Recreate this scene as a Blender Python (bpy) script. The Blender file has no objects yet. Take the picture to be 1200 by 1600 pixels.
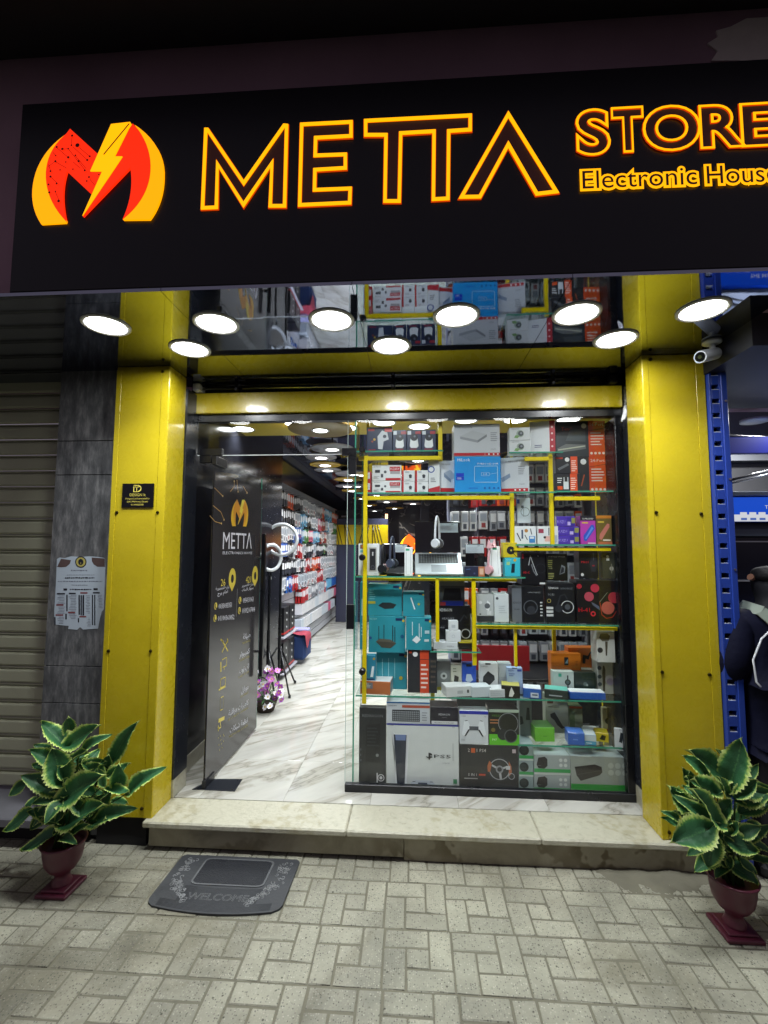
import bpy, math, random, unicodedata
from mathutils import Vector, Matrix
random.seed(7)
PI = math.pi
R = math.radians
scene = bpy.context.scene
COL = scene.collection

# ------------------------------------------------------------------ camera
F_PX, YAW, PITCH, ROLL, CAM_D, CAM_H = 718.17, -.0635, .0786, .0031, 2.4225, 1.55
_F = Vector((math.sin(YAW)*math.cos(PITCH), math.cos(YAW)*math.cos(PITCH), math.sin(PITCH)))
_r0 = Vector((math.cos(YAW), -math.sin(YAW), 0)); _u0 = _r0.cross(_F)
_R = _r0*math.cos(ROLL)+_u0*math.sin(ROLL); _U = -_r0*math.sin(ROLL)+_u0*math.cos(ROLL)
CAM = Vector((0, -CAM_D, CAM_H))
cd = bpy.data.cameras.new('camera'); cam = bpy.data.objects.new('camera', cd); COL.objects.link(cam)
cd.sensor_fit = 'HORIZONTAL'; cd.sensor_width = 36; cd.lens = F_PX/1200*36
cd.clip_start = .05; cd.clip_end = 400
cam.matrix_world = Matrix.Translation(CAM) @ Matrix((_R, _U, -_F)).transposed().to_4x4()
scene.camera = cam
# ------------------------------------------------------------------ night sky
w = bpy.data.worlds.new('World'); scene.world = w; w.use_nodes = True
nt = w.node_tree; bgn = nt.nodes['Background']
sk = nt.nodes.new('ShaderNodeTexSky'); sk.sky_type = 'NISHITA'; sk.sun_disc = False
sk.sun_elevation = R(-4); sk.sun_rotation = R(200)
glow = nt.nodes.new('ShaderNodeMix'); glow.data_type = 'RGBA'; glow.blend_type = 'ADD'; glow.inputs[0].default_value = 1
glow.inputs[7].default_value = (2.3, 2.0, 2.5, 1)      # faint city glow over the dark sky
nt.links.new(sk.outputs[0], glow.inputs[6]); nt.links.new(glow.outputs[2], bgn.inputs['Color']); bgn.inputs['Strength'].default_value = .07
scene.view_settings.view_transform = 'Standard'
try: scene.view_settings.look = 'None'
except Exception: pass
scene.view_settings.exposure = 0; scene.view_settings.gamma = 1
scene.view_settings.use_curve_mapping = False
cy = scene.cycles
cy.use_denoising = True; cy.max_bounces = 10; cy.glossy_bounces = 6; cy.transparent_max_bounces = 24
cy.transmission_bounces = 8; cy.diffuse_bounces = 4; cy.sample_clamp_indirect = 4; cy.caustics_reflective = False
cy.caustics_refractive = False; cy.use_light_tree = True

def ray(x, y): return _F+_R*((x-600)/F_PX)-_U*((y-800)/F_PX)
def aty(x, y, Y): d = ray(x, y); return CAM+d*((Y-CAM.y)/d.y)
def atx(x, y, X): d = ray(x, y); return CAM+d*((X-CAM.x)/d.x)
def atz(x, y, Z): d = ray(x, y); return CAM+d*((Z-CAM.z)/d.z)

# ------------------------------------------------------------------ materials
def lin(c):
    if isinstance(c, str): c = [int(c[i:i+2], 16) for i in (0, 2, 4)]
    return tuple((x/255/12.92 if x/255 <= .04045 else ((x/255+.055)/1.055)**2.4) for x in c)
_mc = {}
def mat(c, rough=.45, metal=0, name=None, spec=.5, bump=0, bscale=60, var=.0, vscale=8, coat=0):
    key = (c, rough, metal, spec, bump, bscale, var, vscale, coat)
    if key in _mc: return _mc[key]
    m = bpy.data.materials.new(name or 'surface'); m.use_nodes = True; n = m.node_tree; b = n.nodes['Principled BSDF']
    col = lin(c); b.inputs['Base Color'].default_value = (*col, 1); b.inputs['Roughness'].default_value = rough
    b.inputs['Metallic'].default_value = metal; b.inputs['Specular IOR Level'].default_value = spec
    b.inputs['Coat Weight'].default_value = coat; b.inputs['Coat Roughness'].default_value = .05
    if bump or var:
        tc = n.nodes.new('ShaderNodeTexCoord')
        if var:
            no = n.nodes.new('ShaderNodeTexNoise'); no.inputs['Scale'].default_value = vscale; no.inputs['Detail'].default_value = 6
            mx = n.nodes.new('ShaderNodeMix'); mx.data_type = 'RGBA'
            mx.inputs[6].default_value = (*[x*(1-var) for x in col], 1); mx.inputs[7].default_value = (*[min(1, x*(1+var)) for x in col], 1)
            n.links.new(tc.outputs['Object'], no.inputs['Vector']); n.links.new(no.outputs[0], mx.inputs[0]); n.links.new(mx.outputs[2], b.inputs['Base Color'])
            mr = n.nodes.new('ShaderNodeMapRange'); mr.inputs[3].default_value = max(0, rough-.12); mr.inputs[4].default_value = min(1, rough+.12)
            n.links.new(no.outputs[0], mr.inputs[0]); n.links.new(mr.outputs[0], b.inputs['Roughness'])
        if bump:
            n2 = n.nodes.new('ShaderNodeTexNoise'); n2.inputs['Scale'].default_value = bscale; n2.inputs['Detail'].default_value = 5
            bp = n.nodes.new('ShaderNodeBump'); bp.inputs['Strength'].default_value = bump; bp.inputs['Distance'].default_value = .01
            n.links.new(tc.outputs['Object'], n2.inputs['Vector']); n.links.new(n2.outputs[0], bp.inputs['Height']); n.links.new(bp.outputs[0], b.inputs['Normal'])
    _mc[key] = m; return m
def emis(c, s, name='glow'):
    key = ('e', c, s)
    if key in _mc: return _mc[key]
    m = bpy.data.materials.new(name); m.use_nodes = True; b = m.node_tree.nodes['Principled BSDF']
    b.inputs['Base Color'].default_value = (0, 0, 0, 1); b.inputs['Emission Color'].default_value = (*lin(c), 1) if not isinstance(c, tuple) or max(c) > 1 else (*c, 1)
    b.inputs['Emission Strength'].default_value = s; _mc[key] = m; return m
def nodemat(name):
    m = bpy.data.materials.new(name); m.use_nodes = True
    return m, m.node_tree, m.node_tree.nodes, m.node_tree.links, m.node_tree.nodes['Principled BSDF']
def ramp(n, stops):
    r = n.new('ShaderNodeValToRGB'); e = r.color_ramp.elements
    while len(e) < len(stops): e.new(.5)
    for k, (p, c) in enumerate(stops): e[k].position = p; e[k].color = (*c, 1)
    return r
def glass_mat(tint, refl, name='clear_glass'):
    m = bpy.data.materials.new(name); m.use_nodes = True; n = m.node_tree.nodes; l = m.node_tree.links; n.remove(n['Principled BSDF'])
    out = n['Material Output']; t = n.new('ShaderNodeBsdfTransparent'); t.inputs[0].default_value = (*tint, 1)
    g = n.new('ShaderNodeBsdfGlossy'); g.inputs['Roughness'].default_value = .01; g.inputs[0].default_value = (1, 1, 1, 1)
    fr = n.new('ShaderNodeFresnel'); fr.inputs[0].default_value = 1.5
    mu = n.new('ShaderNodeMath'); mu.operation = 'MULTIPLY'; mu.inputs[1].default_value = refl
    ge = n.new('ShaderNodeNewGeometry'); iv = n.new('ShaderNodeMath'); iv.operation = 'SUBTRACT'; iv.inputs[0].default_value = 1; l.new(ge.outputs['Backfacing'], iv.inputs[1])
    m2 = n.new('ShaderNodeMath'); m2.operation = 'MULTIPLY'   # reflect on the outer face only
    mx = n.new('ShaderNodeMixShader'); l.new(fr.outputs[0], mu.inputs[0]); l.new(mu.outputs[0], m2.inputs[0]); l.new(iv.outputs[0], m2.inputs[1]); l.new(m2.outputs[0], mx.inputs[0])
    l.new(t.outputs[0], mx.inputs[1]); l.new(g.outputs[0], mx.inputs[2]); l.new(mx.outputs[0], out.inputs[0]); return m
GLASS = glass_mat((.97, .985, .98), 1.0); GREEN_EDGE = mat((70, 150, 125), .15, name='green_glass_edge')
SHELF_GLASS = glass_mat((.93, .98, .955), 1.2, 'shelf_glass')
def mirror_mat(col, base, rough, name, fac):
    m = bpy.data.materials.new(name); m.use_nodes = True; n = m.node_tree.nodes; l = m.node_tree.links; n.remove(n['Principled BSDF'])
    d = n.new('ShaderNodeBsdfDiffuse'); d.inputs[0].default_value = (*base, 1)
    g = n.new('ShaderNodeBsdfGlossy'); g.inputs['Roughness'].default_value = rough; g.inputs[0].default_value = (*col, 1)
    no = n.new('ShaderNodeTexNoise'); no.inputs['Scale'].default_value = 3; no.inputs['Detail'].default_value = 3
    bp = n.new('ShaderNodeBump'); bp.inputs['Strength'].default_value = .03; bp.inputs['Distance'].default_value = .02
    l.new(no.outputs[0], bp.inputs['Height']); l.new(bp.outputs[0], g.inputs['Normal'])
    mx = n.new('ShaderNodeMixShader'); mx.inputs[0].default_value = fac
    l.new(d.outputs[0], mx.inputs[1]); l.new(g.outputs[0], mx.inputs[2]); l.new(mx.outputs[0], n['Material Output'].inputs[0]); return m
SOFFIT = mirror_mat((.62, .66, .8), (.006, .007, .012), .03, 'black_mirror', .52)
CEILM = mirror_mat((.6, .64, .78), (.03, .033, .05), .04, 'interior_black_mirror', .6)
def lacquer():
    m, t, n, l, b = nodemat('yellow_lacquer'); geo = n.new('ShaderNodeNewGeometry'); P = geo.outputs['Position']
    n1 = n.new('ShaderNodeTexNoise'); n1.inputs['Scale'].default_value = 2.5; n1.inputs['Detail'].default_value = 8; l.new(P, n1.inputs['Vector'])
    r = ramp(n, [(.3, (.47, .365, .011)), (.6, (.55, .43, .012)), (.8, (.58, .46, .016))]); l.new(n1.outputs[0], r.inputs[0])
    mp = n.new('ShaderNodeMapping'); mp.inputs['Scale'].default_value = (60, 60, 3); mp.inputs['Rotation'].default_value = (.1, .2, 0); l.new(P, mp.inputs[0]); n2 = n.new('ShaderNodeTexNoise'); n2.inputs['Scale'].default_value = 1; n2.inputs['Detail'].default_value = 4; l.new(mp.outputs[0], n2.inputs['Vector'])
    r2 = ramp(n, [(.68, (1, 1, 1)), (.76, (.82, .8, .72))]); l.new(n2.outputs[0], r2.inputs[0]); n4 = n.new('ShaderNodeTexNoise'); n4.inputs['Scale'].default_value = 5; l.new(P, n4.inputs['Vector']); r4 = ramp(n, [(.5, (0, 0, 0)), (.7, (.6, .6, .6))]); l.new(n4.outputs[0], r4.inputs[0])
    mm = n.new('ShaderNodeMix'); mm.data_type = 'RGBA'; mm.blend_type = 'MULTIPLY'; l.new(r4.outputs[0], mm.inputs[0]); l.new(r.outputs[0], mm.inputs[6]); l.new(r2.outputs[0], mm.inputs[7]); l.new(mm.outputs[2], b.inputs['Base Color'])
    n3 = n.new('ShaderNodeTexNoise'); n3.inputs['Scale'].default_value = 22; n3.inputs['Detail'].default_value = 8; n3.inputs['Distortion'].default_value = .8; l.new(P, n3.inputs['Vector']); mr = n.new('ShaderNodeMapRange'); mr.inputs[1].default_value = .35; mr.inputs[2].default_value = .7; mr.inputs[3].default_value = .24; mr.inputs[4].default_value = .34; l.new(n3.outputs[0], mr.inputs[0]); l.new(mr.outputs[0], b.inputs['Roughness'])
    bp = n.new('ShaderNodeBump'); bp.inputs['Strength'].default_value = .12; bp.inputs['Distance'].default_value = .02; n5 = n.new('ShaderNodeTexNoise'); n5.inputs['Scale'].default_value = 3.2; l.new(P, n5.inputs['Vector']); l.new(n5.outputs[0], bp.inputs['Height']); l.new(bp.outputs[0], b.inputs['Normal'])
    b.inputs['Coat Weight'].default_value = .25; b.inputs['Coat Roughness'].default_value = .08; return m
YEL = lacquer()
YTUBE = mat((222, 196, 8), .3, name='yellow_tube')
BLK = mat((16, 17, 21), .3, name='black_metal', var=.15)
DGR = mat((30, 33, 40), .25, name='dark_panel', var=.1)
STEEL = mat((190, 190, 190), .25, 1, name='steel')
WHT = mat((225, 226, 228), .4, name='white_plastic')

# ------------------------------------------------------------------ mesh builder
_AR = {}
for cp in range(0xFE80, 0xFEFD):
    d = unicodedata.decomposition(chr(cp)).split()
    if len(d) == 2: _AR.setdefault(chr(int(d[1], 16)), {})[d[0]] = chr(cp)
def arabic(s):
    out = []
    for k, ch in enumerate(s):
        f = _AR.get(ch)
        if not f: out.append(ch); continue
        prev = k > 0 and '<initial>' in _AR.get(s[k-1], {}); nxt = k+1 < len(s) and '<final>' in _AR.get(s[k+1], {}) and '<initial>' in f
        t = '<medial>' if prev and nxt else '<final>' if prev else '<initial>' if nxt else '<isolated>'
        out.append(f.get(t) or f.get('<isolated>') or ch)
    return ''.join(reversed(out))
_tc = {}
def textgeo(s, res=2, off=0, outline=0):
    k = (s, res, off, outline)
    if k in _tc: return _tc[k]
    c = bpy.data.curves.new('t', 'FONT'); c.body = s; c.resolution_u = res; c.offset = off; c.align_x = 'LEFT'
    if outline: c.fill_mode = 'NONE'; c.bevel_depth = outline; c.bevel_resolution = 1
    o = bpy.data.objects.new('t', c); COL.objects.link(o); dg = bpy.context.evaluated_depsgraph_get()
    e = o.evaluated_get(dg); me = e.to_mesh(); vs = [tuple(v.co) for v in me.vertices]; fs = [tuple(p.vertices) for p in me.polygons]
    e.to_mesh_clear(); bpy.data.objects.remove(o); bpy.data.curves.remove(c)
    x0 = min(v[0] for v in vs) if vs else 0; x1 = max(v[0] for v in vs) if vs else 1
    _tc[k] = (vs, fs, x0, x1); return _tc[k]

class M:
    def __init__(s): s.v = []; s.f = []; s.mi = []; s.m = []; s.sm = []
    def _m(s, m):
        if m not in s.m: s.m.append(m)
        return s.m.index(m)
    def add(s, vs, fs, m, smooth=False):
        b = len(s.v); k = s._m(m); s.v += [Vector(v) for v in vs]
        for f in fs: s.f.append(tuple(i+b for i in f)); s.mi.append(k); s.sm.append(smooth)
        return b
    def box(s, x0, x1, y0, y1, z0, z1, m, bev=0):
        if bev:
            e = min(bev, (x1-x0)/3, (y1-y0)/3, (z1-z0)/3); V = []
            for sx in (0, 1):
                for sy in (0, 1):
                    for sz in (0, 1):
                        X, Y, Z = (x0, x1)[sx], (y0, y1)[sy], (z0, z1)[sz]; ex, ey, ez = (e, -e)[sx], (e, -e)[sy], (e, -e)[sz]
                        V += [(X, Y+ey, Z+ez), (X+ex, Y, Z+ez), (X+ex, Y+ey, Z)]
            I = lambda a, b, c, k: ((a*2+b)*2+c)*3+k
            Fc = []
            for a in (0, 1):
                q = [I(a, 0, 0, 0), I(a, 1, 0, 0), I(a, 1, 1, 0), I(a, 0, 1, 0)]; Fc.append(q if a else q[::-1])
                q = [I(0, a, 0, 1), I(0, a, 1, 1), I(1, a, 1, 1), I(1, a, 0, 1)]; Fc.append(q if a else q[::-1])
                q = [I(0, 0, a, 2), I(1, 0, a, 2), I(1, 1, a, 2), I(0, 1, a, 2)]; Fc.append(q if a else q[::-1])
            for a in (0, 1):
                for b in (0, 1):
                    q = [I(a, b, 0, 0), I(a, b, 1, 0), I(a, b, 1, 1), I(a, b, 0, 1)]; Fc.append(q if a == b else q[::-1])
                    q = [I(a, 0, b, 0), I(a, 0, b, 2), I(a, 1, b, 2), I(a, 1, b, 0)]; Fc.append(q if a == b else q[::-1])
                    q = [I(0, a, b, 1), I(1, a, b, 1), I(1, a, b, 2), I(0, a, b, 2)]; Fc.append(q if a == b else q[::-1])
                    for c in (0, 1):
                        q = [I(a, b, c, 0), I(a, b, c, 1), I(a, b, c, 2)]; Fc.append(q if (a+b+c) % 2 else q[::-1])
            return s.add(V, Fc, m)
        return s.add([(x0, y0, z0), (x1, y0, z0), (x1, y1, z0), (x0, y1, z0), (x0, y0, z1), (x1, y0, z1), (x1, y1, z1), (x0, y1, z1)],
                     [(0, 3, 2, 1), (4, 5, 6, 7), (0, 1, 5, 4), (1, 2, 6, 5), (2, 3, 7, 6), (3, 0, 4, 7)], m)
    def poly(s, pts, m): return s.add(pts, [tuple(range(len(pts)))], m)
    def cyl(s, p0, p1, r, m, seg=14, r1=None, smooth=True):
        p0, p1 = Vector(p0), Vector(p1); r1 = r if r1 is None else r1; d = (p1-p0).normalized()
        a = d.orthogonal().normalized(); b = d.cross(a); V = []
        for p, q in ((p0, r), (p1, r1)):
            for k in range(seg): t = 2*PI*k/seg; V.append(p+(a*math.cos(t)+b*math.sin(t))*q)
        bb = s.add(V, [(k, (k+1) % seg, seg+(k+1) % seg, seg+k) for k in range(seg)], m, smooth)
        s.add(V[:seg], [tuple(range(seg))[::-1]], m); s.add(V[seg:], [tuple(range(seg))], m); return bb
    def tube(s, pts, r, m, seg=8, closed=False):
        pts = [Vector(p) for p in pts]; n = len(pts); V = []; a = None
        for i, p in enumerate(pts):
            q0 = pts[i-1] if (i or closed) else p; q1 = pts[(i+1) % n] if (i < n-1 or closed) else p
            d = (q1-q0).normalized()
            a = d.orthogonal().normalized() if a is None else (a-d*a.dot(d)).normalized()
            b = d.cross(a); rr = r[i] if isinstance(r, (list, tuple)) else r
            for k in range(seg): t = 2*PI*k/seg; V.append(p+(a*math.cos(t)+b*math.sin(t))*rr)
        F = []
        for i in range(n if closed else n-1):
            j = (i+1) % n
            for k in range(seg): F.append((i*seg+k, i*seg+(k+1) % seg, j*seg+(k+1) % seg, j*seg+k))
        if not closed: F += [tuple(range(seg))[::-1], tuple(range((n-1)*seg, n*seg))]
        return s.add(V, F, m, True)
    def lathe(s, prof, c, m, seg=28, square=False):
        c = Vector(c); V = []
        for r, z in prof:
            for k in range(seg): t = 2*PI*k/seg; V.append(c+Vector((r*math.cos(t), r*math.sin(t), z)))
        F = [(i*seg+k, i*seg+(k+1) % seg, (i+1)*seg+(k+1) % seg, (i+1)*seg+k) for i in range(len(prof)-1) for k in range(seg)]
        return s.add(V, F, m, True)
    def text(s, st, h, m, T, align='C', res=2, off=0, outline=0, maxw=None, ext=0, z0=0, fit=False):
        vs, fs, x0, x1 = textgeo(st, res, off, outline); k = h/.69; kx = k
        if maxw and ((x1-x0)*k > maxw or fit): kx = maxw/(x1-x0)
        ox = {'C': -(x0+x1)/2, 'L': -x0, 'R': -x1}[align]
        V = [T @ Vector(((v[0]+ox)*kx, v[1]*k, v[2]*k+z0)) for v in vs]; s.add(V, fs, m)
    def xf(s, T, i0=0):
        for i in range(i0, len(s.v)): s.v[i] = T @ s.v[i]
    def build(s, name, parent=None, loc=None, **kw):
        me = bpy.data.meshes.new(name); o = Vector(loc) if loc is not None else Vector((0, 0, 0))
        me.from_pydata([tuple(v-o) for v in s.v], [], s.f)
        for m in s.m: me.materials.append(m)
        me.polygons.foreach_set('material_index', s.mi); me.polygons.foreach_set('use_smooth', s.sm); me.update()
        ob = bpy.data.objects.new(name, me); COL.objects.link(ob); ob.location = o
        if parent is not None:
            ob.parent = parent
            if not kw.pop('local', False): ob.location = o-wloc(parent)   # geometry was given in world coordinates
        else: kw.pop('local', None)
        tag(ob, **kw); return ob
def wloc(o):
    v = o.location.copy()
    while o.parent is not None: o = o.parent; v += o.location
    return v
def tag(o, label=None, cat=None, group=None, kind=None):
    if label: o['label'] = label
    if cat: o['category'] = cat
    if group: o['group'] = group
    if kind: o['kind'] = kind
    return o
def thing(name, loc, label, cat, group=None, rz=0):
    o = bpy.data.objects.new(name, None); COL.objects.link(o); o.location = loc; o.rotation_euler = (0, 0, rz); o.empty_display_size = .1
    return tag(o, label, cat, group)
def inst(src, parent=None, loc=None, rot=None, **kw):
    c = src.copy(); COL.objects.link(c)
    for k in ('label', 'category', 'group'):
        if k in c and k in ('label',) and 'label' in kw: del c[k]
    c.parent = parent
    if loc is not None: c.location = loc
    if rot is not None: c.rotation_euler = rot
    tag(c, **kw); return c
FRONT = lambda x, y, z: Matrix.Translation((x, y, z)) @ Matrix.Rotation(PI/2, 4, 'X')   # text facing -Y
# ================================================================== ground
def paver_mat():
    m, t, n, l, b = nodemat('terrazzo_paver')
    tc = n.new('ShaderNodeTexCoord'); oi = n.new('ShaderNodeObjectInfo'); geo = n.new('ShaderNodeNewGeometry')
    nz = n.new('ShaderNodeTexNoise'); nz.inputs['Scale'].default_value = 2.2; nz.inputs['Detail'].default_value = 8; nz.inputs['Roughness'].default_value = .65
    r = ramp(n, [(.25, (.15, .148, .118)), (.5, (.28, .275, .215)), (.75, (.40, .39, .305))]); l.new(geo.outputs['Position'], nz.inputs['Vector']); l.new(nz.outputs[0], r.inputs[0])
    vo = n.new('ShaderNodeTexVoronoi'); vo.inputs['Scale'].default_value = 120; l.new(geo.outputs['Position'], vo.inputs['Vector'])
    r2 = ramp(n, [(.18, (.15, .15, .15)), (.42, (1, 1, 1))]); l.new(vo.outputs['Distance'], r2.inputs[0])
    sp = n.new('ShaderNodeSeparateColor'); l.new(vo.outputs['Color'], sp.inputs[0]); r3 = ramp(n, [(.0, (.045, .042, .035)), (.3, (.10, .095, .08)), (.5, (.27, .26, .2)), (.9, (.42, .41, .34))]); l.new(sp.outputs[0], r3.inputs[0])
    mx = n.new('ShaderNodeMix'); mx.data_type = 'RGBA'; l.new(r2.outputs[0], mx.inputs[0]); l.new(r3.outputs[0], mx.inputs[6]); l.new(r.outputs[0], mx.inputs[7])
    v2 = n.new('ShaderNodeTexVoronoi'); v2.inputs['Scale'].default_value = 38; l.new(geo.outputs['Position'], v2.inputs['Vector']); r4 = ramp(n, [(.10, (.22, .21, .18)), (.2, (1, 1, 1))]); l.new(v2.outputs['Distance'], r4.inputs[0])
    my = n.new('ShaderNodeMix'); my.data_type = 'RGBA'; my.blend_type = 'MULTIPLY'; nm = n.new('ShaderNodeTexNoise'); nm.inputs['Scale'].default_value = 14; l.new(geo.outputs['Position'], nm.inputs['Vector']); rm = ramp(n, [(.45, (0, 0, 0)), (.6, (1, 1, 1))]); l.new(nm.outputs[0], rm.inputs[0]); l.new(rm.outputs[0], my.inputs[0]); l.new(mx.outputs[2], my.inputs[6]); l.new(r4.outputs[0], my.inputs[7])
    hs = n.new('ShaderNodeHueSaturation'); mr = n.new('ShaderNodeMapRange'); mr.inputs[3].default_value = .86; mr.inputs[4].default_value = 1.08
    l.new(oi.outputs['Random'], mr.inputs[0]); l.new(mr.outputs[0], hs.inputs['Value']); ns = n.new('ShaderNodeTexNoise'); ns.inputs['Scale'].default_value = 1.3; ns.inputs['Detail'].default_value = 7; ns.inputs['Roughness'].default_value = .7; ns.inputs['Distortion'].default_value = .7; l.new(geo.outputs['Position'], ns.inputs['Vector'])
    rs_ = ramp(n, [(.36, (.52, .49, .42)), (.47, (.86, .85, .82)), (.6, (1.04, 1.04, 1.0))]); l.new(ns.outputs[0], rs_.inputs[0]); vg = n.new('ShaderNodeTexVoronoi'); vg.inputs['Scale'].default_value = 2.6; l.new(geo.outputs['Position'], vg.inputs['Vector']); rg = ramp(n, [(.035, (.34, .32, .28)), (.05, (1, 1, 1))]); l.new(vg.outputs['Distance'], rg.inputs[0])
    m3 = n.new('ShaderNodeMix'); m3.data_type = 'RGBA'; m3.blend_type = 'MULTIPLY'; m3.inputs[0].default_value = .8; l.new(my.outputs[2], m3.inputs[6]); l.new(rs_.outputs[0], m3.inputs[7]); m4 = n.new('ShaderNodeMix'); m4.data_type = 'RGBA'; m4.blend_type = 'MULTIPLY'; m4.inputs[0].default_value = .7; l.new(m3.outputs[2], m4.inputs[6]); l.new(rg.outputs[0], m4.inputs[7]); l.new(m4.outputs[2], hs.inputs['Color']); l.new(hs.outputs[0], b.inputs['Base Color'])
    b.inputs['Roughness'].default_value = .62; bp = n.new('ShaderNodeBump'); bp.inputs['Strength'].default_value = .5; bp.inputs['Distance'].default_value = .004
    n3 = n.new('ShaderNodeTexNoise'); n3.inputs['Scale'].default_value = 90; n3.inputs['Detail'].default_value = 6; l.new(geo.outputs['Position'], n3.inputs['Vector']); l.new(n3.outputs[0], bp.inputs['Height']); l.new(bp.outputs[0], b.inputs['Normal'])
    return m
PAVER = paver_mat(); MORT = mat((104, 101, 86), .9, name='cement_joint', bump=.4, bscale=40, var=.3)
ASPH = mat((58, 58, 60), .85, name='asphalt', bump=.5, bscale=80, var=.25)
g = M(); g.poly([(-150, -150, -.16), (150, -150, -.16), (150, 150, -.16), (-150, 150, -.16)], ASPH); g.build('ground', kind='structure')
g = M(); g.poly([(-40, -12, -.15), (40, -12, -.15), (40, -3.6, -.15), (-40, -3.6, -.15)], ASPH); g.build('road', kind='structure')
pv = M(); pv.box(-14, 14, -3.45, .9, -.2, -.0026, MORT)
rnd = random.Random(3)
T_ = .2642; TX = -.1168; TY = -.1528
PCS = [(0, 2, 2, 3), (2, 3, 1, 3), (0, 1, 0, 2), (1, 3, 0, 1), (1, 2, 1, 2)]
def paver_geo(mb, x0, x1, y0, y1, z):
    gp = .0038; e = .004; mb.box(x0+gp, x1-gp, y0+gp, y1-gp, -.03, z, PAVER, bev=e)
cand = []
for i in range(-30, 31):
    for j in range(-2, 13):
        X0 = TX+i*T_; Y1 = TY-j*T_; off = ((j*37) % 5-2)*.004
        for k, (a, b2, c, d) in enumerate(PCS):
            cand.append((X0+off+a*T_/3, X0+off+b2*T_/3, Y1-T_+c*T_/3, Y1-T_+d*T_/3, k, i, j))
def vis(c):
    cx, cyy = (c[0]+c[1])/2, (c[2]+c[3])/2; v = Vector((cx, cyy, 0))-CAM; z = v.dot(_F)
    if z < .3: return 1e9
    x = v.dot(_R)/z*F_PX; y = -v.dot(_U)/z*F_PX
    return z if abs(x) < 640 and abs(y) < 840 and cyy < -.02 else 1e6+z
cand.sort(key=vis)
pave = pv.build('pavement', kind='structure')
shared = {}
rest = M()
for idx, c in enumerate(cand):
    x0, x1, y0, y1, k = c[:5]
    if y1 < -3.45 or (y0 > .2): continue
    if idx < 300:
        key = (k, rnd.randint(0, 2))
        W, D_ = x1-x0, y1-y0
        if key not in shared:
            mb = M(); mb2 = mb; gp = .0034; mb.box(-W/2+gp, W/2-gp, -D_/2+gp, D_/2-gp, -.03, 0, PAVER, bev=.003)
            for q in range(len(mb.v)): mb.v[q] += Vector((rnd.uniform(-.0017, .0017), rnd.uniform(-.0017, .0017), 0))
            o = mb.build('paver', pave, local=True); shared[key] = o
        else: o = inst(shared[key], pave)
        o.location = ((x0+x1)/2, (y0+y1)/2, rnd.uniform(-.0015, .0015)); o.rotation_euler = (rnd.uniform(-.008, .008), rnd.uniform(-.008, .008), rnd.uniform(-.007, .007))
    else: paver_geo(rest, x0, x1, y0, y1, rnd.uniform(-.002, .0015))
o = rest.build('paver_field', pave, kind='stuff')
# kerb
kb = M(); KERB = mat((120, 118, 108), .8, name='kerb_stone', bump=.4, bscale=30, var=.2); kb.box(-14, 14, -3.6, -3.452, -.2, .0, KERB, .01); kb.build('kerb', kind='structure')

# ================================================================== step and shop floor
def stone_mat(name, stops, scale, vein, rough, dist=1.5, band=3.0, rotz=.6, vs=.02, bump=.02, perobj=.0):
    m, t, n, l, b = nodemat(name)
    geo = n.new('ShaderNodeNewGeometry'); mp = n.new('ShaderNodeMapping'); mp.inputs['Rotation'].default_value = (0, 0, rotz)
    oi = n.new('ShaderNodeObjectInfo'); va = n.new('ShaderNodeVectorMath'); va.operation = 'MULTIPLY_ADD'; va.inputs[1].default_value = (perobj*9, perobj*7, perobj*5)
    l.new(oi.outputs['Random'], va.inputs[0]); l.new(geo.outputs['Position'], va.inputs[2]); l.new(va.outputs[0], mp.inputs[0])
    nz = n.new('ShaderNodeTexNoise'); nz.inputs['Scale'].default_value = scale; nz.inputs['Detail'].default_value = 10; nz.inputs['Roughness'].default_value = .6; nz.inputs['Distortion'].default_value = .6
    l.new(mp.outputs[0], nz.inputs['Vector']); r = ramp(n, stops); l.new(nz.outputs[0], r.inputs[0])
    wv = n.new('ShaderNodeTexWave'); wv.inputs['Scale'].default_value = band; wv.inputs['Distortion'].default_value = 9*dist; wv.inputs['Detail'].default_value = 5; wv.inputs['Detail Scale'].default_value = 1.6; wv.inputs['Detail Roughness'].default_value = .65
    l.new(mp.outputs[0], wv.inputs['Vector']); r2 = ramp(n, [(0, vein), (.06, vein), (.2, (1, 1, 1))]); l.new(wv.outputs[0], r2.inputs[0])
    n4 = n.new('ShaderNodeTexNoise'); n4.inputs['Scale'].default_value = scale*.8; l.new(mp.outputs[0], n4.inputs['Vector']); r5 = ramp(n, [(.42, (0, 0, 0)), (.62, (1, 1, 1))]); l.new(n4.outputs[0], r5.inputs[0])
    mm = n.new('ShaderNodeMix'); mm.data_type = 'RGBA'; mm.blend_type = 'MULTIPLY'; l.new(r5.outputs[0], mm.inputs[0]); l.new(r.outputs[0], mm.inputs[6]); l.new(r2.outputs[0], mm.inputs[7])
    l.new(mm.outputs[2], b.inputs['Base Color']); b.inputs['Roughness'].default_value = rough
    if bump:
        bp = n.new('ShaderNodeBump'); bp.inputs['Strength'].default_value = bump*8; bp.inputs['Distance'].default_value = .004; n3 = n.new('ShaderNodeTexNoise'); n3.inputs['Scale'].default_value = 60
        n3.inputs['Detail'].default_value = 6; l.new(geo.outputs['Position'], n3.inputs['Vector']); l.new(n3.outputs[0], bp.inputs['Height']); l.new(bp.outputs[0], b.inputs['Normal'])
    return m
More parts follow.
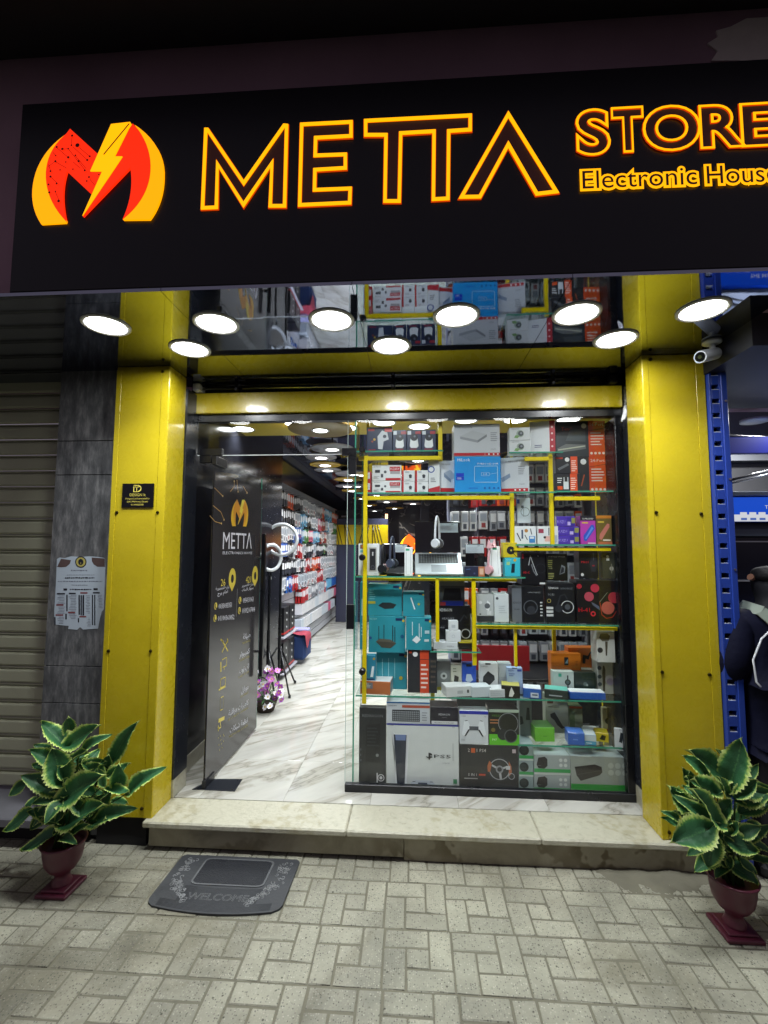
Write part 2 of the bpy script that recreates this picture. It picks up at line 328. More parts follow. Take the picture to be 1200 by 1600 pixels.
def marble_floor():
    m, t, n, l, b = nodemat('floor_marble'); geo = n.new('ShaderNodeNewGeometry'); oi = n.new('ShaderNodeObjectInfo'); va = n.new('ShaderNodeVectorMath'); va.operation = 'MULTIPLY_ADD'; va.inputs[1].default_value = (9, 7, 5)
    l.new(oi.outputs['Random'], va.inputs[0]); l.new(geo.outputs['Position'], va.inputs[2]); mp = n.new('ShaderNodeMapping'); mp.vector_type = 'TEXTURE'; mp.inputs['Rotation'].default_value = (0, 0, .72); mp.inputs['Scale'].default_value = (2.6, .55, 1); l.new(va.outputs[0], mp.inputs[0])
    nz = n.new('ShaderNodeTexNoise'); nz.inputs['Scale'].default_value = 2.4; nz.inputs['Detail'].default_value = 9; nz.inputs['Roughness'].default_value = .6; nz.inputs['Distortion'].default_value = .35; l.new(mp.outputs[0], nz.inputs['Vector'])
    r = ramp(n, [(.28, (.32, .315, .28)), (.45, (.45, .445, .40)), (.7, (.56, .555, .50))]); l.new(nz.outputs[0], r.inputs[0])
    n2 = n.new('ShaderNodeTexNoise'); n2.inputs['Scale'].default_value = 1.5; n2.inputs['Detail'].default_value = 8; n2.inputs['Roughness'].default_value = .58; n2.inputs['Distortion'].default_value = .5; l.new(mp.outputs[0], n2.inputs['Vector'])
    r2 = ramp(n, [(.46, (1, 1, 1)), (.493, (.62, .6, .55)), (.5, (.40, .38, .34)), (.507, (.7, .68, .63)), (.55, (1, 1, 1))]); l.new(n2.outputs[0], r2.inputs[0])
    mm = n.new('ShaderNodeMix'); mm.data_type = 'RGBA'; mm.blend_type = 'MULTIPLY'; mm.inputs[0].default_value = .8; l.new(r.outputs[0], mm.inputs[6]); l.new(r2.outputs[0], mm.inputs[7]); l.new(mm.outputs[2], b.inputs['Base Color']); b.inputs['Roughness'].default_value = .07; return m
MARB = marble_floor(); _unused = lambda: stone_mat('floor_marble', [(.3, (.34, .335, .3)), (.5, (.52, .515, .46)), (.7, (.66, .65, .6))], 3, (.42, .4, .36), .07, band=1.1, rotz=.75, bump=.0, perobj=1)
STEPM = stone_mat('step_stone', [(.28, (.33, .315, .235)), (.42, (.43, .415, .32)), (.6, (.47, .455, .355)), (.72, (.38, .36, .28))], 26, (.8, .77, .68), .4, band=.4, rotz=.3, bump=.09)
RISER = stone_mat('riser_stone', [(.25, (.17, .155, .10)), (.5, (.30, .275, .19)), (.75, (.38, .355, .26))], 5, (.45, .4, .3), .5, band=.8, rotz=1.2, bump=.05)
SZ = .1486
xs = [-1.391, -.336, .62, 1.40]
st = thing('entrance_step', (0, 0, 0), 'pale stone entrance step with a rounded nosing below the shop door', 'step')
for a, b2 in zip(xs, xs[1:]):
    m_ = M(); m_.box(a+.0008, b2-.0008, -.035, .205, SZ-.032, SZ, STEPM, .007); m_.build('slab', st)
m_ = M(); m_.box(-1.37, -.05, .0, .3, .012, SZ-.033, RISER, .002); m_.box(-.048, 1.38, -.003, .3, .0, SZ-.033, RISER, .002); m_.build('riser', st)
m_ = M(); nx, ny = 40, 14; V = []
for i in range(nx+1):
    for j in range(ny+1):
        u, v = i/nx, j/ny; x = .86+.58*u; y = -.005-.20*v*(.35+.65*math.sin(PI*min(1, u*1.05))**.6)
        h = .022*(math.sin(PI*u)**.5)*(1-v)**1.3*(.75+.35*math.sin(u*17+v*5)*math.cos(v*9-u*6)); V.append((x, y, -.003+h+.0015*math.sin(i*2.3+j*1.7)))
m_.add(V, [(i*(ny+1)+j, i*(ny+1)+j+1, (i+1)*(ny+1)+j+1, (i+1)*(ny+1)+j) for i in range(nx) for j in range(ny)], MORT, True)
m_.build('cement_patch', pave, kind='stuff')
fl = M(); fl.box(-2.3, 1.9, .3, 9.6, .0, SZ-.014, MORT); fl.box(-1.391, 1.40, .2055, .3, .0, SZ-.014, MORT)
floor = fl.build('floor', kind='structure')
tile0 = {}
P_ = .485
ti = 0
for j in range(20):
    for i in range(-4, 4):
        y0 = .206+P_*j; x0 = -.24+P_*i*1.0
        if y0+P_ > 9.6: continue
        x1 = x0+P_
        if x1 > 1.6: x1 = 1.6
        if x0 < -1.7: x0 = -1.7
        if x1-x0 < .05: continue
        key = round(x1-x0, 3)
        if key not in tile0:
            mb = M(); W = x1-x0; mb.box(-W/2+.0006, W/2-.0006, -P_/2+.0006, P_/2-.0006, -.012, 0, MARB, .0006); o = mb.build('tile', floor, local=True); tile0[key] = o
        else: o = inst(tile0[key], floor)
        o.location = ((x0+x1)/2, y0+P_/2, SZ)

# ================================================================== yellow pillars, beam
SCR = mat((60, 50, 20), .3, .8, name='screw_head')
def pillar(x0, x1, z0, label, screws, plaque=False):
    p = thing('yellow_pillar', ((x0+x1)/2, 0, z0), label, 'pillar', 'yellow pillars of the shop front'); S = 2.565
    m_ = M(); m_.box(x0, x1, 0, .187, z0, S, YEL, .003)
    m_.box(x0+.001, x0+.03, -.004, 0, z0+.002, S-.02, YEL, .0018); m_.box(x1-.045, x1-.001, -.004, 0, z0+.002, S-.02, YEL, .0018)
    m_.box(x0+.032, x1-.047, -.0015, 0, z0+.004, S-.03, YEL, .0007); m_.build('cladding', p)
    for sx, sy in screws:
        q = aty(sx, sy, 0); s_ = M(); s_.cyl((0, 0, 0), (0, -.007, 0), .009, SCR, 12, r1=.007); o = s_.build('screw', p, local=True); o.location = (q.x-p.location.x, -.002, q.z-z0)
    return p
pl = pillar(-1.6645, -1.3561, .147, 'left yellow pillar carrying the small black plaque', [(183, 801), (247, 801), (170, 1017), (236, 1017), (255, 581), (222, 1263)])
pr = pillar(1.1981, 1.5103, SZ, 'right yellow pillar beside the blue perforated post', [(1025, 801), (1095, 803), (1034, 1050), (1108, 1054), (1016, 562), (1045, 1300)])
# plaque
q = aty(193, 756, 0); q2 = aty(241, 793, 0); PW = .18; PH = q.z-q2.z
pq = thing('plaque', (q.x, 0, q2.z), 'small black plaque with gold lettering screwed to the left pillar', 'plaque')
m_ = M(); m_.box(q.x, q.x+PW, -.0095, -.0045, q2.z, q.z, mat((10, 10, 14), .25, name='plaque_black'), .001); m_.build('plate', pq)
GOLD = mat((214, 200, 90), .4, name='gold_lettering'); m_ = M(); cx = q.x+PW/2; zt = q.z
T = lambda x, z: FRONT(x, -.0099, z)
def ring_arc(mb, c, r0, r1, a0, a1, m, n=24, y=-.0101):
    P = [(c[0]+r*math.cos(a0+(a1-a0)*k/n), y, c[1]+r*math.sin(a0+(a1-a0)*k/n)) for r in (r1, r0) for k in range(n+1)]
    mb.add(P, [(k, k+1, n+1+k+1, n+1+k) for k in range(n)], m)
ring_arc(m_, (cx+.002, zt-.028), .012, .018, -PI/2, PI/2, GOLD); m_.box(cx-.024, cx+.003, -.0103, -.0098, zt-.0125, zt-.0085, GOLD); m_.box(cx-.024, cx+.003, -.0103, -.0098, zt-.0475, zt-.0435, GOLD)
m_.box(cx-.026, cx-.021, -.0103, -.0098, zt-.0475, zt-.017, GOLD); m_.box(cx-.018, cx+.006, -.0103, -.0098, zt-.021, zt-.0175, GOLD); m_.box(cx-.009, cx-.005, -.0103, -.0098, zt-.042, zt-.0175, GOLD)
m_.text('DESIGN It', .015, GOLD, T(cx, zt-.070), maxw=.09); m_.text('Designed and executed by', .009, GOLD, T(cx, zt-.087), maxw=.165)
m_.text('ENG Mahmoud Essam', .009, GOLD, T(cx, zt-.104), maxw=.14); m_.text('01144420095', .009, GOLD, T(cx, zt-.121), maxw=.09); m_.build('lettering', pq)
# beam
bm = thing('yellow_beam', (0, .3, 2.34), 'yellow lintel beam over the shop entrance between the pillars', 'beam')
bx0, bx1 = -1.385, 1.228
m_ = M(); m_.box(bx0, bx1, .3, .36, 2.385, 2.51, YEL, .002); m_.box(bx0, bx1, .302, .46, 2.383, 2.387, YEL); m_.build('cladding', bm)
hd = thing('shutter_housing', (0, .3, 2.5), 'dark roller shutter housing above the yellow lintel with guide rail and brackets', 'housing')
m_ = M(); m_.box(-1.4, 1.3, .34, .6, 2.5, 2.6, DGR, .002); m_.build('casing', hd)
m_ = M(); m_.tube([(-1.33, .3, 2.535), (1.19, .3, 2.535)], .006, STEEL, 8); m_.tube([(-1.33, .3, 2.555), (1.19, .3, 2.555)], .005, BLK, 8); m_.build('rail', hd)
for X in (-1.09, -.12, .83):
    m_ = M(); m_.box(X-.012, X+.012, .285, .34, 2.52, 2.566, BLK, .002); m_.box(X-.055, X+.055, .287, .3, 2.548, 2.553, STEEL); m_.cyl((X, .28, 2.53), (X, .34, 2.53), .008, STEEL, 8); m_.build('bracket', hd)
for X in (-1.33, 1.17):
    m_ = M(); m_.box(X-.025, X+.02, .26, .34, 2.515, 2.56, WHT if X < 0 else BLK, .003); m_.build('guide_block', hd)
# jambs (black panels beside the glass)
def jamb(x0, x1, name_label):
    j = thing('door_jamb', ((x0+x1)/2, .19, SZ), name_label, 'jamb'); m_ = M(); lo = x0 if x0 < 0 else x0
    m_.box(x0, x1, .1875, .34, SZ+.1, 2.5, DGR, .002); m_.build('panel', j)
    m_ = M(); m_.box(x0+.001, x1-.001, .19, .338, SZ+.001, SZ+.099, STEPM, .002); m_.build('skirting', j)
jamb(-1.4, -1.345, 'dark metal jamb with pale stone skirting at the left of the glass door')
jamb(1.232, 1.3, 'dark metal jamb with pale stone skirting at the right of the shop window')
# head frame
m_ = M(); m_.box(-1.345, 1.232, .33, .38, 2.335, 2.383, BLK, .002); tag(m_.build('head_frame', loc=(0, .33, 2.335)), 'black metal head frame along the top of the glazing', 'frame')
wd = M(); wd.tube([(1.226, .26, 2.37), (1.215, .24, 2.33), (1.195, .22, 2.29), (1.18, .215, 2.27)], [.012, .014, .012, .004], WHT, 8); tag(wd.build('white_rag', loc=(1.2, .24, 2.3)), 'scrap of white cloth stuck in the top right corner of the window frame', 'rag')

# ================================================================== soffit with downlights
sf = thing('canopy_soffit', (0, -.2, 2.566), 'black mirror soffit under the sign with round lamps let into it', 'soffit')
sx = [-3.2, -1.0, -.235, .6, 1.503]
for a, b2 in zip(sx, sx[1:]):
    m_ = M(); m_.box(a+.0012, b2-.0012, -.729, .342, 2.566, 2.58, SOFFIT); m_.build('panel', sf)
m_ = M(); m_.box(-3.2, 1.503, -.729, -.70, 2.5665, 2.60, BLK); m_.build('front_trim', sf) if False else None
LAMPW = mat((235, 235, 235), .35, name='lamp_ring'); DIFF = emis((1, 1, .98), 18, 'lamp_diffuser')
def area(parent, r, P, col, z=-.006, spread=PI):
    ld = bpy.data.lights.new('lamp', 'AREA'); ld.shape = 'DISK'; ld.size = 2*r; ld.energy = P; ld.color = col; ld.spread = spread
    lo = bpy.data.objects.new('lamp', ld); COL.objects.link(lo); lo.parent = parent; lo.location = (0, 0, z); return lo
def downlight_mesh(r):
    a = M(); a.lathe([(r+.018, .0), (r+.018, -.004), (r+.012, -.008), (r+.001, -.005), (r, .0)], (0, 0, 0), LAMPW, 32)
    b_ = M(); b_.lathe([(.0001, -.003), (r, -.003)], (0, 0, 0), DIFF, 32)
    return a, b_
_dl = {}
def downlight(loc, r, P, label, group, col=(.93, .97, 1), spread=R(120)):
    t = thing('downlight', loc, label, 'lamp', group)
    if r not in _dl:
        a, b_ = downlight_mesh(r); ra = a.build('ring', t, local=True); rb = b_.build('diffuser', t, local=True); _dl[r] = (ra, rb)
    else:
        for s_ in _dl[r]: inst(s_, t)
    if P: area(t, r*.97, P, col, spread=spread)
    return t
names = ['leftmost front lamp, left of the left pillar', 'front lamp just right of the left pillar', 'front lamp above the closed side of the door', 'front lamp above the middle of the window', 'front lamp before the right pillar', 'rightmost front lamp, above the security camera']
for (x, y), nm in zip([(166, 508), (338, 505), (518, 500), (713, 493), (901, 490), (1098, 484)], names):
    p = atz(x, y, 2.5655); downlight((p.x, p.y, 2.5655), .084, 6.6, 'round lit soffit lamp, '+nm, 'lamps in the canopy soffit')
for (x, y), nm in zip([(297, 545), (611, 540), (962, 530)], ['rear lamp by the left pillar', 'rear lamp in the middle', 'rear lamp by the right pillar']):
    p = atz(x, y, 2.5655); downlight((p.x, p.y, 2.5655), .084, 6.5, 'round lit soffit lamp, '+nm, 'lamps in the canopy soffit', spread=R(172))

# ================================================================== sign
SY = -.729
SIGNB = mat((17, 16, 24), .32, name='sign_black', spec=.35, bump=.02, bscale=4)
sg = thing('shop_sign', (0, SY, 2.567), 'long black fascia sign with glowing orange METTA STORE lettering and flame emblem', 'sign')
m_ = M(); m_.box(-1.64, 2.6, SY, -.605, 2.582, 3.41, SIGNB, .004); m_.build('sign_box', sg)
YG = emis((255, 168, 0), 1.5, 'amber_glow'); YG2 = emis((255, 160, 0), 1.35, 'amber_glow'); RG = emis((255, 42, 8), 1.15, 'red_glow'); DKR = emis((34, 11, 8), 1.0, 'dim_letter_face')
def S(x, y, k=(0, 0, 1)): return aty(k[0]+x/k[2], k[1]+y/k[2], SY)
def prism(mb, pts, m, y0, y1):
    n = len(pts); V = [(p.x, y1, p.z) for p in pts]+[(p.x, y0, p.z) for p in pts]
    mb.add(V, [tuple(range(n)), tuple(range(n, 2*n))[::-1]]+[(k, n+k, n+(k+1) % n, (k+1) % n) for k in range(n)], m)
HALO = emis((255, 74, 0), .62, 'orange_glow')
def outline(name, px, k, wd=.0115):
    pts = [S(x, y, k) for x, y in px]; mb = M(); n = len(pts)
    # centreline polygon; build inner/outer mitred offsets
    P2 = [Vector((p.x, p.z)) for p in pts]; area2 = sum(P2[i].x*P2[(i+1) % n].y-P2[(i+1) % n].x*P2[i].y for i in range(n)); sgn = 1 if area2 > 0 else -1
    def offs(d):
        o = []
        for i in range(n):
            a, b_, c = P2[i-1], P2[i], P2[(i+1) % n]; d1 = (b_-a).normalized(); d2 = (c-b_).normalized(); n1 = Vector((d1.y, -d1.x))*sgn; n2 = Vector((d2.y, -d2.x))*sgn
            m1 = (n1+n2); m1 = m1.normalized() if m1.length > 1e-6 else n1; s_ = max(.35, m1.dot(n1)); o.append(b_+m1*(d/s_))
        return o
    O, I = offs(wd/2*.2), offs(-wd)
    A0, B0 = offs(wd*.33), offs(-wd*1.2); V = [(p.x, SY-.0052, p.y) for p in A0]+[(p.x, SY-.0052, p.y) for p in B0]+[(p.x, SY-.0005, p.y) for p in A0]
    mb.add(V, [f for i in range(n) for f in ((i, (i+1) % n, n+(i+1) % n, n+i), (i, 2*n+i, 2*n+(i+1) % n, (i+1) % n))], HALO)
    for A, B in ((O, I),):
        V = [(p.x, SY-.009, p.y) for p in A]+[(p.x, SY-.009, p.y) for p in B]+[(p.x, SY-.0005, p.y) for p in A]+[(p.x, SY-.0005, p.y) for p in B]
        Fc = []
        for i in range(n):
            j = (i+1) % n; Fc += [(i, j, n+j, n+i), (i, 2*n+i, 2*n+j, j), (n+i, n+j, 3*n+j, 3*n+i)]
        mb.add(V, Fc, YG)
    face = [Vector((p.x, 0, p.y)) for p in P2]; mb.add([(p.x, SY-.0035, p.z) for p in face], [tuple(range(n))], DKR)
    return mb.build(name, sg)
k1 = (300, 170, 1200/260)
outline('letter', [(97, 152), (122, 152), (378, 530), (664, 122), (695, 125), (680, 718), (558, 718), (572, 425), (375, 718), (195, 430), (190, 728), (72, 733)], k1)
outline('letter', [(785, 116), (1158, 97), (1158, 215), (903, 228), (900, 338), (1117, 330), (1117, 445), (898, 458), (895, 585), (1152, 575), (1148, 695), (770, 712)], k1)
k2 = (555, 160, 1200/330)
outline('letter', [(53, 107), (660, 76), (660, 170), (538, 178), (534, 560), (436, 565), (440, 180), (266, 190), (258, 575), (162, 575), (168, 200), (53, 200)], k2)
outline('letter', [(868, 62), (1152, 520), (1025, 535), (868, 262), (712, 550), (590, 552)], k2)
# STORE (outlined glyph tubes) laid along the photographed baseline
def sign_text(name, st, a, b_, h_px_top, m, **kw):
    pass
for ch, xl, xr, yt, yb in [('S', 36, 238, 80, 378), ('T', 250, 442, 68, 360), ('O', 440, 780, 54, 355), ('R', 782, 1045, 50, 335), ('E', 1030, 1245, 42, 325)]:
    k4 = (890, 150, 1200/310); p0 = S(xl, yb, k4); p1 = S(xr, yt, k4); vs, fs, x0, x1 = textgeo(ch, 6, .042, 0)
    mb = M(); zs = [v[1] for v in vs]; kx = (p1.x-p0.x-.012)/(x1-x0); kz = (p1.z-p0.z-.012)/(max(zs)-min(zs))
    vo, fo, _, _ = textgeo(ch, 6, .042, .02); k_ = (kx+kz)/2
    TT = lambda v, d: (p0.x+.006+(v[0]-x0)*kx, SY-d-v[2]*.12, p0.z+.006+(v[1]-min(zs))*kz)
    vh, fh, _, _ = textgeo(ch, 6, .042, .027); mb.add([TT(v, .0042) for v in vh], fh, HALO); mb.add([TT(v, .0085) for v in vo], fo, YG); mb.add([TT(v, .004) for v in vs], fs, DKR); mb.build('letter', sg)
def word(st, x0, yb0, x1, yb1, hpx, m_back, m_front, letters=True):
    k4 = (890, 150, 1200/310); a = S(x0, yb0, k4); b_ = S(x1, yb1, k4); top = S(x0, yb0-hpx, k4); h = top.z-a.z
    vs, fs, X0, X1 = textgeo(st, 4, 0, 0); k = h/.69; kx = (b_.x-a.x)/(X1-X0)
    vb, fb, _, _ = textgeo(st, 4, 0, .088); mb = M()
    tz = lambda v: a.z+(b_.z-a.z)*((v[0]-X0)/(X1-X0))
    mb.add([(a.x+(v[0]-X0)*kx, SY-.006-v[2]*.01, tz(v)+v[1]*k) for v in vb], fb, m_back); mb.add([(a.x+(v[0]-X0)*kx, SY-.0075, tz(v)+v[1]*k) for v in vs], fs, m_front)
    return mb.build('lettering', sg)
word('Electronic', 75, 570, 765, 542, 108, YG, DKR); word('House', 825, 540, 1255, 525, 108, YG, DKR)
# emblem
k3 = (40, 180, 1200/230)
def bez(p):   # smooth closed shape through quadratic hints: list of ('l',x,y) or ('q',cx,cy,x,y)
    out = [];
    for s_ in p:
        if s_[0] == 'l': out.append((s_[1], s_[2])); cur = (s_[1], s_[2])
        else:
            for k in range(1, 11):
                t = k/10; out.append(((1-t)**2*cur[0]+2*t*(1-t)*s_[1]+t*t*s_[3], (1-t)**2*cur[1]+2*t*(1-t)*s_[2]+t*t*s_[4]))
            cur = (s_[3], s_[4])
    return out
EMB = {'flame_left': (YG2, [('l', 345, 165), ('q', 190, 300, 180, 470), ('q', 180, 700, 345, 870), ('l', 340, 888), ('l', 140, 900), ('q', 20, 720, 95, 480), ('q', 160, 290, 345, 165)]),
 'arch_left': (RG, [('l', 375, 125), ('l', 605, 335), ('l', 545, 470), ('l', 640, 475), ('l', 548, 655), ('l', 350, 470), ('q', 290, 650, 345, 880), ('q', 170, 700, 178, 480), ('q', 190, 290, 345, 165)]),
 'bolt': (YG, [('l', 712, 93), ('l', 866, 76), ('l', 845, 140), ('l', 735, 355), ('l', 802, 355), ('l', 480, 835), ('l', 640, 475), ('l', 543, 474)]),
 'arch_right': (RG, [('l', 885, 85), ('q', 1080, 280, 1020, 520), ('q', 980, 720, 803, 862), ('q', 900, 650, 865, 440), ('l', 480, 838), ('l', 806, 355), ('l', 742, 355), ('l', 855, 130)]),
 'flame_right': (YG2, [('l', 900, 95), ('q', 1150, 260, 1135, 520), ('q', 1130, 720, 1022, 862), ('l', 806, 864), ('q', 990, 720, 1025, 520), ('q', 1060, 290, 900, 95)])}
for dd, (nm, (mt, sh)) in enumerate(EMB.items()):
    mb = M(); prism(mb, [S(x, y, k3) for x, y in bez(sh)], mt, SY-.0005, SY-.008-(.003 if nm == 'bolt' else 0)-dd*.0006); mb.build('emblem_'+('bolt' if nm == 'bolt' else 'flame' if 'flame' in nm else 'arch'), sg)
mb = M(); CIR = mat((120, 10, 0), .5, name='circuit_print'); r5 = random.Random(5)
dots = [(397, 188, 9), (440, 266, 17), (392, 266, 7), (272, 280, 9), (318, 296, 10), (366, 294, 7), (366, 364, 10), (264, 350, 6), (520, 386, 9), (540, 356, 8), (450, 395, 9), (424, 348, 7), (262, 396, 9), (346, 402, 6), (500, 470, 8), (222, 476, 8), (222, 520, 9), (272, 576, 8), (206, 584, 8), (212, 648, 9), (288, 718, 11), (262, 640, 6), (534, 524, 8), (516, 556, 7), (614, 504, 6), (404, 460, 6), (300, 466, 6)]
for x, y, r_ in dots:
    p = S(x, y, k3); rr = (S(x+r_, y, k3)-p).x; mb.add([(p.x+rr*math.cos(t*PI/5), SY-.0125, p.z+rr*math.sin(t*PI/5)) for t in range(10)], [tuple(range(10))], CIR)
def sline(mb, a, b_, wpx, m, yy):
    p, q_ = S(*a, k3), S(*b_, k3); d = (q_-p); d.y = 0; d.normalize(); n_ = Vector((-d.z, 0, d.x))*((S(wpx, 0, k3)-S(0, 0, k3)).x/2)
    mb.add([(v.x, yy, v.z) for v in (p-n_, q_-n_, q_+n_, p+n_)], [(0, 1, 2, 3)], m)
for a, b_ in [((397, 195), (390, 260)), ((405, 280), (515, 380)), ((455, 285), (535, 352)), ((272, 285), (365, 364)), ((320, 298), (366, 294)), ((370, 300), (500, 465)), ((262, 400), (350, 450)), ((225, 525), (275, 572)), ((206, 420), (222, 470)), ((262, 645), (290, 710)), ((424, 352), (510, 455)), ((240, 320), (264, 350)), ((540, 540), (580, 590)), ((404, 400), (460, 450)), ((200, 440), (262, 396))]:
    sline(mb, a, b_, 3, CIR, SY-.0123)
sline(mb, (862, 95), (655, 345), 9, mat((130, 50, 0), .5, name='emblem_slit'), SY-.0146)
mb.build('circuit_print', sg, kind='stuff')

# ================================================================== facade around
PLAST = mat((170, 138, 150), .9, name='grey_plaster', bump=.5, bscale=12, var=.35, vscale=1.5)
m_ = M(); m_.box(-8, 8, -.6, -.35, 2.6, 3.775, PLAST); m_.build('wall_above_sign', loc=(0, -.6, 2.6), label='rough grey plaster wall showing above and left of the sign', cat='wall')
PALE = mat((236, 226, 214), .85, name='bare_patch', bump=.4, bscale=30, var=.2)
m_ = M(); pts = [(1104, 70), (1120, 60), (1118, 50), (1140, 44), (1165, 31), (1215, 28), (1230, 97), (1110, 97), (1120, 82)]
prism(m_, [aty(x, y, -.6) for x, y in pts], PALE, -.6, -.606); m_.build('bare_plaster_patch', loc=(1.3, -.6, 3.6), label='pale ragged patch of bare plaster above the right end of the sign', cat='plaster patch')
m_ = M(); m_.box(-8, 8, -1.25, -.35, 3.776, 3.95, mat((48, 44, 50), .9, name='balcony_concrete', bump=.4, bscale=9, var=.3)); m_.build('balcony_slab', loc=(0, -1, 3.776), label='dark concrete balcony slab projecting over the pavement above the sign', cat='balcony')
m_ = M(); m_.box(-8, -3.3, -.1, .9, 2.8, 3.7, PLAST); m_.box(-8, 8, .9, 1.2, 2.6, 8, PLAST); m_.build('building_wall', loc=(0, .9, 2.6), label='dark upper wall of the building behind the sign', cat='wall')
m_ = M(); m_.box(1.504, 4, -.35, .6, 2.45, 2.6, mat((20, 21, 30), .5, name='neighbour_canopy')); m_.build('neighbour_canopy', loc=(2, 0, 2.5), label='dark canopy underside over the neighbouring bay to the right', cat='canopy')

# stone pilaster tiles
def slate():
    m, t, n, l, b = nodemat('dark_stone_tile'); geo = n.new('ShaderNodeNewGeometry'); mp = n.new('ShaderNodeMapping'); mp.inputs['Scale'].default_value = (2.6, 2.6, .7)
    l.new(geo.outputs['Position'], mp.inputs[0]); nz = n.new('ShaderNodeTexNoise'); nz.inputs['Scale'].default_value = 9; nz.inputs['Detail'].default_value = 12; nz.inputs['Roughness'].default_value = .7; l.new(mp.outputs[0], nz.inputs['Vector'])
    r = ramp(n, [(.3, (.04, .043, .045)), (.5, (.12, .124, .125)), (.72, (.30, .30, .295))]); l.new(nz.outputs[0], r.inputs[0]); l.new(r.outputs[0], b.inputs['Base Color']); b.inputs['Roughness'].default_value = .42
    bp = n.new('ShaderNodeBump'); bp.inputs['Strength'].default_value = .35; bp.inputs['Distance'].default_value = .006; l.new(nz.outputs[0], bp.inputs['Height']); l.new(bp.outputs[0], b.inputs['Normal']); return m
SLATE = slate()
sw = thing('stone_pilaster', (-1.85, .05, 0), 'dark grey stone tiled pilaster between the roller shutter and the left yellow pillar', 'pilaster')
zz = [.02, .345, .70, .898, 1.55, 1.96, 2.156, 2.60]
m_ = M(); m_.box(-2.03, -1.60, .058, .3, 0, 2.6, mat((12, 12, 13), .9, name='tile_backing')); m_.build('backing', sw)
for a, b2 in zip(zz, zz[1:]):
    if (a, b2) == (.898, 1.55): b2 = 1.96
    if a == 1.55: continue
    m_ = M(); m_.box(-2.036, -1.60, .05, .0595, a+.002, b2-.002, SLATE, .0012); m_.build('stone_tile', sw)
# poster
k5 = (70, 850, 1173/110)
def PO(x, y): return aty(k5[0]+x/k5[2], k5[1]+y/k5[2], .05)
po = thing('price_poster', (-1.85, .048, 1.1), 'torn white paper poster with round gold emblem on the dark stone pilaster', 'poster')
PAP = mat((185, 198, 208), .6, name='poster_paper', var=.06, vscale=14); BR = mat((92, 74, 70), .6, name='poster_brown', var=.3, vscale=30); INK = mat((30, 32, 42), .6, name='ink'); INK2 = mat((120, 126, 140), .6, name='faint_ink'); INR = mat((130, 60, 60), .6, name='red_ink')
def ppoly(mb, pts, m, d): mb.add([(p.x, .05-d, p.z) for p in [PO(*q_) for q_ in pts]], [tuple(range(len(pts)))[::-1]], m)
mb = M(); out_ = [(205, 250), (250, 225), (330, 235), (440, 205), (600, 215), (740, 205), (900, 215), (1000, 235), (1012, 380), (1000, 700), (985, 1090), (950, 1130), (920, 1250), (890, 1410), (640, 1425), (590, 1385), (540, 1430), (390, 1415), (400, 1365), (160, 1340), (160, 1100), (185, 700)]
ppoly(mb, out_, PAP, .0012); mb.build('paper', po)
mb = M(); ppoly(mb, [(275, 245), (440, 270), (420, 330), (360, 380), (275, 388), (210, 380)], BR, .0018); ppoly(mb, [(785, 225), (1000, 240), (1008, 378), (880, 378), (820, 340), (790, 290)], BR, .0018)
def prect(x0, y0, x1, y1, m, d=.0018): ppoly(mb, [(x0, y0), (x1, y0), (x1, y1), (x0, y1)], m, d)
ppoly(mb, [(605+95*math.cos(t*PI/12), 300+95*math.sin(t*PI/12)) for t in range(24)], INK, .0020); ppoly(mb, [(605+78*math.cos(t*PI/12), 300+78*math.sin(t*PI/12)) for t in range(24)], mat((190, 178, 96), .4, name='gold_print'), .0024); ppoly(mb, [(605+44*math.cos(t*PI/12), 300+52*math.sin(t*PI/12)) for t in range(24)], INK, .0027)
c_ = PO(605, 335); mb.text('S', .011, mat((220, 205, 110), .5, name='gold_ink'), FRONT(c_.x, .0468, c_.z))
for x0, x1, y, t_, m in [(440, 710, 440, 26, INK2), (370, 830, 515, 10, INK2), (340, 830, 565, 26, INK), (220, 960, 622, 16, INK2), (450, 715, 685, 14, INK2), (420, 780, 757, 24, INK)]:
    x = x0
    while x < x1-8: q_ = r5.randint(10, 46); prect(x, y-t_*r5.uniform(.3, .5), min(x+q_, x1), y+t_*r5.uniform(.2, .5), m); x += q_+r5.randint(4, 10)
for x0, x1, y, m in [(205, 340, 829, INK), (405, 520, 824, INK), (595, 715, 815, INR), (805, 920, 812, INK), (195, 315, 1015, INR), (390, 510, 1140, INR), (185, 310, 1182, INR), (580, 695, 1210, INR)]: prect(x0, y-12, x1, y+12, m)
for x0, y0, x1, y1 in [(362, 845, 384, 1120), (345, 1160, 370, 1255), (565, 850, 590, 1180), (600, 850, 622, 1185), (632, 850, 660, 1190), (788, 845, 808, 1350), (826, 845, 846, 1355), (556, 1235, 576, 1305), (164, 1215, 184, 1345), (315, 740, 375, 775), (815, 735, 885, 770)]: prect(x0, y0, x1, y1, INK)
for cx0, cx1, ya, yb in [(205, 345, 860, 1000), (205, 345, 1045, 1165), (205, 330, 1215, 1330), (400, 535, 850, 1120), (400, 535, 1160, 1260), (690, 770, 1230, 1380), (870, 970, 850, 1060), (680, 760, 860, 1160)]:
    y = ya
    while y < yb: prect(cx0+r5.randint(0, 40), y, cx1-r5.randint(0, 20), y+7, INK2); y += 26
mb.build('print', po)

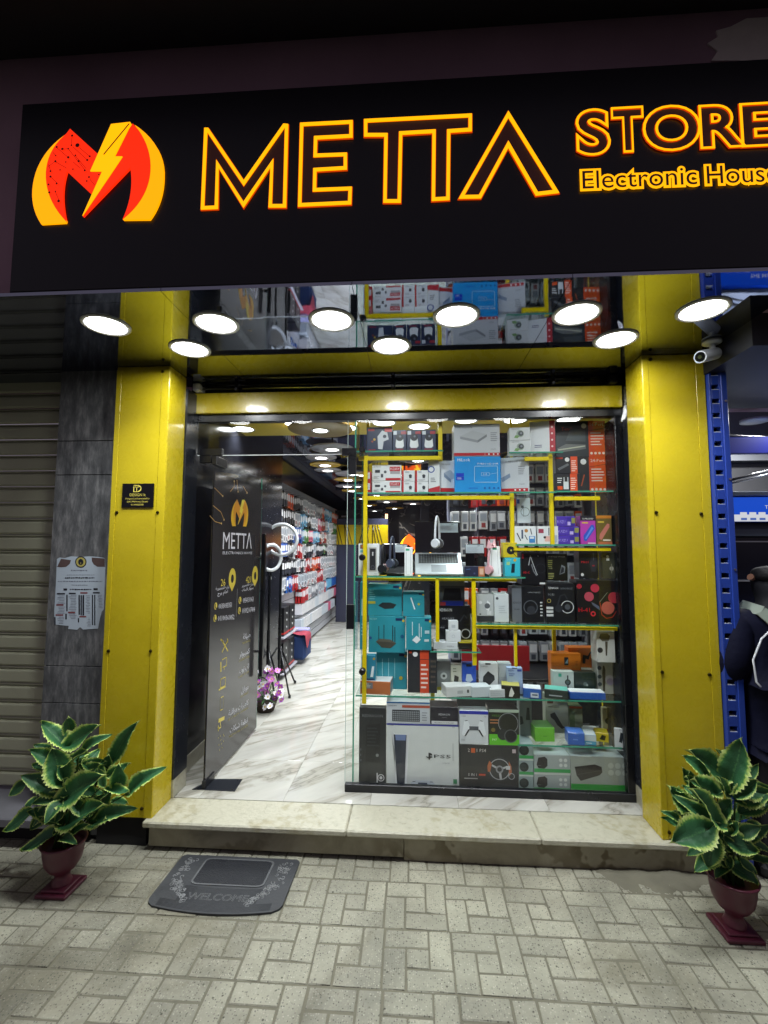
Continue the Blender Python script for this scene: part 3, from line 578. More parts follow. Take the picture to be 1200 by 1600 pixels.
# roller shutter left
sh = thing('roller_shutter', (-2.7, .22, 0), 'closed beige metal roller shutter of the neighbouring shop at the far left', 'shutter')
SHM = mat((184, 186, 158), .5, .0, name='shutter_metal', bump=.15, bscale=20, var=.25, vscale=2)
p_ = .0972; s0 = None
for k in range(25):
    z = .17+k*p_
    if s0 is None:
        mb = M(); prof = [(0, 0), (-.006, .004), (-.010, .012), (-.010, .066), (-.006, .074), (.014, .078), (.014, .0835), (-.002, .0865), (-.002, .0905), (.014, .0935), (.014, .0972)]
        V = [(x, yy, zq) for x in (-1.1, .66) for yy, zq in prof]; n = len(prof)
        mb.add(V, [(i, n+i, n+i+1, i+1) for i in range(n-1)], SHM); s0 = mb.build('slat', sh, local=True); s0.location = (0, 0, z)
    else: o = inst(s0, sh); o.location = (0, 0, z)
m_ = M(); m_.box(-2.06, -2.037, .12, .24, .15, 2.6, mat((30, 30, 30), .5, name='shutter_guide'), .002); m_.build('guide_rail', sh)
LED = mat((112, 112, 116), .7, name='ledge_stone', bump=.3, bscale=20, var=.25)
m_ = M(); m_.box(-4, -1.70, -.06, .3, .105, .15, LED, .006); m_.box(-4, -1.72, .03, .3, 0, .104, mat((22, 22, 22), .9, name='ledge_riser')); m_.build('stone_ledge', loc=(-2.4, 0, 0), label='low grey stone ledge in front of the roller shutter at the left', cat='ledge')
m_ = M(); m_.box(-1.665, -1.395, .02, .2, 0, .146, mat((14, 14, 14), .9, name='void_shade')); m_.build('pillar_plinth', loc=(-1.5, .1, 0), label='dark recessed plinth under the left yellow pillar', cat='plinth')  # near-black block paints the shade of the void under the pillar
_o1 = 'first second third fourth fifth sixth seventh eighth ninth tenth eleventh twelfth thirteenth fourteenth fifteenth sixteenth seventeenth eighteenth nineteenth'.split(); _o2 = ['twentieth', 'thirtieth', 'fortieth', 'fiftieth']; _o3 = ['twenty', 'thirty', 'forty', 'fifty']; hk = {}
def ordn(n): return _o1[n-1] if n < 20 else _o2[n//10-2] if n % 10 == 0 else _o3[n//10-2]+'-'+_o1[n % 10-1]
# ================================================================== shop interior
IWALL = mat((34, 35, 42), .16, name='black_wall_panel', var=.2)
m_ = M(); m_.box(-1.52, -1.42, .42, 2.45, SZ+.1, 2.5, IWALL); m_.box(-1.75, -1.62, 2.45, 9.5, SZ, 2.9, IWALL); m_.box(1.62, 1.7, .42, 9.5, SZ, 2.9, mat((70, 72, 78), .4, name='grey_side_wall', var=.1))
m_.box(-1.7, -1.42, 2.452, 2.46, SZ, 2.5, IWALL); m_.box(1.3, 1.62, .39, .42, SZ, 2.5, DGR); m_.box(-1.52, -1.4, .345, .419, SZ+.1, 2.5, DGR)
wi = m_.build('wall', kind='structure')
m_ = M(); m_.box(-1.515, -1.415, .345, 2.45, SZ+.0005, SZ+.099, STEPM, .002); m_.build('skirting', wi)
SPK = mat((190, 195, 200), .3, .6, name='led_speck'); m_ = M(); r6 = random.Random(9)  # pale specks painted in place of small LED lights
for k in range(70):
    y = r6.uniform(1.6, 2.44); z = r6.uniform(.7, 2.35); s_ = r6.uniform(.0025, .006); m_.box(-1.42, -1.4188, y, y+s_, z, z+s_, SPK)
m_.build('speck', wi, kind='stuff')
def marble_black():
    m, t, n, l, b = nodemat('black_marble'); geo = n.new('ShaderNodeNewGeometry'); nz = n.new('ShaderNodeTexNoise'); nz.inputs['Scale'].default_value = 1.4; nz.inputs['Detail'].default_value = 6; nz.inputs['Distortion'].default_value = 1.6
    l.new(geo.outputs['Position'], nz.inputs['Vector']); r = ramp(n, [(.485, (.018, .017, .02)), (.5, (.3, .27, .24)), (.515, (.02, .02, .022))]); l.new(nz.outputs[0], r.inputs[0]); l.new(r.outputs[0], b.inputs['Base Color']); b.inputs['Roughness'].default_value = .15; return m
m_ = M(); m_.box(-1.62, 1.62, 9.4, 9.5, SZ, 2.9, marble_black()); m_.box(.15, .3, 6.2, 9.4, SZ, 2.5, IWALL); m_.build('back_wall', kind='structure')
cl = M(); cl.box(-1.62, 1.62, 1.35, 9.5, 2.5, 2.52, CEILM); ce = cl.build('ceiling', kind='structure')
YST = mat((214, 190, 60), .45, name='yellow_ceiling_border')
YD = mat((206, 170, 60), .25, name='yellow_disc'); m_ = M(); m_.box(-1.42, 1.62, .462, 1.35, 2.4995, 2.52, YST); m_.box(-1.42, 1.62, .462, .475, 2.39, 2.4995, YST); m_.build('yellow_border', ce)
GD = mat((150, 150, 158), .25, name='grey_disc'); BD = mat((170, 150, 110), .25, name='beige_disc')
discs = [(-.707, .998, .245, BD), (-.713, 1.546, .19, GD), (-.884, 1.912, .15, GD), (-.926, 2.323, .165, YD), (-.958, 2.642, .15, GD), (-.70, 2.92, .22, GD), (-.83, 3.375, .18, YD), (-.926, 3.986, .17, GD), (-.93, 4.5, .16, YD), (-.6, 5.1, .2, GD), (-.9, 5.6, .16, YD), (-.5, 6.2, .2, GD), (-.9, 6.9, .17, YD),
         (-.1, 3.0, .2, YD), (.1, 4.0, .2, GD), (-.25, 5.0, .2, YD), (0, 6.6, .2, GD), (.7, 3.2, .2, GD), (.6, 1.9, .2, BD), (.05, 2.1, .18, GD), (1.1, 2.6, .16, YD), (-.4, 7.6, .2, YD), (-.9, 8.3, .2, GD)]
colw = {YD: 'yellow', GD: 'grey', BD: 'beige'}; wh = ['nearest the door', 'second from the door', 'third along the aisle', 'fourth along the aisle']
for i, (x, y, r_, mt) in enumerate(discs):
    zd = 2.42 - (.0 if i else -.03)
    where = f'{ordn(i+1)} from the door over the aisle' if i < 13 else f'{ordn(i-12)} of those behind the display window'
    t = thing('ceiling_disc', (x, y, zd), f'{colw[mt]} round ceiling disc, {where}', 'ceiling panel', 'round ceiling discs')
    mb = M(); mb.lathe([(.0001, 0), (r_-.004, 0), (r_, .004), (r_, .012), (r_-.004, .016), (.0001, .016)], (0, 0, 0), mt, 40); mb.build('disc', t, local=True)
    mb = M(); mb.cyl((0, 0, .016), (0, 0, 2.5-zd), .008, BLK, 8); mb.build('rod', t, local=True)
    downlight((x+.0, y, zd-.0015), (.052), 2 if i < 2 else 7.5, f'lit lamp in the {colw[mt]} ceiling disc, {where}', 'lamps along the shop ceiling')
for (x, y), nm in zip([(380, 670), (462, 661), (541, 668), (600, 660), (655, 666), (728, 656), (805, 656), (888, 655)], ['over the open door', 'before the first beige disc', 'by the left edge of the window', 'above the dark camera boxes', 'above the yellow upright', 'above the grey recorder box', 'above the stacked camera boxes', 'above the orange switch box']):
    p = atz(x, y, 2.4985); downlight((p.x, min(max(p.y, .93), 1.2), 2.4985), .075, 2.3, 'bright lamp in the yellow ceiling border, '+nm, 'lamps in the yellow ceiling border')

# slat wall with goods
SLW = mat((196, 198, 206), .45, name='white_slatboard'); GRV = mat((40, 40, 46), .6, name='slat_groove')
sl = thing('slat_wall', (-1.61, 2.5, 0), 'white slatted display wall running down the left side of the shop aisle', 'display wall')
m_ = M(); m_.box(-1.619, -1.603, 2.47, 8.2, SZ, 2.35, GRV); m_.build('groove_backing', sl)
for k in range(21):
    z = .17+k*.104
    for y0, y1 in ((2.47, 4.38), (4.39, 6.28), (6.29, 8.2)):
        m_ = M(); m_.box(-1.603, -1.588, y0, y1, z, min(z+.094, 2.35), SLW, .002); m_.build('slat', sl)
PAL = [('white', (216, 216, 218)), ('black', (34, 34, 38)), ('red', (178, 34, 36)), ('blue', (42, 96, 178)), ('orange', (226, 92, 34)), ('grey', (150, 152, 158)), ('silver', (196, 204, 212)), ('green', (70, 140, 70)), ('pink', (206, 96, 130)), ('light blue', (110, 178, 216)), ('yellow', (214, 186, 50))]
packs = {}
def pack_src(ci, kind):
    if (ci, kind) in packs: return None
    return True
gid = {}
def make_pack(ci, kind):
    nm, c = PAL[ci]; mb = M(); mt = mat(c, .3, name=nm+'_pack'); pr = mat((225, 225, 228) if ci not in (0, 6) else (150, 156, 166), .4, name='pack_print'); pr2 = mat((150, 60, 60) if (ci+kind) % 4 == 0 else (70, 74, 84), .4, name='pack_print2')
    # stack of cards on a hook; faces +X, hangs from the top
    h = (.17, .15, .185)[kind]; wd2 = (.038, .045, .032)[kind]
    for q in range(3):
        x0 = .015+q*.036; j = (q-1)*.004
        mb.box(x0, x0+.024, -wd2+j, wd2+j, -h, 0, mt, .002)
    x1 = .015+2*.036+.0245
    mb.box(x1, x1+.0006, -wd2*.8+.004, wd2*.8+.004, -h*.55, -h*.12, pr); mb.box(x1, x1+.0012, -wd2*.5+.004, wd2*.5+.004, -h*.9, -h*.65, pr2)
    mb.box(.02, .11, -wd2-.0042, -wd2-.0036, -h*.5, -h*.2, pr)
    mb.cyl((0, 0, .008), (.14, 0, .012), .0022, STEEL, 5)
    return mb
rows = [2.2, 2.0, 1.8, 1.6, 1.4, 1.2, 1.0, .8, .6]
def place_pack(x, y, z, ci, kind, rz, where, grp):
    nm = PAL[ci][0]; lab = f'{nm} packs on the {where}'
    kw = dict(label=lab.replace('packs on the', 'packs,'), cat='accessory pack', group=grp)
    if (ci, kind) not in packs: o = make_pack(ci, kind).build('accessory_pack', None); packs[(ci, kind)] = o; tag(o, **kw)
    else: o = inst(packs[(ci, kind)], **kw)
    o.location = (x, y, z); o.rotation_euler = (0, 0, rz); return o
r7 = random.Random(12); cnt = 0; far = M()
ROWN = ['in the top row', 'in the second row', 'in the third row', 'in the fourth row', 'in the fifth row', 'in the sixth row', 'in the seventh row', 'in the eighth row', 'in the lowest row']
for ri, z in enumerate(rows):
    y = 2.58; run = 0; ci = 0
    while y < 7.9:
        if run <= 0: ci = r7.choice([0, 0, 0, 0, 1, 1, 2, 2, 3, 4, 4, 5, 6, 6, 6, 0, 9, 0, 2, 0, 6, 7, 0, 8]) if y > 3.4 else [1, 1, 0, 3, 1, 0, 5, 1, 1][ri] if run > -1e9 and y < 2.9 else r7.choice([1, 2, 3, 4, 0, 6]); run = r7.randint(1, 5)
        if not (ri >= 6 and y < 3.7):
            kind = r7.randint(0, 2); hk[ri] = hk.get(ri, 0)+1
            if y < 6.6 and cnt < 262:
                place_pack(-1.588, y, z+r7.uniform(-.012, .012), ci, kind, r7.uniform(-.06, .06), f'{ordn(hk[ri])} hook from the door {ROWN[ri]}, slatted wall', 'accessory packs on the white slatted wall'); cnt += 1
            else:
                far.box(-1.588, -1.48, y-.034, y+.030, z-.14, z, mat(PAL[ci][1], .35, name=PAL[ci][0]+'_pack'))
        y += r7.choice([.085, .095, .10]) + (.0 if y < 5 else .02); run -= 1
far.build('accessory_pack_rows', loc=(-1.55, 7.3, 1.2), label='densely hung accessory packs at the far end of the white slatted wall', cat='accessory packs', kind='stuff')
# black cartons with white knobs at the foot of the slat wall
KN = mat((220, 220, 220), .4, name='white_dot')
for k, (y0, z0) in enumerate([(2.56, .60), (2.80, .60), (2.56, .22), (2.80, .22)]):
    m_ = M(); m_.box(-1.585, -1.40, y0, y0+.22, z0, z0+.30, mat((24, 24, 28), .35, name='black_carton'), .003); m_.box(-1.586, -1.398, y0-.001, y0+.221, z0+.012, z0+.03, mat((180, 30, 30), .4, name='red_band'))
    nm = ['upper near', 'upper far', 'lower near', 'lower far'][k]
    o = m_.build('speaker_carton', loc=(-1.5, y0+.1, z0), label=f'black carton with white dots by the slatted wall foot, {nm} of four', cat='carton', group='black dotted cartons')
    m_ = M()
    for q in range(3):
        m_.cyl((-1.44, y0+.0005, z0+.08+q*.075), (-1.44, y0-.002, z0+.08+q*.075), .011, KN, 12); m_.cyl((-1.53, y0+.0005, z0+.08+q*.075), (-1.53, y0-.002, z0+.08+q*.075), .011, KN, 12)
        m_.cyl((-1.4005, y0+.11, z0+.08+q*.075), (-1.398, y0+.11, z0+.08+q*.075), .012, KN, 12)
    m_.build('dots', o)
ls = thing('low_shelf', (-1.5, 2.8, .2), 'pair of thin shelves carrying the black dotted cartons', 'shelf')
for z_ in (.195, .575): m_ = M(); m_.box(-1.588, -1.38, 2.5, 3.1, z_, z_+.015, mat((170, 170, 180), .3, name='shelf_board')); m_.build('board', ls)
# fleece blankets draped on a crate
m_ = M(); CB = mat((28, 52, 100), .8, name='blue_fleece'); CR_ = mat((150, 48, 66), .8, name='red_fleece')
m_.box(-1.58, -1.30, 3.16, 3.5, SZ+.05, .50, CB, .03)
V = []
for i in range(13):
    for j in range(9):
        u, v = i/12, j/8; top = min(u, .72)/.72; dr = max(0, u-.72)/.28
        V.append((-1.57+.275*top+.012*dr, 3.14+.30*v+.05*math.sin(u*6)*.5, .512+.010*math.sin(u*9+v*4)-.17*dr*(.7+.3*math.sin(v*7))))
m_.add(V, [(i*9+j, (i+1)*9+j, (i+1)*9+j+1, i*9+j+1) for i in range(12) for j in range(8)], CR_, True)
m_.box(-1.575, -1.31, 3.34, 3.48, .502, .54, mat((150, 150, 190), .8, name='pale_fleece'), .015)
m_.build('fleece_blanket', loc=(-1.4, 3.4, SZ), label='folded blue and red fleece on a low crate at the foot of the slatted wall', cat='fleece')
# red and white stand at the end of the aisle
m_ = M(); 
for k in range(5): m_.box(-1.55, -1.2, 7.2, 7.4, .25+k*.16, .25+k*.16+.12, mat((190, 30, 34), .4, name='red_goods') if k % 2 else WHT, .005)
m_.box(-1.58, -1.17, 7.18, 7.42, SZ, .22, mat((60, 130, 50), .6, name='green_base'), .004); m_.build('goods_rack', loc=(-1.4, 7.3, SZ), label='red and white goods rack at the far end of the aisle', cat='rack')
m_ = M(); m_.box(-1.55, -1.15, 6.6, 6.64, 1.9, 2.3, mat((30, 30, 34), .3, name='dark_display'), .004)
for q in range(3): m_.box(-1.42, -1.33, 6.596, 6.6, 2.0+q*.08, 2.03+q*.08, WHT)
m_.build('display_board', loc=(-1.35, 6.6, 1.9), label='dark hanging panel with white lines above the far end of the aisle', cat='panel')
# yellow counter front, LED strip, back logo
m_ = M(); a = aty(566, 820, 6.4); b_ = aty(606, 851, 6.4); m_.box(a.x-.5, b_.x, 6.4, 6.6, SZ, a.z+.12, mat((60, 62, 84), .3, name='counter_top'), .005); o = m_.build('counter', loc=(-.4, 6.4, SZ), label='shop counter with a yellow panel crossed by black lines at the back of the shop', cat='counter')
m_ = M(); m_.box(a.x-.5, b_.x, 6.392, 6.3995, b_.z, a.z, mat((216, 184, 10), .3, name='counter_yellow')); 
r8 = random.Random(4)
for k in range(14):
    x = a.x-.45+k*.065; m_.tube([(x, 6.388, b_.z), (x+r8.uniform(-.12, .12), 6.388, a.z)], .008, BLK, 4)
m_.build('panel', o)
LEDM = emis((255, 190, 140), 5, 'warm_led'); m_ = M(); a = aty(602, 803, 7.0); b_ = aty(608, 852, 7.0)
m_.box(a.x, a.x+.018, 7.0, 7.02, b_.z, a.z, LEDM); m_.box(a.x+.03, a.x+.048, 7.0, 7.02, b_.z, a.z, LEDM); m_.box(a.x-.01, a.x+.06, 7.02, 7.03, b_.z-.8, a.z+.02, BLK); m_.build('led_strip', loc=(a.x, 7, b_.z), label='upright warm glowing LED strip on the back wall left of the flame logo', cat='led light')
def emblem(name, parent, fn, cols, depth):
    for nm, (mt, shp) in EMB.items():
        pts = [fn((x-70)/1065, (900-y)/824) for x, y in bez(shp)]; n = len(pts); mb = M(); dv = Vector(depth)*(1.3 if nm == 'bolt' else 1)
        mb.add([p+dv for p in pts]+pts, [tuple(range(n))[::-1], tuple(range(n, 2*n))]+[(k, n+k, n+(k+1) % n, (k+1) % n) for k in range(n)], cols[nm.split('_')[0]])
        mb.build(name+'_'+nm.split('_')[0], parent)
bl = thing('wall_logo', (0, 8, 1.3), 'glowing orange and yellow flame logo on the dark marble at the back of the shop', 'logo'); a = aty(624, 870, 8.0); b_ = aty(676, 832, 8.0)
emblem('logo', bl, lambda u, v: Vector((a.x+(b_.x-a.x)*u, 8.0, a.z+(b_.z-a.z)*v)), {'flame': emis((255, 190, 30), 3, 'logo_yellow'), 'arch': emis((255, 90, 16), 2.4, 'logo_orange'), 'bolt': emis((255, 200, 40), 3, 'logo_yellow')}, (0, -.03, 0))
m_ = M(); m_.box(-.32, .15, 8.02, 8.1, SZ, 2.5, marble_black()); m_.build('marble_panel', loc=(0, 8, SZ), label='black veined marble panel behind the glowing flame logo', cat='wall panel')
# grid panel with hanging goods behind the window
gp_ = thing('grid_panel', (.8, 2.05, SZ), 'pale grey grid stand hung with cable packs behind the display window', 'display stand')
m_ = M()
for x in (.34, .62, .95, 1.28, 1.58): m_.box(x-.012, x+.012, 2.04, 2.06, SZ, 2.4, mat((180, 182, 206), .3, name='lilac_upright'), .003)
m_.build('frame', gp_)
m_ = M(); m_.box(.34, 1.6, 2.065, 2.07, .3, 2.38, mat((92, 94, 104), .5, name='grid_back')); m_.build('back_panel', gp_)
for ri, z in enumerate([2.34, 2.12, 1.9, 1.66, 1.42, 1.18, .94, .7]):
    x = .39; ci = 0; run = 0; hn = 0
    while x < 1.58:
        if run <= 0: ci = r7.choice([0, 6, 0, 6, 0, 1, 6, 9, 0, 5, 4, 5, 2]); run = r7.randint(2, 4)
        hn += 1
        place_pack(x, 2.045, z, ci, r7.choice([0, 2]), -PI/2+r7.uniform(-.08, .08), f'{ordn(hn)} hook from the left {ROWN[ri]} of the grid stand', 'cable packs on the grid stand'); x += .088; run -= 1
m_ = M(); m_.box(.35, 1.5, 1.45, 2.0, SZ, .5, mat((26, 26, 30), .35, name='dark_cabinet'), .005); m_.box(.4, .95, 1.5, 1.52, .55, .75, mat((150, 26, 34), .4, name='red_carton')); m_.build('low_cabinet', loc=(.9, 1.7, SZ), label='dark low cabinet behind the display window boxes', cat='cabinet')

# flower basket
fb = thing('flower_basket', (-1.275, 1.60, SZ), 'basket of purple and white artificial flowers on the floor behind the open door', 'flower basket')
m_ = M(); m_.lathe([(.001, 0), (.07, 0), (.10, .09), (.105, .1), (.095, .1), (.07, .03)], (-1.275, 1.60, SZ), mat((52, 40, 30), .8, name='wicker'), 20); m_.build('basket', fb)
FC = [mat((176, 84, 190), .5, name='purple_petal'), mat((236, 234, 240), .5, name='white_petal'), mat((206, 120, 200), .5, name='pink_petal')]; LF = mat((40, 84, 34), .5, name='leaf_green')
r9 = random.Random(2)
for k in range(36):
    c = Vector((-1.275+r9.uniform(-.12, .14), 1.56+r9.uniform(-.1, .08), SZ+.07+r9.uniform(0, .3)*(1 if k % 3 else .6))); m_ = M(); fm = FC[r9.choice([0, 0, 1, 1, 2])]; tilt = Matrix.Rotation(r9.uniform(.3, 1.3), 4, 'X') @ Matrix.Rotation(r9.uniform(-.6, .6), 4, 'Y')
    for q in range(7):
        t = 2*PI*q/7; a = Vector((math.cos(t), math.sin(t), .25)); s_ = Vector((-math.sin(t), math.cos(t), 0)); r_ = r9.uniform(.024, .036)
        m_.add([tilt @ v+c for v in (Vector((0, 0, 0)), a*r_*.6+s_*.012, a*r_, a*r_*.6-s_*.012)], [(0, 1, 2, 3)], fm)
    m_.cyl(c, c+(tilt @ Vector((0, 0, .008))), .006, mat((220, 190, 60), .5, name='flower_centre'), 7); m_.build('flower', fb)
m_ = M()
for k in range(60):
    c = Vector((-1.275, 1.6, SZ+.08)); t = r9.uniform(0, 2*PI); e = c+Vector((math.cos(t)*r9.uniform(.06, .2), math.sin(t)*r9.uniform(.06, .17), r9.uniform(-.0, .28))); d = (e-c).normalized().cross(Vector((0, 0, 1)))*.009; mid = c.lerp(e, .6)+Vector((0, 0, .02)); m_.add([c, mid+d, e, mid-d], [(0, 1, 2, 3)], LF)
m_.build('greenery', fb, kind='stuff')
# tripods with ring lights
def ringlight(cx, cy, cz, R_, tiltz, label):
    t = thing('ring_light', (cx, cy, cz), label, 'ring light', 'ring lights'); mb = M(); n = 40; V = []
    T_m = Matrix.Rotation(tiltz, 4, 'Z')
    pts = [T_m @ Vector((R_*math.cos(2*PI*k/n), 0, R_*math.sin(2*PI*k/n))) for k in range(n)]
    mb.tube(pts, .017, mat((214, 218, 222), .35, name='ring_white'), 10, closed=True); mb.build('ring', t, local=True)
    mb = M(); mb.cyl((0, 0, -R_-.015), (0, 0, -R_-.06), .01, BLK, 10); mb.cyl((0, 0, -R_-.05), (0, 0, -R_-.09), .005, WHT, 8); mb.build('socket', t, local=True)
p = aty(440, 843, 2.15); ringlight(p.x, 2.15, p.z, .155, .1, 'larger white ring light on the stand, hooked through the smaller one')
p2 = aty(424, 871, 2.05); ringlight(p2.x, 2.05, p2.z, .125, 1.0, 'smaller white ring light hanging turned aside through the larger one')
def tripod(c, ztop, label, spread=.27):
    t = thing('light_stand', c, label, 'tripod'); c = Vector(c); mb = M(); mb.cyl(c+Vector((0, 0, .1)), (c.x, c.y, ztop), .012, BLK, 10); mb.cyl(c+Vector((0, 0, .3)), (c.x, c.y, ztop*.6), .016, BLK, 10); mb.build('pole', t)
    for k in range(3):
        a = 2*PI*k/3-.9; f_ = c+Vector((math.cos(a)*spread, math.sin(a)*spread, .008)); top = c+Vector((math.cos(a)*.02, math.sin(a)*.02, .42)); mb = M(); mb.tube([top, f_], .009, BLK, 6); mb.cyl(f_-Vector((0, 0, .008)), f_+Vector((0, 0, .02)), .013, BLK, 8); mb.build('leg', t)
        mb = M(); mb.tube([c+Vector((0, 0, .16)), top.lerp(f_, .5)], .006, BLK, 6); mb.build('brace', t)
tripod((p.x, 2.15, SZ), p.z-.2, 'black tripod light stand on the marble floor by the black wall'); tripod((p2.x+.02, 1.95, SZ), p2.z-.17, 'second black tripod stand behind the open glass door', .2)

# ================================================================== glass door
DX = -1.22
gd = thing('glass_door', (DX, .31, SZ), 'open frameless glass door covered with dark printed film and long black handle', 'door')
VIN = mat((58, 56, 58), .16, name='dark_vinyl', var=.12, vscale=1.2, spec=.5, coat=.15)
m_ = M(); m_.box(DX-.004, DX+.004, .30, 1.19, .162, 2.108, GLASS); gl_ = m_.build('glass_leaf', gd)
m_ = M(); m_.box(DX+.0045, DX+.0052, .302, 1.186, .164, 2.02, VIN); m_.box(DX-.0052, DX-.0045, .302, 1.186, .164, 2.02, VIN); pf_ = m_.build('printed_film', gd)
m_ = M(); m_.box(DX-.004, DX+.004, 1.1901, 1.1925, .162, 2.108, GREEN_EDGE); m_.build('glass_edge', gl_)
def DP(x, y): p = atx(x, y, DX+.0056); return Vector((DX+.0056, p.y, p.z))
TS = lambda y, z, d=0: Matrix(((0, 0, 1, DX+.0056+d), (1, 0, 0, y), (0, 1, 0, z), (0, 0, 0, 1)))
WP = mat((214, 214, 222), .4, name='white_print'); YP = mat((206, 186, 70), .4, name='yellow_print'); GP = mat((150, 138, 60), .5, name='dull_gold_print'); LG = mat((140, 142, 146), .5, name='grey_print')
def dtext(s, xa, ya, xb, yb, ht, m, res=1):   # baseline from photo point a to b, cap height in px at a
    a, b_ = DP(xa, ya), DP(xb, yb); h = DP(xa, ya-ht).z-a.z; wd_ = b_.y-a.y; vs, fs, x0, x1 = textgeo(s, res); k = h/.69
    dprint.add([Vector((DX+.0057, a.y+(v[0]-x0)/(x1-x0)*wd_, a.z+(b_.z-a.z)*(v[0]-x0)/(x1-x0)+v[1]*k)) for v in vs], fs, m)
dprint = M()
a, b_ = DP(361, 822), DP(387, 822); t_ = DP(361, 775)
emblem('logo', pf_, lambda u, v: Vector((DX+.0056, a.y+(b_.y-a.y)*u, a.z+(t_.z-a.z)*v)), {'flame': mat((222, 178, 50), .35, name='logo_gold'), 'arch': mat((204, 140, 44), .35, name='logo_amber'), 'bolt': mat((226, 206, 80), .35, name='logo_bolt')}, (.0012, 0, 0))
dtext('METTΛ', 348, 858, 393, 857, 27, WP, 2); dtext('ELECTRONICS HOUSE', 348, 866, 394, 866, 4.5, WP)
dtext('26', 345, 916, 352, 915, 11, YP, 2); dtext('421', 384, 911, 392, 910, 10, YP, 2)
def pin(x, y, w_, h_):
    c = DP(x, y-h_*.68); wy = DP(x+w_/2, y).y-DP(x-w_/2, y).y; hz = DP(x, y-h_).z-DP(x, y).z; P = []
    for k in range(25): t = -.35*PI/2+(PI+.35*PI)*k/24; P.append(Vector((c.x, c.y+wy/2*math.cos(t), c.z+wy/2*1.15*math.sin(t))))
    P.append(Vector((c.x, c.y, c.z-hz*.62))); dprint.add([v+Vector((.0002, 0, 0)) for v in P], [tuple(range(len(P)))], YP)
    dprint.add([Vector((c.x+.0005, c.y+wy*.2*math.cos(t*PI/7), c.z+wy*.24*math.sin(t*PI/7))) for t in range(14)], [tuple(range(14))], VIN)
pin(363, 926, 11, 32); pin(398.5, 918, 9, 27)
dtext(arabic('شارع الجمهورية'), 337, 922, 358, 919, 4.5, WP); dtext(arabic('امام برج'), 340, 930, 356, 926, 5, WP); dtext(arabic('شارع التحرير'), 378, 917, 397, 914, 4, WP); dtext(arabic('بجوار البنك'), 378, 924, 396, 920, 4, WP)
def dcirc(x, y, rpx, m, d=.0002):
    c = DP(x, y); r_ = DP(x, y-rpx).z-c.z; dprint.add([Vector((c.x+d, c.y+r_*math.cos(t*PI/10), c.z+r_*math.sin(t*PI/10))) for t in range(20)], [tuple(range(20))], m)
for x, y, s_, x2 in [(337, 947, '0033033351', 362), (336, 966, '01100361852', 366), (375, 938, '0954131063', 396), (374, 954, '01092107404', 398)]:
    dcirc(x, y, 5.6, YP)
    c = DP(x, y); q_ = .012; dprint.tube([c+Vector((.0006, -.008, .016)), c+Vector((.0006, -.012, .0)), c+Vector((.0006, .0, -.014)), c+Vector((.0006, .012, -.014))], .0035, VIN, 4)
    dtext(s_, x+4.5, y+4.5, x2, y+1.5, 8, WP)
def dline(pts, wpx, m, d=.0003):
    P = [DP(*q_)+Vector((d, 0, 0)) for q_ in pts]; r_ = (DP(350, 1000).z-DP(350, 1001).z)*wpx/2
    for p0, p1 in zip(P, P[1:]):
        dv = (p1-p0).normalized(); n_ = Vector((0, -dv.z, dv.y))*r_; e = dv*r_*.5; dprint.add([p0-n_-e, p1-n_+e, p1+n_+e, p0+n_-e], [(0, 1, 2, 3)], m)
dline([(371, 920), (369, 963)], .9, LG)
dline([(347, 1001), (356, 1017)], 2.4, YP); dline([(356, 1000), (347, 1019)], 2.0, YP); dline([(355, 998), (356, 1003), (353, 1004)], 1.8, YP); dline([(345, 999), (349, 1003)], 2.5, YP)
dline([(345, 1035), (345, 1049)], 3.6, YP); dline([(347, 1031), (354, 1027), (354, 1040), (348, 1043)], 1.4, YP); dline([(350, 1043), (350, 1046)], 1.8, YP)
dline([(345, 1061), (352, 1058), (352, 1071), (344, 1075), (345, 1061)], 1.4, YP); dline([(342, 1078), (352, 1073)], 2.4, YP)
dline([(345, 1090), (349, 1088)], 1.5, YP); dline([(344, 1091), (344, 1109)], .6, GP); dline([(349, 1088), (349, 1107)], .6, GP); dline([(344, 1110), (348, 1108)], 1.5, YP)
dline([(342, 1126), (350, 1122)], 5.5, YP); dline([(344, 1128), (345, 1136), (341, 1139)], 2, YP); dline([(341, 1134), (341, 1142)], 2, YP)
for x, y in [(344, 1150), (349, 1148), (345, 1156), (349, 1158), (342, 1164), (347, 1168), (343, 1172), (350, 1150), (341, 1153), (346, 1162)]: dcirc(x, y, 1.3, GP)
for ar, en, xa, ya, xb, yb, h in [('صيانة', 'MAINTENANCE', 380, 999, 391, 995, 8), ('كمبيوتر', 'COMPUTER', 374, 1027, 390, 1020, 8), ('لاب توب', 'LAPTOP', 374, 1052, 389, 1044, 8), ('موبايل', 'MOBILE', 377, 1083, 388, 1076, 8), ('كاميرات مراقبة', 'SECURITY CAMERA', 357, 1119, 388, 1100, 8), ('انظمة شبكات', 'NETWORK SYSTEM', 359, 1145, 387, 1128, 8)]:
    dtext(arabic(ar), xa, ya, xb, yb, h, WP, 2); dtext(en, xa-1, ya+8, xb, yb+7, 3.4, GP)
for pts in [[(333, 790), (345, 800), (350, 812)], [(328, 806), (336, 815), (346, 818)], [(335, 762), (348, 775)], [(370, 750), (372, 768)], [(360, 768), (366, 760), (366, 752)], [(380, 760), (386, 770)]]:
    dline(pts, 1.0, mat((190, 150, 80), .4, name='circuit_gold')); dcirc(*pts[-1], 1.6, mat((220, 190, 120), .4, name='circuit_dot'))
dprint.build('door_print', pf_)
m_ = M(); m_.box(DX+.03, DX+.058, 1.13, 1.162, .56, 1.66, BLK, .004)
for z in (.75, 1.47): m_.cyl((DX+.004, 1.146, z), (DX+.035, 1.146, z), .01, BLK, 10)
m_.build('handle', gd)
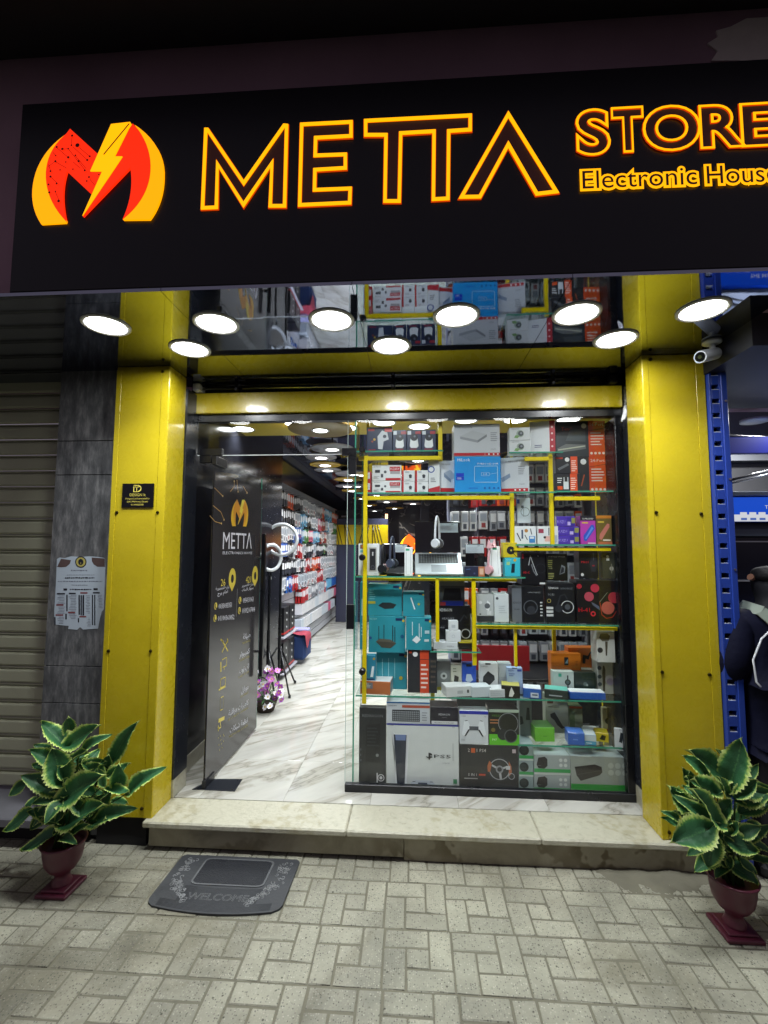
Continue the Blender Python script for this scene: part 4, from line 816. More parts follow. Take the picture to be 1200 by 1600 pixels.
m_ = M(); m_.box(DX-.058, DX-.03, 1.13, 1.162, .56, 1.66, BLK, .004)
for z in (.75, 1.47): m_.cyl((DX-.004, 1.146, z), (DX-.035, 1.146, z), .01, BLK, 10)
m_.build('handle', gd)
m_ = M(); m_.box(DX-.012, DX+.012, .297, .42, .15, .195, BLK, .003); m_.build('patch_fitting', gd); m_ = M(); m_.box(DX-.016, DX+.016, .297, .46, 2.06, 2.115, BLK, .003); m_.build('patch_fitting', gd)
fp = [atz(*q_, SZ+.003) for q_ in [(300, 1233), (367, 1236), (379, 1217), (330, 1217)]]
m_ = M(); m_.add([(p.x, p.y, SZ+.003) for p in fp]+[(p.x, p.y, SZ-.001) for p in fp], [(0, 1, 2, 3), (0, 4, 5, 1), (1, 5, 6, 2), (3, 2, 6, 7), (0, 3, 7, 4)], mat((44, 48, 56), .35, .7, name='pivot_steel'))
for p in fp: c = sum(fp, Vector())/4; qq = p.lerp(c, .2); m_.cyl((qq.x, qq.y, SZ+.003), (qq.x, qq.y, SZ+.0045), .006, STEEL, 8)
m_.build('floor_pivot', loc=(-1.15, .38, SZ), label='dark steel floor pivot plate under the hinge of the glass door', cat='floor plate')

# ================================================================== display window
GY = .335
dw = thing('display_window', (.4, GY, SZ), 'big frameless shop window with black bottom rail, glass shelves and yellow tube frame', 'shop window')
X0 = aty(541, 1000, GY).x; X1 = 1.19
m_ = M(); m_.box(X0, X1, GY, GY+.008, SZ+.045, 2.334, GLASS); m_.build('front_pane', dw)
m_ = M(); m_.box(X0-.002, X0, GY, GY+.008, SZ+.045, 2.334, mat((205, 225, 220), .1, name='polished_edge')); m_.build('pane_edge', dw)
m_ = M(); m_.box(-1.345, X0-.004, GY, GY+.008, 2.126, 2.334, GLASS); m_.build('transom_pane', dw)
m_ = M(); m_.box(-1.345, X0-.004, GY, GY+.008, 2.122, 2.1255, mat((235, 240, 240), .1, name='polished_edge2')); m_.build('transom_edge', dw)
XS = aty(553, 900, GY+.01).x
m_ = M(); m_.box(XS, XS+.008, GY+.009, .74, SZ+.002, 2.334, GLASS); m_.box(XS-.0005, XS+.0085, GY+.0085, GY+.0112, SZ+.05, 2.334, GREEN_EDGE); m_.box(XS, XS+.008, .7401, .7415, SZ+.002, 2.334, GREEN_EDGE); m_.build('side_pane', dw)
m_ = M(); m_.box(X0, 1.232, GY-.012, GY+.02, SZ, SZ+.045, BLK, .003); m_.build('bottom_rail', dw)
m_ = M(); m_.box(1.19, 1.232, GY-.01, GY+.03, SZ+.045, 2.335, BLK, .003); m_.box(1.2, 1.235, GY+.03, .75, SZ, 2.335, DGR, .002); m_.build('upright', dw)
def knob(x, y, Y=GY-.004):
    p = aty(x, y, Y); m_ = M(); m_.cyl((p.x, Y+.02, p.z), (p.x, Y-.012, p.z), .019, BLK, 18); m_.cyl((p.x, Y-.012, p.z), (p.x, Y-.016, p.z), .016, BLK, 18, r1=.012); m_.build('glass_fixing', dw)
for x, y in [(566, 703), (566, 871), (566, 1049)]: knob(x, y)
for x, y in [(668, 785), (727, 785), (765, 785)]: knob(x, y, .42)
def pbox(mb, x0, y0, x1, y1, Y, dp, m, bev=.002):
    a = aty(x0, (y0+y1)/2, Y).x; b_ = aty(x1, (y0+y1)/2, Y).x; t = aty((x0+x1)/2, y0, Y).z; bt = aty((x0+x1)/2, y1, Y).z; mb.box(a, b_, Y, Y+dp, bt, t, m, bev)
m_ = M(); pbox(m_, 312, 701, 347, 712, GY-.012, .03, BLK); pbox(m_, 312, 712.2, 330, 723, GY-.012, .03, BLK); m_.build('patch_fitting', dw)
m_ = M(); pbox(m_, 534, 700, 556, 711, GY-.012, .03, BLK); pbox(m_, 545, 711.2, 556, 741, GY-.012, .03, BLK); m_.build('patch_fitting', dw)
m_ = M(); pbox(m_, 541, 945, 553, 983, GY-.016, .036, BLK); m_.build('lock_keeper', dw)
tubes = [(566, 712, 574, 1100, .372), (684, 655, 692, 720, .41), (680, 903, 687, 1003, .38), (737, 903, 745, 1040, .385), (797, 768, 805, 905, .41), (858, 710, 866, 852, .41), (938, 770, 948, 1226, .66), (803, 975, 809, 1042, .40), (864, 976, 871, 1110, .62), (672, 1082, 680, 1100, .62), (572, 655, 578, 712, .72), (797, 655, 802, 768, .70),
         (560, 712, 690, 720, .385), (566, 774, 797, 782, .385), (820, 713, 858, 721, .385), (867, 775, 938, 783, .385), (574, 903, 808, 909, .385), (803, 855, 955, 862, .385), (745, 978, 965, 985, .385), (745, 903, 752, 903.5, .7)]
for x0, y0, x1, y1, Y in tubes[:-1]:
    if x1-x0 < 12: x0 += .8; x1 -= .8
    else: y0 += .7; y1 -= 1.1
    m_ = M(); pbox(m_, x0, y0, x1, y1, Y, .022, YTUBE); m_.build('frame_tube', dw)
SH = {}
for key, (x0, x1, y, xr) in {'A': (558, 692, 706, 630), 'B': (558, 866, 770, 700), 'B2': (793, 876, 708, 830), 'B3': (864, 962, 768, 910), 'C': (803, 964, 850.5, 880), 'D': (557, 818, 900, 690), 'E': (742, 972, 973, 850), 'F': (672, 750, 1015, 710), 'G': (557, 972, 1084, 640), 'H': (806, 966, 1160, 880)}.items():
    z = aty(xr, y, .42).z; SH[key] = z; a = aty(x0, y, .42).x; b_ = min(1.19, aty(x1, y, .42).x)
    a = max(a, XS+.009)
    m_ = M(); m_.box(a, b_, .376, .735, z-.009, z-.0008, SHELF_GLASS); m_.box(a, b_, .3735, .376, z-.0092, z-.0006, GREEN_EDGE); m_.build('glass_shelf', dw)
SH['0'] = SZ
# ================================================================== goods in the window
W_, K_, RD, NV, GY_ = 'e2e4e6', '1b1c20', 'b8242c', '2b3550', '8b9096'
_ink = {}
def ink(c): return mat(tuple(int(c[i:i+2], 16) for i in (0, 2, 4)), .33, name='print_ink')
def card(c): return mat(tuple(int(c[i:i+2], 16) for i in (0, 2, 4)), .34, name='printed_card', var=.07, vscale=14, bump=.06, bscale=9, coat=.18)
r10 = random.Random(31)
def draw(mb, w, h, items, y0=-.0007):
    X = lambda u: (u-.5)*w; Z = lambda v: v*h
    for i, it in enumerate(items):
        y = y0-i*.00012; k = it[0]; m = ink(it[-1]) if k != 't' else ink(it[5])
        if k == 'r': mb.add([(X(it[1]), y, Z(it[2])), (X(it[3]), y, Z(it[2])), (X(it[3]), y, Z(it[4])), (X(it[1]), y, Z(it[4]))], [(0, 1, 2, 3)], m)
        elif k == 't':
            mw = (it[6] if len(it) > 6 else .9)*w; al = it[7] if len(it) > 7 else 'C'; mb.text(it[4], it[3]*h, m, FRONT(X(it[1]), y, Z(it[2])), maxw=mw, align=al, res=1, fit=len(it) > 8)
        elif k == 'c': mb.add([(X(it[1])+it[3]*h*math.cos(t*PI/9), y, Z(it[2])+it[3]*h*math.sin(t*PI/9)) for t in range(18)], [tuple(range(18))], m)
        elif k == 'o':
            n = 22; r1 = it[3]*h; r0 = r1-it[4]*h; P = [(X(it[1])+r_*math.cos(2*PI*t/n), y, Z(it[2])+r_*math.sin(2*PI*t/n)) for r_ in (r1, r0) for t in range(n)]
            mb.add(P, [(t, (t+1) % n, n+(t+1) % n, n+t) for t in range(n)], m)
        elif k == 'p': mb.add([(X(a), y, Z(b)) for a, b in it[1]], [tuple(range(len(it[1])))], m)
        elif k == 'l':
            P = [Vector((X(a), y, Z(b))) for a, b in it[1]]; hw = it[2]*h/2
            for p, q in zip(P, P[1:]):
                d = (q-p).normalized(); n_ = Vector((-d.z, 0, d.x))*hw; e = d*hw*.6; mb.add([p-n_-e, q-n_+e, q+n_+e, p+n_-e], [(0, 1, 2, 3)], m)
        elif k == 'b':
            n = it[5]; hh = (it[4]-it[2])/n
            for q in range(n):
                zc = it[4]-hh*(q+.5); xe = it[3]-(it[3]-it[1])*r10.uniform(0, .35); mb.add([(X(it[1]), y, Z(zc-hh*.2)), (X(xe), y, Z(zc-hh*.2)), (X(xe), y, Z(zc+hh*.2)), (X(it[1]), y, Z(zc+hh*.2))], [(0, 1, 2, 3)], m)
def B(label, x0, y0, x1, y1, shelf, col, art=(), dep=.1, Y=.42, rot=0, bands=(), top=None, side=None, right=None, left=None, group=None, lean=0, name='product_box', cat='box'):
    a, b_ = aty(x0, (y0+y1)/2, Y), aty(x1, (y0+y1)/2, Y); w_ = b_.x-a.x; h = aty((x0+x1)/2, y0, Y).z-aty((x0+x1)/2, y1, Y).z
    zb = SH[shelf] if isinstance(shelf, str) else shelf
    if w_ < .002: w_ = .01
    R_ = R(rot); wv = w_/math.cos(R_) if abs(rot) < 60 else w_
    mb = M(); mb.box(-wv/2, wv/2, 0, dep, 0, h, card(col), .0016)
    if side: left = right = side
    for sx, c in ((-1, left), (1, right)):
        if c: x = sx*(wv/2+.0004); q = [(x, .002, .002), (x, dep-.002, .002), (x, dep-.002, h-.002), (x, .002, h-.002)]; mb.add(q, [(0, 1, 2, 3)] if sx > 0 else [(3, 2, 1, 0)], card(c))
    if top: mb.add([(-wv/2+.002, .002, h+.0004), (wv/2-.002, .002, h+.0004), (wv/2-.002, dep-.002, h+.0004), (-wv/2+.002, dep-.002, h+.0004)], [(0, 1, 2, 3)], card(top))
    for z0, z1, c in bands:
        e = .0006; mb.box(-wv/2-e, wv/2+e, -e, dep+e, z0*h+.0005, z1*h-.0005, card(c))
    o = mb.build(name, loc=None, label=label, cat=cat, group=group); o.location = ((a.x+b_.x)/2, Y, zb+.0006)
    o.rotation_euler = (R(lean), 0, R_)
    if art:
        mp = M(); draw(mp, wv, h, art, -.0016 if bands else -.0007); mp.build('printed_face', o, local=True)
    return zb+h+.0012
hikart = [('p', [(.14, .62), (.52, .5), (.72, .68), (.4, .8)], 'b9bcc0'), ('p', [(.14, .62), (.52, .5), (.52, .42), (.14, .54)], '9a9da3'), ('p', [(.52, .5), (.72, .68), (.72, .6), (.52, .42)], '83868c'), ('t', .22, .87, .065, 'HIKVISION', '3a3c42', .36, 'C', 1), ('b', .8, .45, .95, .75, 5, '8a8d93'), ('t', .86, .2, .035, 'H.265+', '55585e', .18)]
# ---- top shelf, left
B('dark navy camera box with a large white camera picture, leftmost on the top shelf', 573, 667, 613, 706, 'A', NV, [('r', .05, .84, .3, .93, 'a8323a'), ('p', [(.45, .12), (.62, .1), (.66, .42), (.86, .5), (.8, .78), (.6, .86), (.42, .62)], 'c9ccd2'), ('c', .3, .5, .05, 'c9a54a'), ('c', .22, .42, .04, 'a04a3a'), ('c', .7, .62, .07, '2a3040'), ('r', .7, .8, .98, .95, 'c8383c'), ('r', .08, .07, .35, .1, 'b8242c')], side='202a44', dep=.12)
for i, (a, b_) in enumerate([(613.6, 635), (635.7, 658), (658.7, 681)]):
    B(['second box on the top shelf, navy with a white dome camera with black ball', 'navy dome camera box between two alike, third on the top shelf', 'navy dome camera box at the right end of the dark row, by the yellow upright'][i], a, 672, b_, 706, 'A', NV,
      [('p', [(.2, .25), (.26, .62), (.36, .72), (.64, .72), (.76, .62), (.82, .25), (.7, .17), (.3, .17)], 'dfe2e4'), ('c', .51, .66, .17, '23262e'), ('c', .55, .7, .05, '6f7684'), ('r', .05, .78, .3, .95, 'd0d4da'), ('r', .6, .8, .97, .93, 'a8323a'), ('b', .2, .06, .8, .14, 2, 'b8242c'), ('r', .12, .02, .3, .05, 'e0e0e0')], dep=.12, group='navy dome camera boxes')
# ---- second shelf
z = B('small red and white box at the bottom left end of the second shelf', 567, 753, 580, 770, 'B', 'b8313a', [('r', .12, .3, .85, .9, 'd8dade'), ('b', .2, .4, .7, .8, 4, '5a5c62')], dep=.09)
B('small red and white box stacked on its twin, left end of second shelf', 567, 736, 580, 752.5, z, 'b8313a', [('r', .12, .3, .85, .9, 'd8dade'), ('b', .2, .4, .7, .8, 4, '5a5c62')], dep=.09)
hb = [('t', .16, .84, .07, 'HIKVISION', '4a4c52', .25), ('r', .62, .42, .95, .82, 'a8a4a6'), ('r', .6, .6, .96, .88, 'b8242c'), ('t', .78, .66, .16, 'H.265+', 'f0f0f0', .3), ('c', .45, .55, .09, '5d6064'), ('r', .1, .5, .27, .68, '3c4046'), ('r', .3, .2, .38, .42, '4c4e54'), ('r', .46, .02, .98, .16, 'b8242c'), ('b', .05, .1, .25, .3, 3, 'a0a2a6')]
z = B('wide white H.265+ kit box, lower of two stacked on the second shelf', 581.5, 751, 627, 770, 'B', W_, hb, dep=.14); B('wide white H.265+ kit box, upper of two stacked on the second shelf', 581.5, 726, 627, 750.7, z, W_, hb, dep=.14)
for i, (a, b_) in enumerate([(628, 648), (648.8, 669)]):
    side_ = 'left' if i == 0 else 'right'
    ca = [('r', 0, 0, .14, 1, 'b8242c'), ('c', .66, .5, .14, '3c3f45'), ('p', [(.55, .3), (.75, .3), (.78, .5), (.6, .5)], '3c3f45'), ('b', .25, .75, .6, .92, 2, '888b90'), ('b', .25, .08, .75, .2, 2, 'a0a3a8')]
    z = B(f'white camera box with red stripe, lower {side_} of the four on the second shelf', a, 752.5, b_, 770, 'B', W_, ca, dep=.1, group='white camera boxes with a red stripe'); B(f'white camera box with red stripe, upper {side_} of the four on the second shelf', a, 734.5, b_, 752, z, W_, ca, dep=.1, group='white camera boxes with a red stripe')
B('white recorder box standing turned, its blue seal side showing, left of the bright blue box', 688, 718, 716, 769, 'B', 'dde0e4', [('p', [(.2, .62), (.6, .42), (.95, .5), (.55, .72)], 'a8b4c4'), ('p', [(.2, .62), (.6, .42), (.6, .32), (.2, .5)], '7f90a8'), ('t', .3, .86, .05, 'HIKVISION', '60646a', .5), ('r', 0, .06, 1, .16, 'b8242c')], rot=12, dep=.13, Y=.455, bands=[(.03, .1, 'b8242c')])
B('narrow white box end with round blue seal and red foot on the second shelf', 669.5, 716, 687, 770, 'B', 'dfe2e4', [('o', .25, .68, .1, .03, '2c4c9a'), ('b', .2, .3, .7, .45, 3, '6a6e74'), ('p', [(.0, 0), (1, 0), (1, .2), (0, .12)], 'b8313a')], dep=.05, rot=-10, Y=.425)
z = B('bright blue HiLook turbo recorder box in the middle of the second shelf', 710.5, 714, 782.5, 770, 'B', '1f93dc', [('t', .2, .87, .085, 'HiLook', 'f0f4f8', .27, 'C', 1), ('t', .72, .77, .05, 'TURBO HD DVR', 'e8f0f8', .46, 'C', 1), ('l', [(.45, .28), (.92, .28), (.93, .3), (.93, .7), (.92, .73), (.45, .73), (.43, .7), (.43, .3), (.45, .28)], .012, 'b8dcf4'), ('l', [(.58, .46), (.75, .46), (.75, .55), (.58, .55), (.58, .46)], .01, 'a8d0f0'), ('l', [(.75, .5), (.93, .54)], .008, 'a8d0f0'), ('t', .665, .485, .04, 'DVR', 'd8e8f4', .1), ('r', .03, .34, .2, .44, '1b3cc0'), ('r', .03, .45, .2, .54, '1b3cc0'), ('b', .05, .36, .18, .42, 2, 'c8d4f4'), ('t', .4, .1, .035, 'HIKVISION', '1b3cc0', .22), ('c', .65, .12, .028, '1460a8'), ('c', .75, .12, .028, '1460a8'), ('c', .85, .12, .028, '1460a8'), ('c', .94, .12, .028, '1460a8')], dep=.14, Y=.41)
B('large white HIKVISION recorder box standing on top of the bright blue box', 709, 662.5, 781, 713, z, 'c4c7cc', hikart+[('r', 0, .02, 1, .11, 'b8242c'), ('r', .67, .02, .675, .11, 'e8e8e8'), ('c', .76, .065, .025, 'e8e8e8'), ('c', .86, .065, .025, 'e8e8e8'), ('c', .95, .065, .025, 'e8e8e8')], dep=.14, Y=.41)
B('white recorder box with red foot band, right of the bright blue box', 783.3, 715, 826, 770, 'B', 'c8ccd2', [('p', [(.0, .42), (.32, .55), (.34, .44), (.05, .3)], '8494aa'), ('t', .5, .86, .05, 'TURBO HD DVR', '7a7e86', .7), ('b', .62, .5, .88, .76, 5, '8a8d93'), ('t', .75, .22, .035, 'H.265+', '55585e', .25), ('r', 0, .03, .95, .12, 'b8242c'), ('c', .5, .075, .025, 'e8e8e8'), ('c', .66, .075, .025, 'e8e8e8'), ('c', .82, .075, .025, 'e8e8e8')], rot=-9, dep=.11, Y=.43, right='dfe2e4')
# ---- right top
dome = [('c', .52, .5, .28, '9aa89c'), ('c', .55, .52, .2, '4a4e54'), ('c', .57, .54, .09, '8a8e94'), ('p', [(.22, .2), (.4, .15), (.5, .35), (.3, .4)], '7aa060'), ('t', .3, .84, .08, 'HIKVISION', '5a5e64', .4)]
z = B('small white dome camera box, lower of two on the upper right shelf', 796, 688, 829, 708, 'B2', 'd6d8da', dome, dep=.09, rot=-4); B('small white dome camera box, upper of two on the upper right shelf', 796, 667.5, 828, 687.5, z, 'd6d8da', dome, dep=.09, rot=-4)
B('tall white recorder box with a red stripe on the upper right shelf', 829, 658, 866, 708, 'B2', 'e0e2e6', [('r', .78, 0, 1, 1, 'b83a44'), ('b', .18, .17, .62, .28, 2, '5a5a80'), ('c', .88, .2, .03, 'f0d0d0'), ('c', .88, .4, .03, 'f0d0d0'), ('c', .88, .6, .03, 'f0d0d0'), ('c', .88, .8, .03, 'f0d0d0')], dep=.13, rot=-14, right='cdd2da', Y=.43)
OR = 'e0542a'
def sw(port): return [('r', .66, 0, 1, 1, OR), ('t', .83, .86, .085, port, 'f2e6e0', .3), ('b', .7, .3, .97, .7, 5, 'f2dcd2'), ('l', [(.66, .72), (1, .8)], .01, '30282a'), ('c', .71, .1, .035, 'f2dcd2'), ('c', .79, .1, .035, 'f2dcd2'), ('c', .87, .1, .035, 'f2dcd2'), ('c', .95, .1, .035, 'f2dcd2')]
z = B('dark and orange 24-Port switch box below its 16-port twin', 868, 712, 948, 768, 'B3', '33363c', sw('24-Port')+[('c', .55, .87, .08, 'e8e8ea'), ('l', [(.5, .2), (.56, .5)], .03, 'c05a3a')], dep=.12, Y=.5)
B('large dark and orange 16-Port switch box with the word tenda, top right of the window', 868, 655, 946, 711, z, '3a4046', sw('16-Port')+[('t', .12, .74, .09, 'Tenda', 'e2622c', .26, 'L'), ('p', [(.03, .12), (.6, .22), (.6, .34), (.2, .36), (.03, .24)], '75797a'), ('l', [(.05, .2), (.58, .3)], .03, 'c9cbb8'), ('p', [(.2, .45), (.6, .42), (.6, .75), (.3, .8)], '50585e'), ('c', .57, .86, .07, 'e8e8ea')], dep=.12, Y=.5)
rb = [('r', .62, 0, .9, 1, OR), ('b', .65, .1, .88, .8, 6, 'f2e0d8'), ('c', .48, .82, .13, 'e8e8ea'), ('r', .02, .86, .3, .95, 'c23a26'), ('p', [(.08, .3), (.5, .6), (.56, .5), (.14, .18)], '6a6e72')]
z = B('small dark and orange router box with white antennas, lower of two before the switch boxes', 866, 740, 906, 767.6, 'B3', '2a2c30', [('r', .62, 0, .9, 1, OR), ('b', .65, .1, .88, .8, 6, 'f2e0d8'), ('r', .36, .12, .56, .55, 'd8dce2'), ('r', .37, .55, .4, .8, 'd8dce2'), ('r', .52, .55, .55, .8, 'd8dce2'), ('r', .12, .1, .32, .3, 'e05a28'), ('b', .12, .45, .32, .8, 3, 'e8e8e8')], dep=.06, Y=.415, right='1c1d20')
B('small dark and orange box with a white seal, upper of two before the switch boxes', 868, 713, 906, 739.5, z, '2a2c30', rb, dep=.06, Y=.415, right='1c1d20')
# ---- shelf C
B('white and blue phone accessory box leaning back at the left of the purple tins', 808, 783, 829, 822, SH['C']+.135, 'd5dae2', [('r', 0, .78, .2, .95, '2c50b0'), ('o', .6, .45, .18, .02, '70747a'), ('r', .3, .6, .5, .7, '60646a'), ('r', .45, .25, .5, .55, 'a0a4aa')], dep=.012, Y=.55, rot=3, side='2c50b0')
ph = [('l', [(.15, .6), (.3, .2)], .06, '3a3c42'), ('r', .34, .3, .42, .8, '44546c'), ('c', .56, .75, .1, 'b07a40'), ('l', [(.5, .5), (.6, .25)], .05, '4a4c50'), ('r', .68, .08, .95, .45, '3f7fc0'), ('r', .72, .3, .9, .42, 'd8dce4'), ('l', [(.75, .85), (.8, .55)], .05, '4a4c50')]
B('white selfie stick box with a small blue corner, left on the shelf of purple tins', 802.5, 822, 838, 850, 'C', 'dddfe2', ph, dep=.06, rot=4)
B('white accessory box with a pink corner beside the purple tins', 840, 822, 872, 850, 'C', 'd8dade', [('r', .05, .62, .3, .85, '9a3a50'), ('r', .35, .15, .75, .45, 'd8a8a0'), ('c', .35, .38, .07, '2c2c30'), ('l', [(.55, .9), (.55, .5)], .05, '4a4c50'), ('r', .75, .1, .95, .5, 'a8b0c4'), ('l', [(.75, .9), (.8, .55)], .04, '4a4c50')], dep=.06, rot=-3)
pu = [('r', .58, .08, .92, .9, '3a2a90'), ('r', .6, .1, .75, .45, 'b8a8e0'), ('t', .28, .3, .3, 'RUIZU', 'b0a4ec', .4), ('r', .8, .3, .98, .85, '8a8a4a'), ('r', 0, 0, .03, 1, 'c8c8a0')]
z = SH['C']
for i, (ya, yb) in enumerate([(836.5, 850), (822, 836), (806, 821.5)]):
    z = B(['lowest', 'middle', 'topmost'][i]+' of the three stacked purple earphone tins', 868+(i == 0)*2, ya, 905-(i == 2)*6, yb, z if i else 'C', '4a34a4', pu, dep=.08, group='stacked purple tins')
B('magenta portable speaker box with a blue speaker picture', 907, 805.5, 931, 850, 'C', 'b23aa8', [('r', .0, .83, 1, 1, '22222a'), ('t', .5, .87, .055, 'K-MILAND', 'e8e8e8', .8), ('r', .1, .73, .5, .78, 'd8b84a'), ('p', [(.2, .14), (.35, .1), (.95, .55), (.85, .68), (.7, .68), (.18, .3)], '2f56c4'), ('p', [(.28, .2), (.36, .18), (.84, .56), (.74, .62)], '5f8ae0'), ('r', .45, .02, .95, .06, 'e0d0e0')], dep=.07)
B('olive brown portable speaker box with a pink speaker picture, right of the magenta one', 932, 805.5, 956, 850.5, 'C', '6b5a34', [('p', [(.0, .9), (1, .9), (1, 1), (0, 1)], 'c87a30'), ('p', [(.15, .2), (.3, .14), (.85, .6), (.85, .7), (.7, .72), (.2, .35)], 'c4746c'), ('r', .1, .75, .5, .8, 'd8b84a'), ('r', .1, .0, 1, .09, 'b8654a'), ('r', .4, .12, .9, .17, 'e8e0d0')], dep=.07)
# ---- shelf D: laptops
def paper(parent, w_, h, x, z, y, rx=0):
    mb = M(); mb.box(x-w_/2, x+w_/2, y-.0012, y, z, z+h, mat((214, 222, 232), .5, name='paper'))
    mp = mb; TT = lambda X_, Z_: FRONT(X_, y-.0014, Z_); inkm = mat((52, 58, 74), .6, name='pen_ink')
    mb.text('HP', h*.15, inkm, TT(x+w_*.22, z+h*.78)); 
    for q in range(5): mb.box(x-w_*.42, x+w_*(.1+.05*(q % 3)), y-.0015, y-.0012, z+h*(.14+.12*q), z+h*(.16+.12*q), mat((120, 130, 150), .6, name='faint_pen'))
    return mb
def laptop(label, x0, y0, x1, ymid, y1, Y, silver, keys=True, paper_=None):
    zb = SH['D']+.001; a = aty(x0, (y0+y1)/2, Y); b_ = aty(x1, (y0+y1)/2, Y); w_ = b_.x-a.x; cx = (a.x+b_.x)/2; zm = aty((x0+x1)/2, ymid, Y+.185).z; zt = aty((x0+x1)/2, y0, Y+.2).z
    t = thing('laptop', (cx, Y, zb), label, 'laptop'); hz = zm-zb
    S_ = mat((176, 180, 188), .32, .6, name='laptop_silver') if silver else mat((26, 27, 30), .35, name='laptop_black')
    # deck tilted towards the street on its stand
    dl = .22; ang = math.asin(min(.95, hz/dl)); Tm = Matrix.Rotation(ang, 4, 'X'); mb = M(); mb.box(-w_/2, w_/2, 0, dl, 0, .013, S_, .003); mb.xf(Tm); dk = mb.build('deck', t, local=True)
    if keys:
        mb = M(); kw, kh = w_*.84/15, dl*.42/5; KM = mat((30, 31, 36), .4, name='key_cap')
        mb.box(-w_*.43, w_*.43, dl*.48, dl*.94, .0132, .0136, mat((120, 124, 132), .35, .5, name='key_bed'))
        for r_ in range(5):
            for c in range(15): mb.box(-w_*.42+c*kw+.001, -w_*.42+(c+1)*kw-.001, dl*.5+r_*kh+.001, dl*.5+(r_+1)*kh-.001, .0137, .0155, KM)
        mb.xf(Tm); mb.build('keyboard', dk, local=True)
        mb = M(); mb.box(-w_*.16, w_*.16, dl*.1, dl*.42, .0132, .0136, mat((160, 164, 172), .25, .5, name='touchpad')); mb.xf(Tm); mb.build('touchpad', dk, local=True)
    yb = dl*math.cos(ang)+.004; zh = hz+.012; mb = M(); hs = zt-zm; mb.box(-w_/2, w_/2, 0, .008, 0, hs, mat((10, 10, 12), .12, name='bezel_black'), .003); mb.box(-w_*.46, w_*.46, -.0006, 0, hs*.09, hs*.93, mat((6, 6, 8), .06, name='screen_off'))
    L_ = Matrix.Translation((0, yb, zh)) @ Matrix.Rotation(R(-8), 4, 'X'); mb.xf(L_); sc_ = mb.build('screen', t, local=True)
    if paper_:
        px0, px1, py0, py1 = paper_; mb = paper(t, w_*(px1-px0), hs*(py1-py0), (-.5+(px0+px1)/2)*w_, hs*py0, -.001); mb.xf(L_); mb.build('price_note', sc_, local=True)
    mb = M(); mb.box(-w_*.3, w_*.3, .12, .134, .0, hz*.62, BLK, .002); mb.build('stand', t, local=True)
    return t
B('white gift box with upright black product picture, left end of the laptop shelf', 560, 849, 592.5, 899, 'D', 'dfe1e3', [('r', .08, .84, .32, .97, '5a4038'), ('r', .14, .86, .24, .95, 'd8884a'), ('r', .08, .72, .26, .8, '7ab8c4'), ('r', .5, .13, .88, .88, 'a8a6a2'), ('r', .55, .17, .83, .84, '2a2a2e'), ('o', .69, .26, .06, .015, '60626a'), ('r', .66, .62, .72, .74, 'c8c8cc'), ('t', .86, .04, .04, 'hoco.', '4a4c50', .15)], dep=.08, Y=.4)
laptop('black laptop at the left of the laptop shelf, paper note on its screen', 594, 852, 636, 888, 899, .45, False, False, (.45, .98, .62, .96))
laptop('open silver laptop in the middle of the window, black screen with paper note', 648.5, 817, 724, 866, 899.5, .42, True, True, (.52, .96, .64, .94))
laptop('black laptop at the right of the laptop shelf with a paper note across its screen', 734, 852, 766, 888, 899, .45, False, False, (.02, .98, .58, .96))
def headphones(label, x, ytop, ybot, Y, c1, c2, w_=.1, rz=0, ears=None, cups=True):
    t_ = aty(x, ytop, Y); b_ = aty(x, ybot, Y); h = t_.z-b_.z; t = thing('headphones', (t_.x, Y, b_.z), label, 'headphones', rz=rz); m1 = mat(c1, .3, name='headband'); m2 = mat(c2, .5, name='ear_pad')
    mb = M(); pts = [(w_/2*math.cos(a), 0, h*.2+h*.78*math.sin(a)) for a in [PI*k/16 for k in range(17)]]; mb.tube(pts, .007, m1, 8); mb.build('headband', t, local=True)
    for s_ in (-1, 1):
        mb = M(); q_ = min(h*.2, .03); mb.cyl((s_*w_/2-s_*.008, 0, q_), (s_*w_/2+s_*.008, 0, q_), q_, m1, 20, r1=q_*.8); mb.cyl((s_*w_/2-s_*.020, 0, q_), (s_*w_/2-s_*.0085, 0, q_), q_*.88, m2, 20, r1=q_*.95); mb.build('ear_cup', t, local=True)
    if ears:
        mb = M()
        for s_ in (-1, 1): mb.cyl((s_*w_*.3, 0, h*.86), (s_*w_*.42, 0, h*1.12), .02, m1, 10, r1=.002)
        mb.build('cat_ears', t, local=True)
    return t
headphones('silver white headphones hanging edge-on in front of the middle laptop screen', 683, 806, 857, .40, (206, 208, 214), (60, 60, 64), .075, rz=1.15)
headphones('black headphones with a rose pad standing between the white box and left laptop', 599, 850, 896, .425, (30, 30, 34), (196, 160, 160), .06, rz=1.3)
headphones('dark blue grey headphones in front of the left laptop screen', 613, 838, 888, .43, (66, 72, 90), (40, 42, 50), .07, rz=1.2)
headphones('pink cat-eared headphones at the right end of the laptop shelf', 768, 849, 898, .42, (214, 164, 172), (226, 190, 196), .085, rz=.9, ears=True)
B('slim white accessory box leaning beside the left laptop, small green mark at its top', 632, 852, 645, 897, 'D', 'e2e4e4', [('r', .15, .88, .6, .95, '3a9a74'), ('l', [(.2, .84), (.2, .05)], .012, '888c90'), ('l', [(.75, .9), (.75, .08)], .01, 'a0a4a8'), ('t', .5, .04, .025, 'earbuds', '6a6e74', .6)], dep=.03, Y=.40, lean=-6)
B('slim white accessory box leaning at the right of the laptops, green mark at its top', 765, 852, 783, 900, 'D', 'e2e4e4', [('r', .35, .88, .7, .95, '3a9a74'), ('l', [(.2, .84), (.2, .05)], .012, '888c90'), ('l', [(.75, .9), (.75, .08)], .01, 'a0a4a8')], dep=.03, Y=.40, lean=-10)
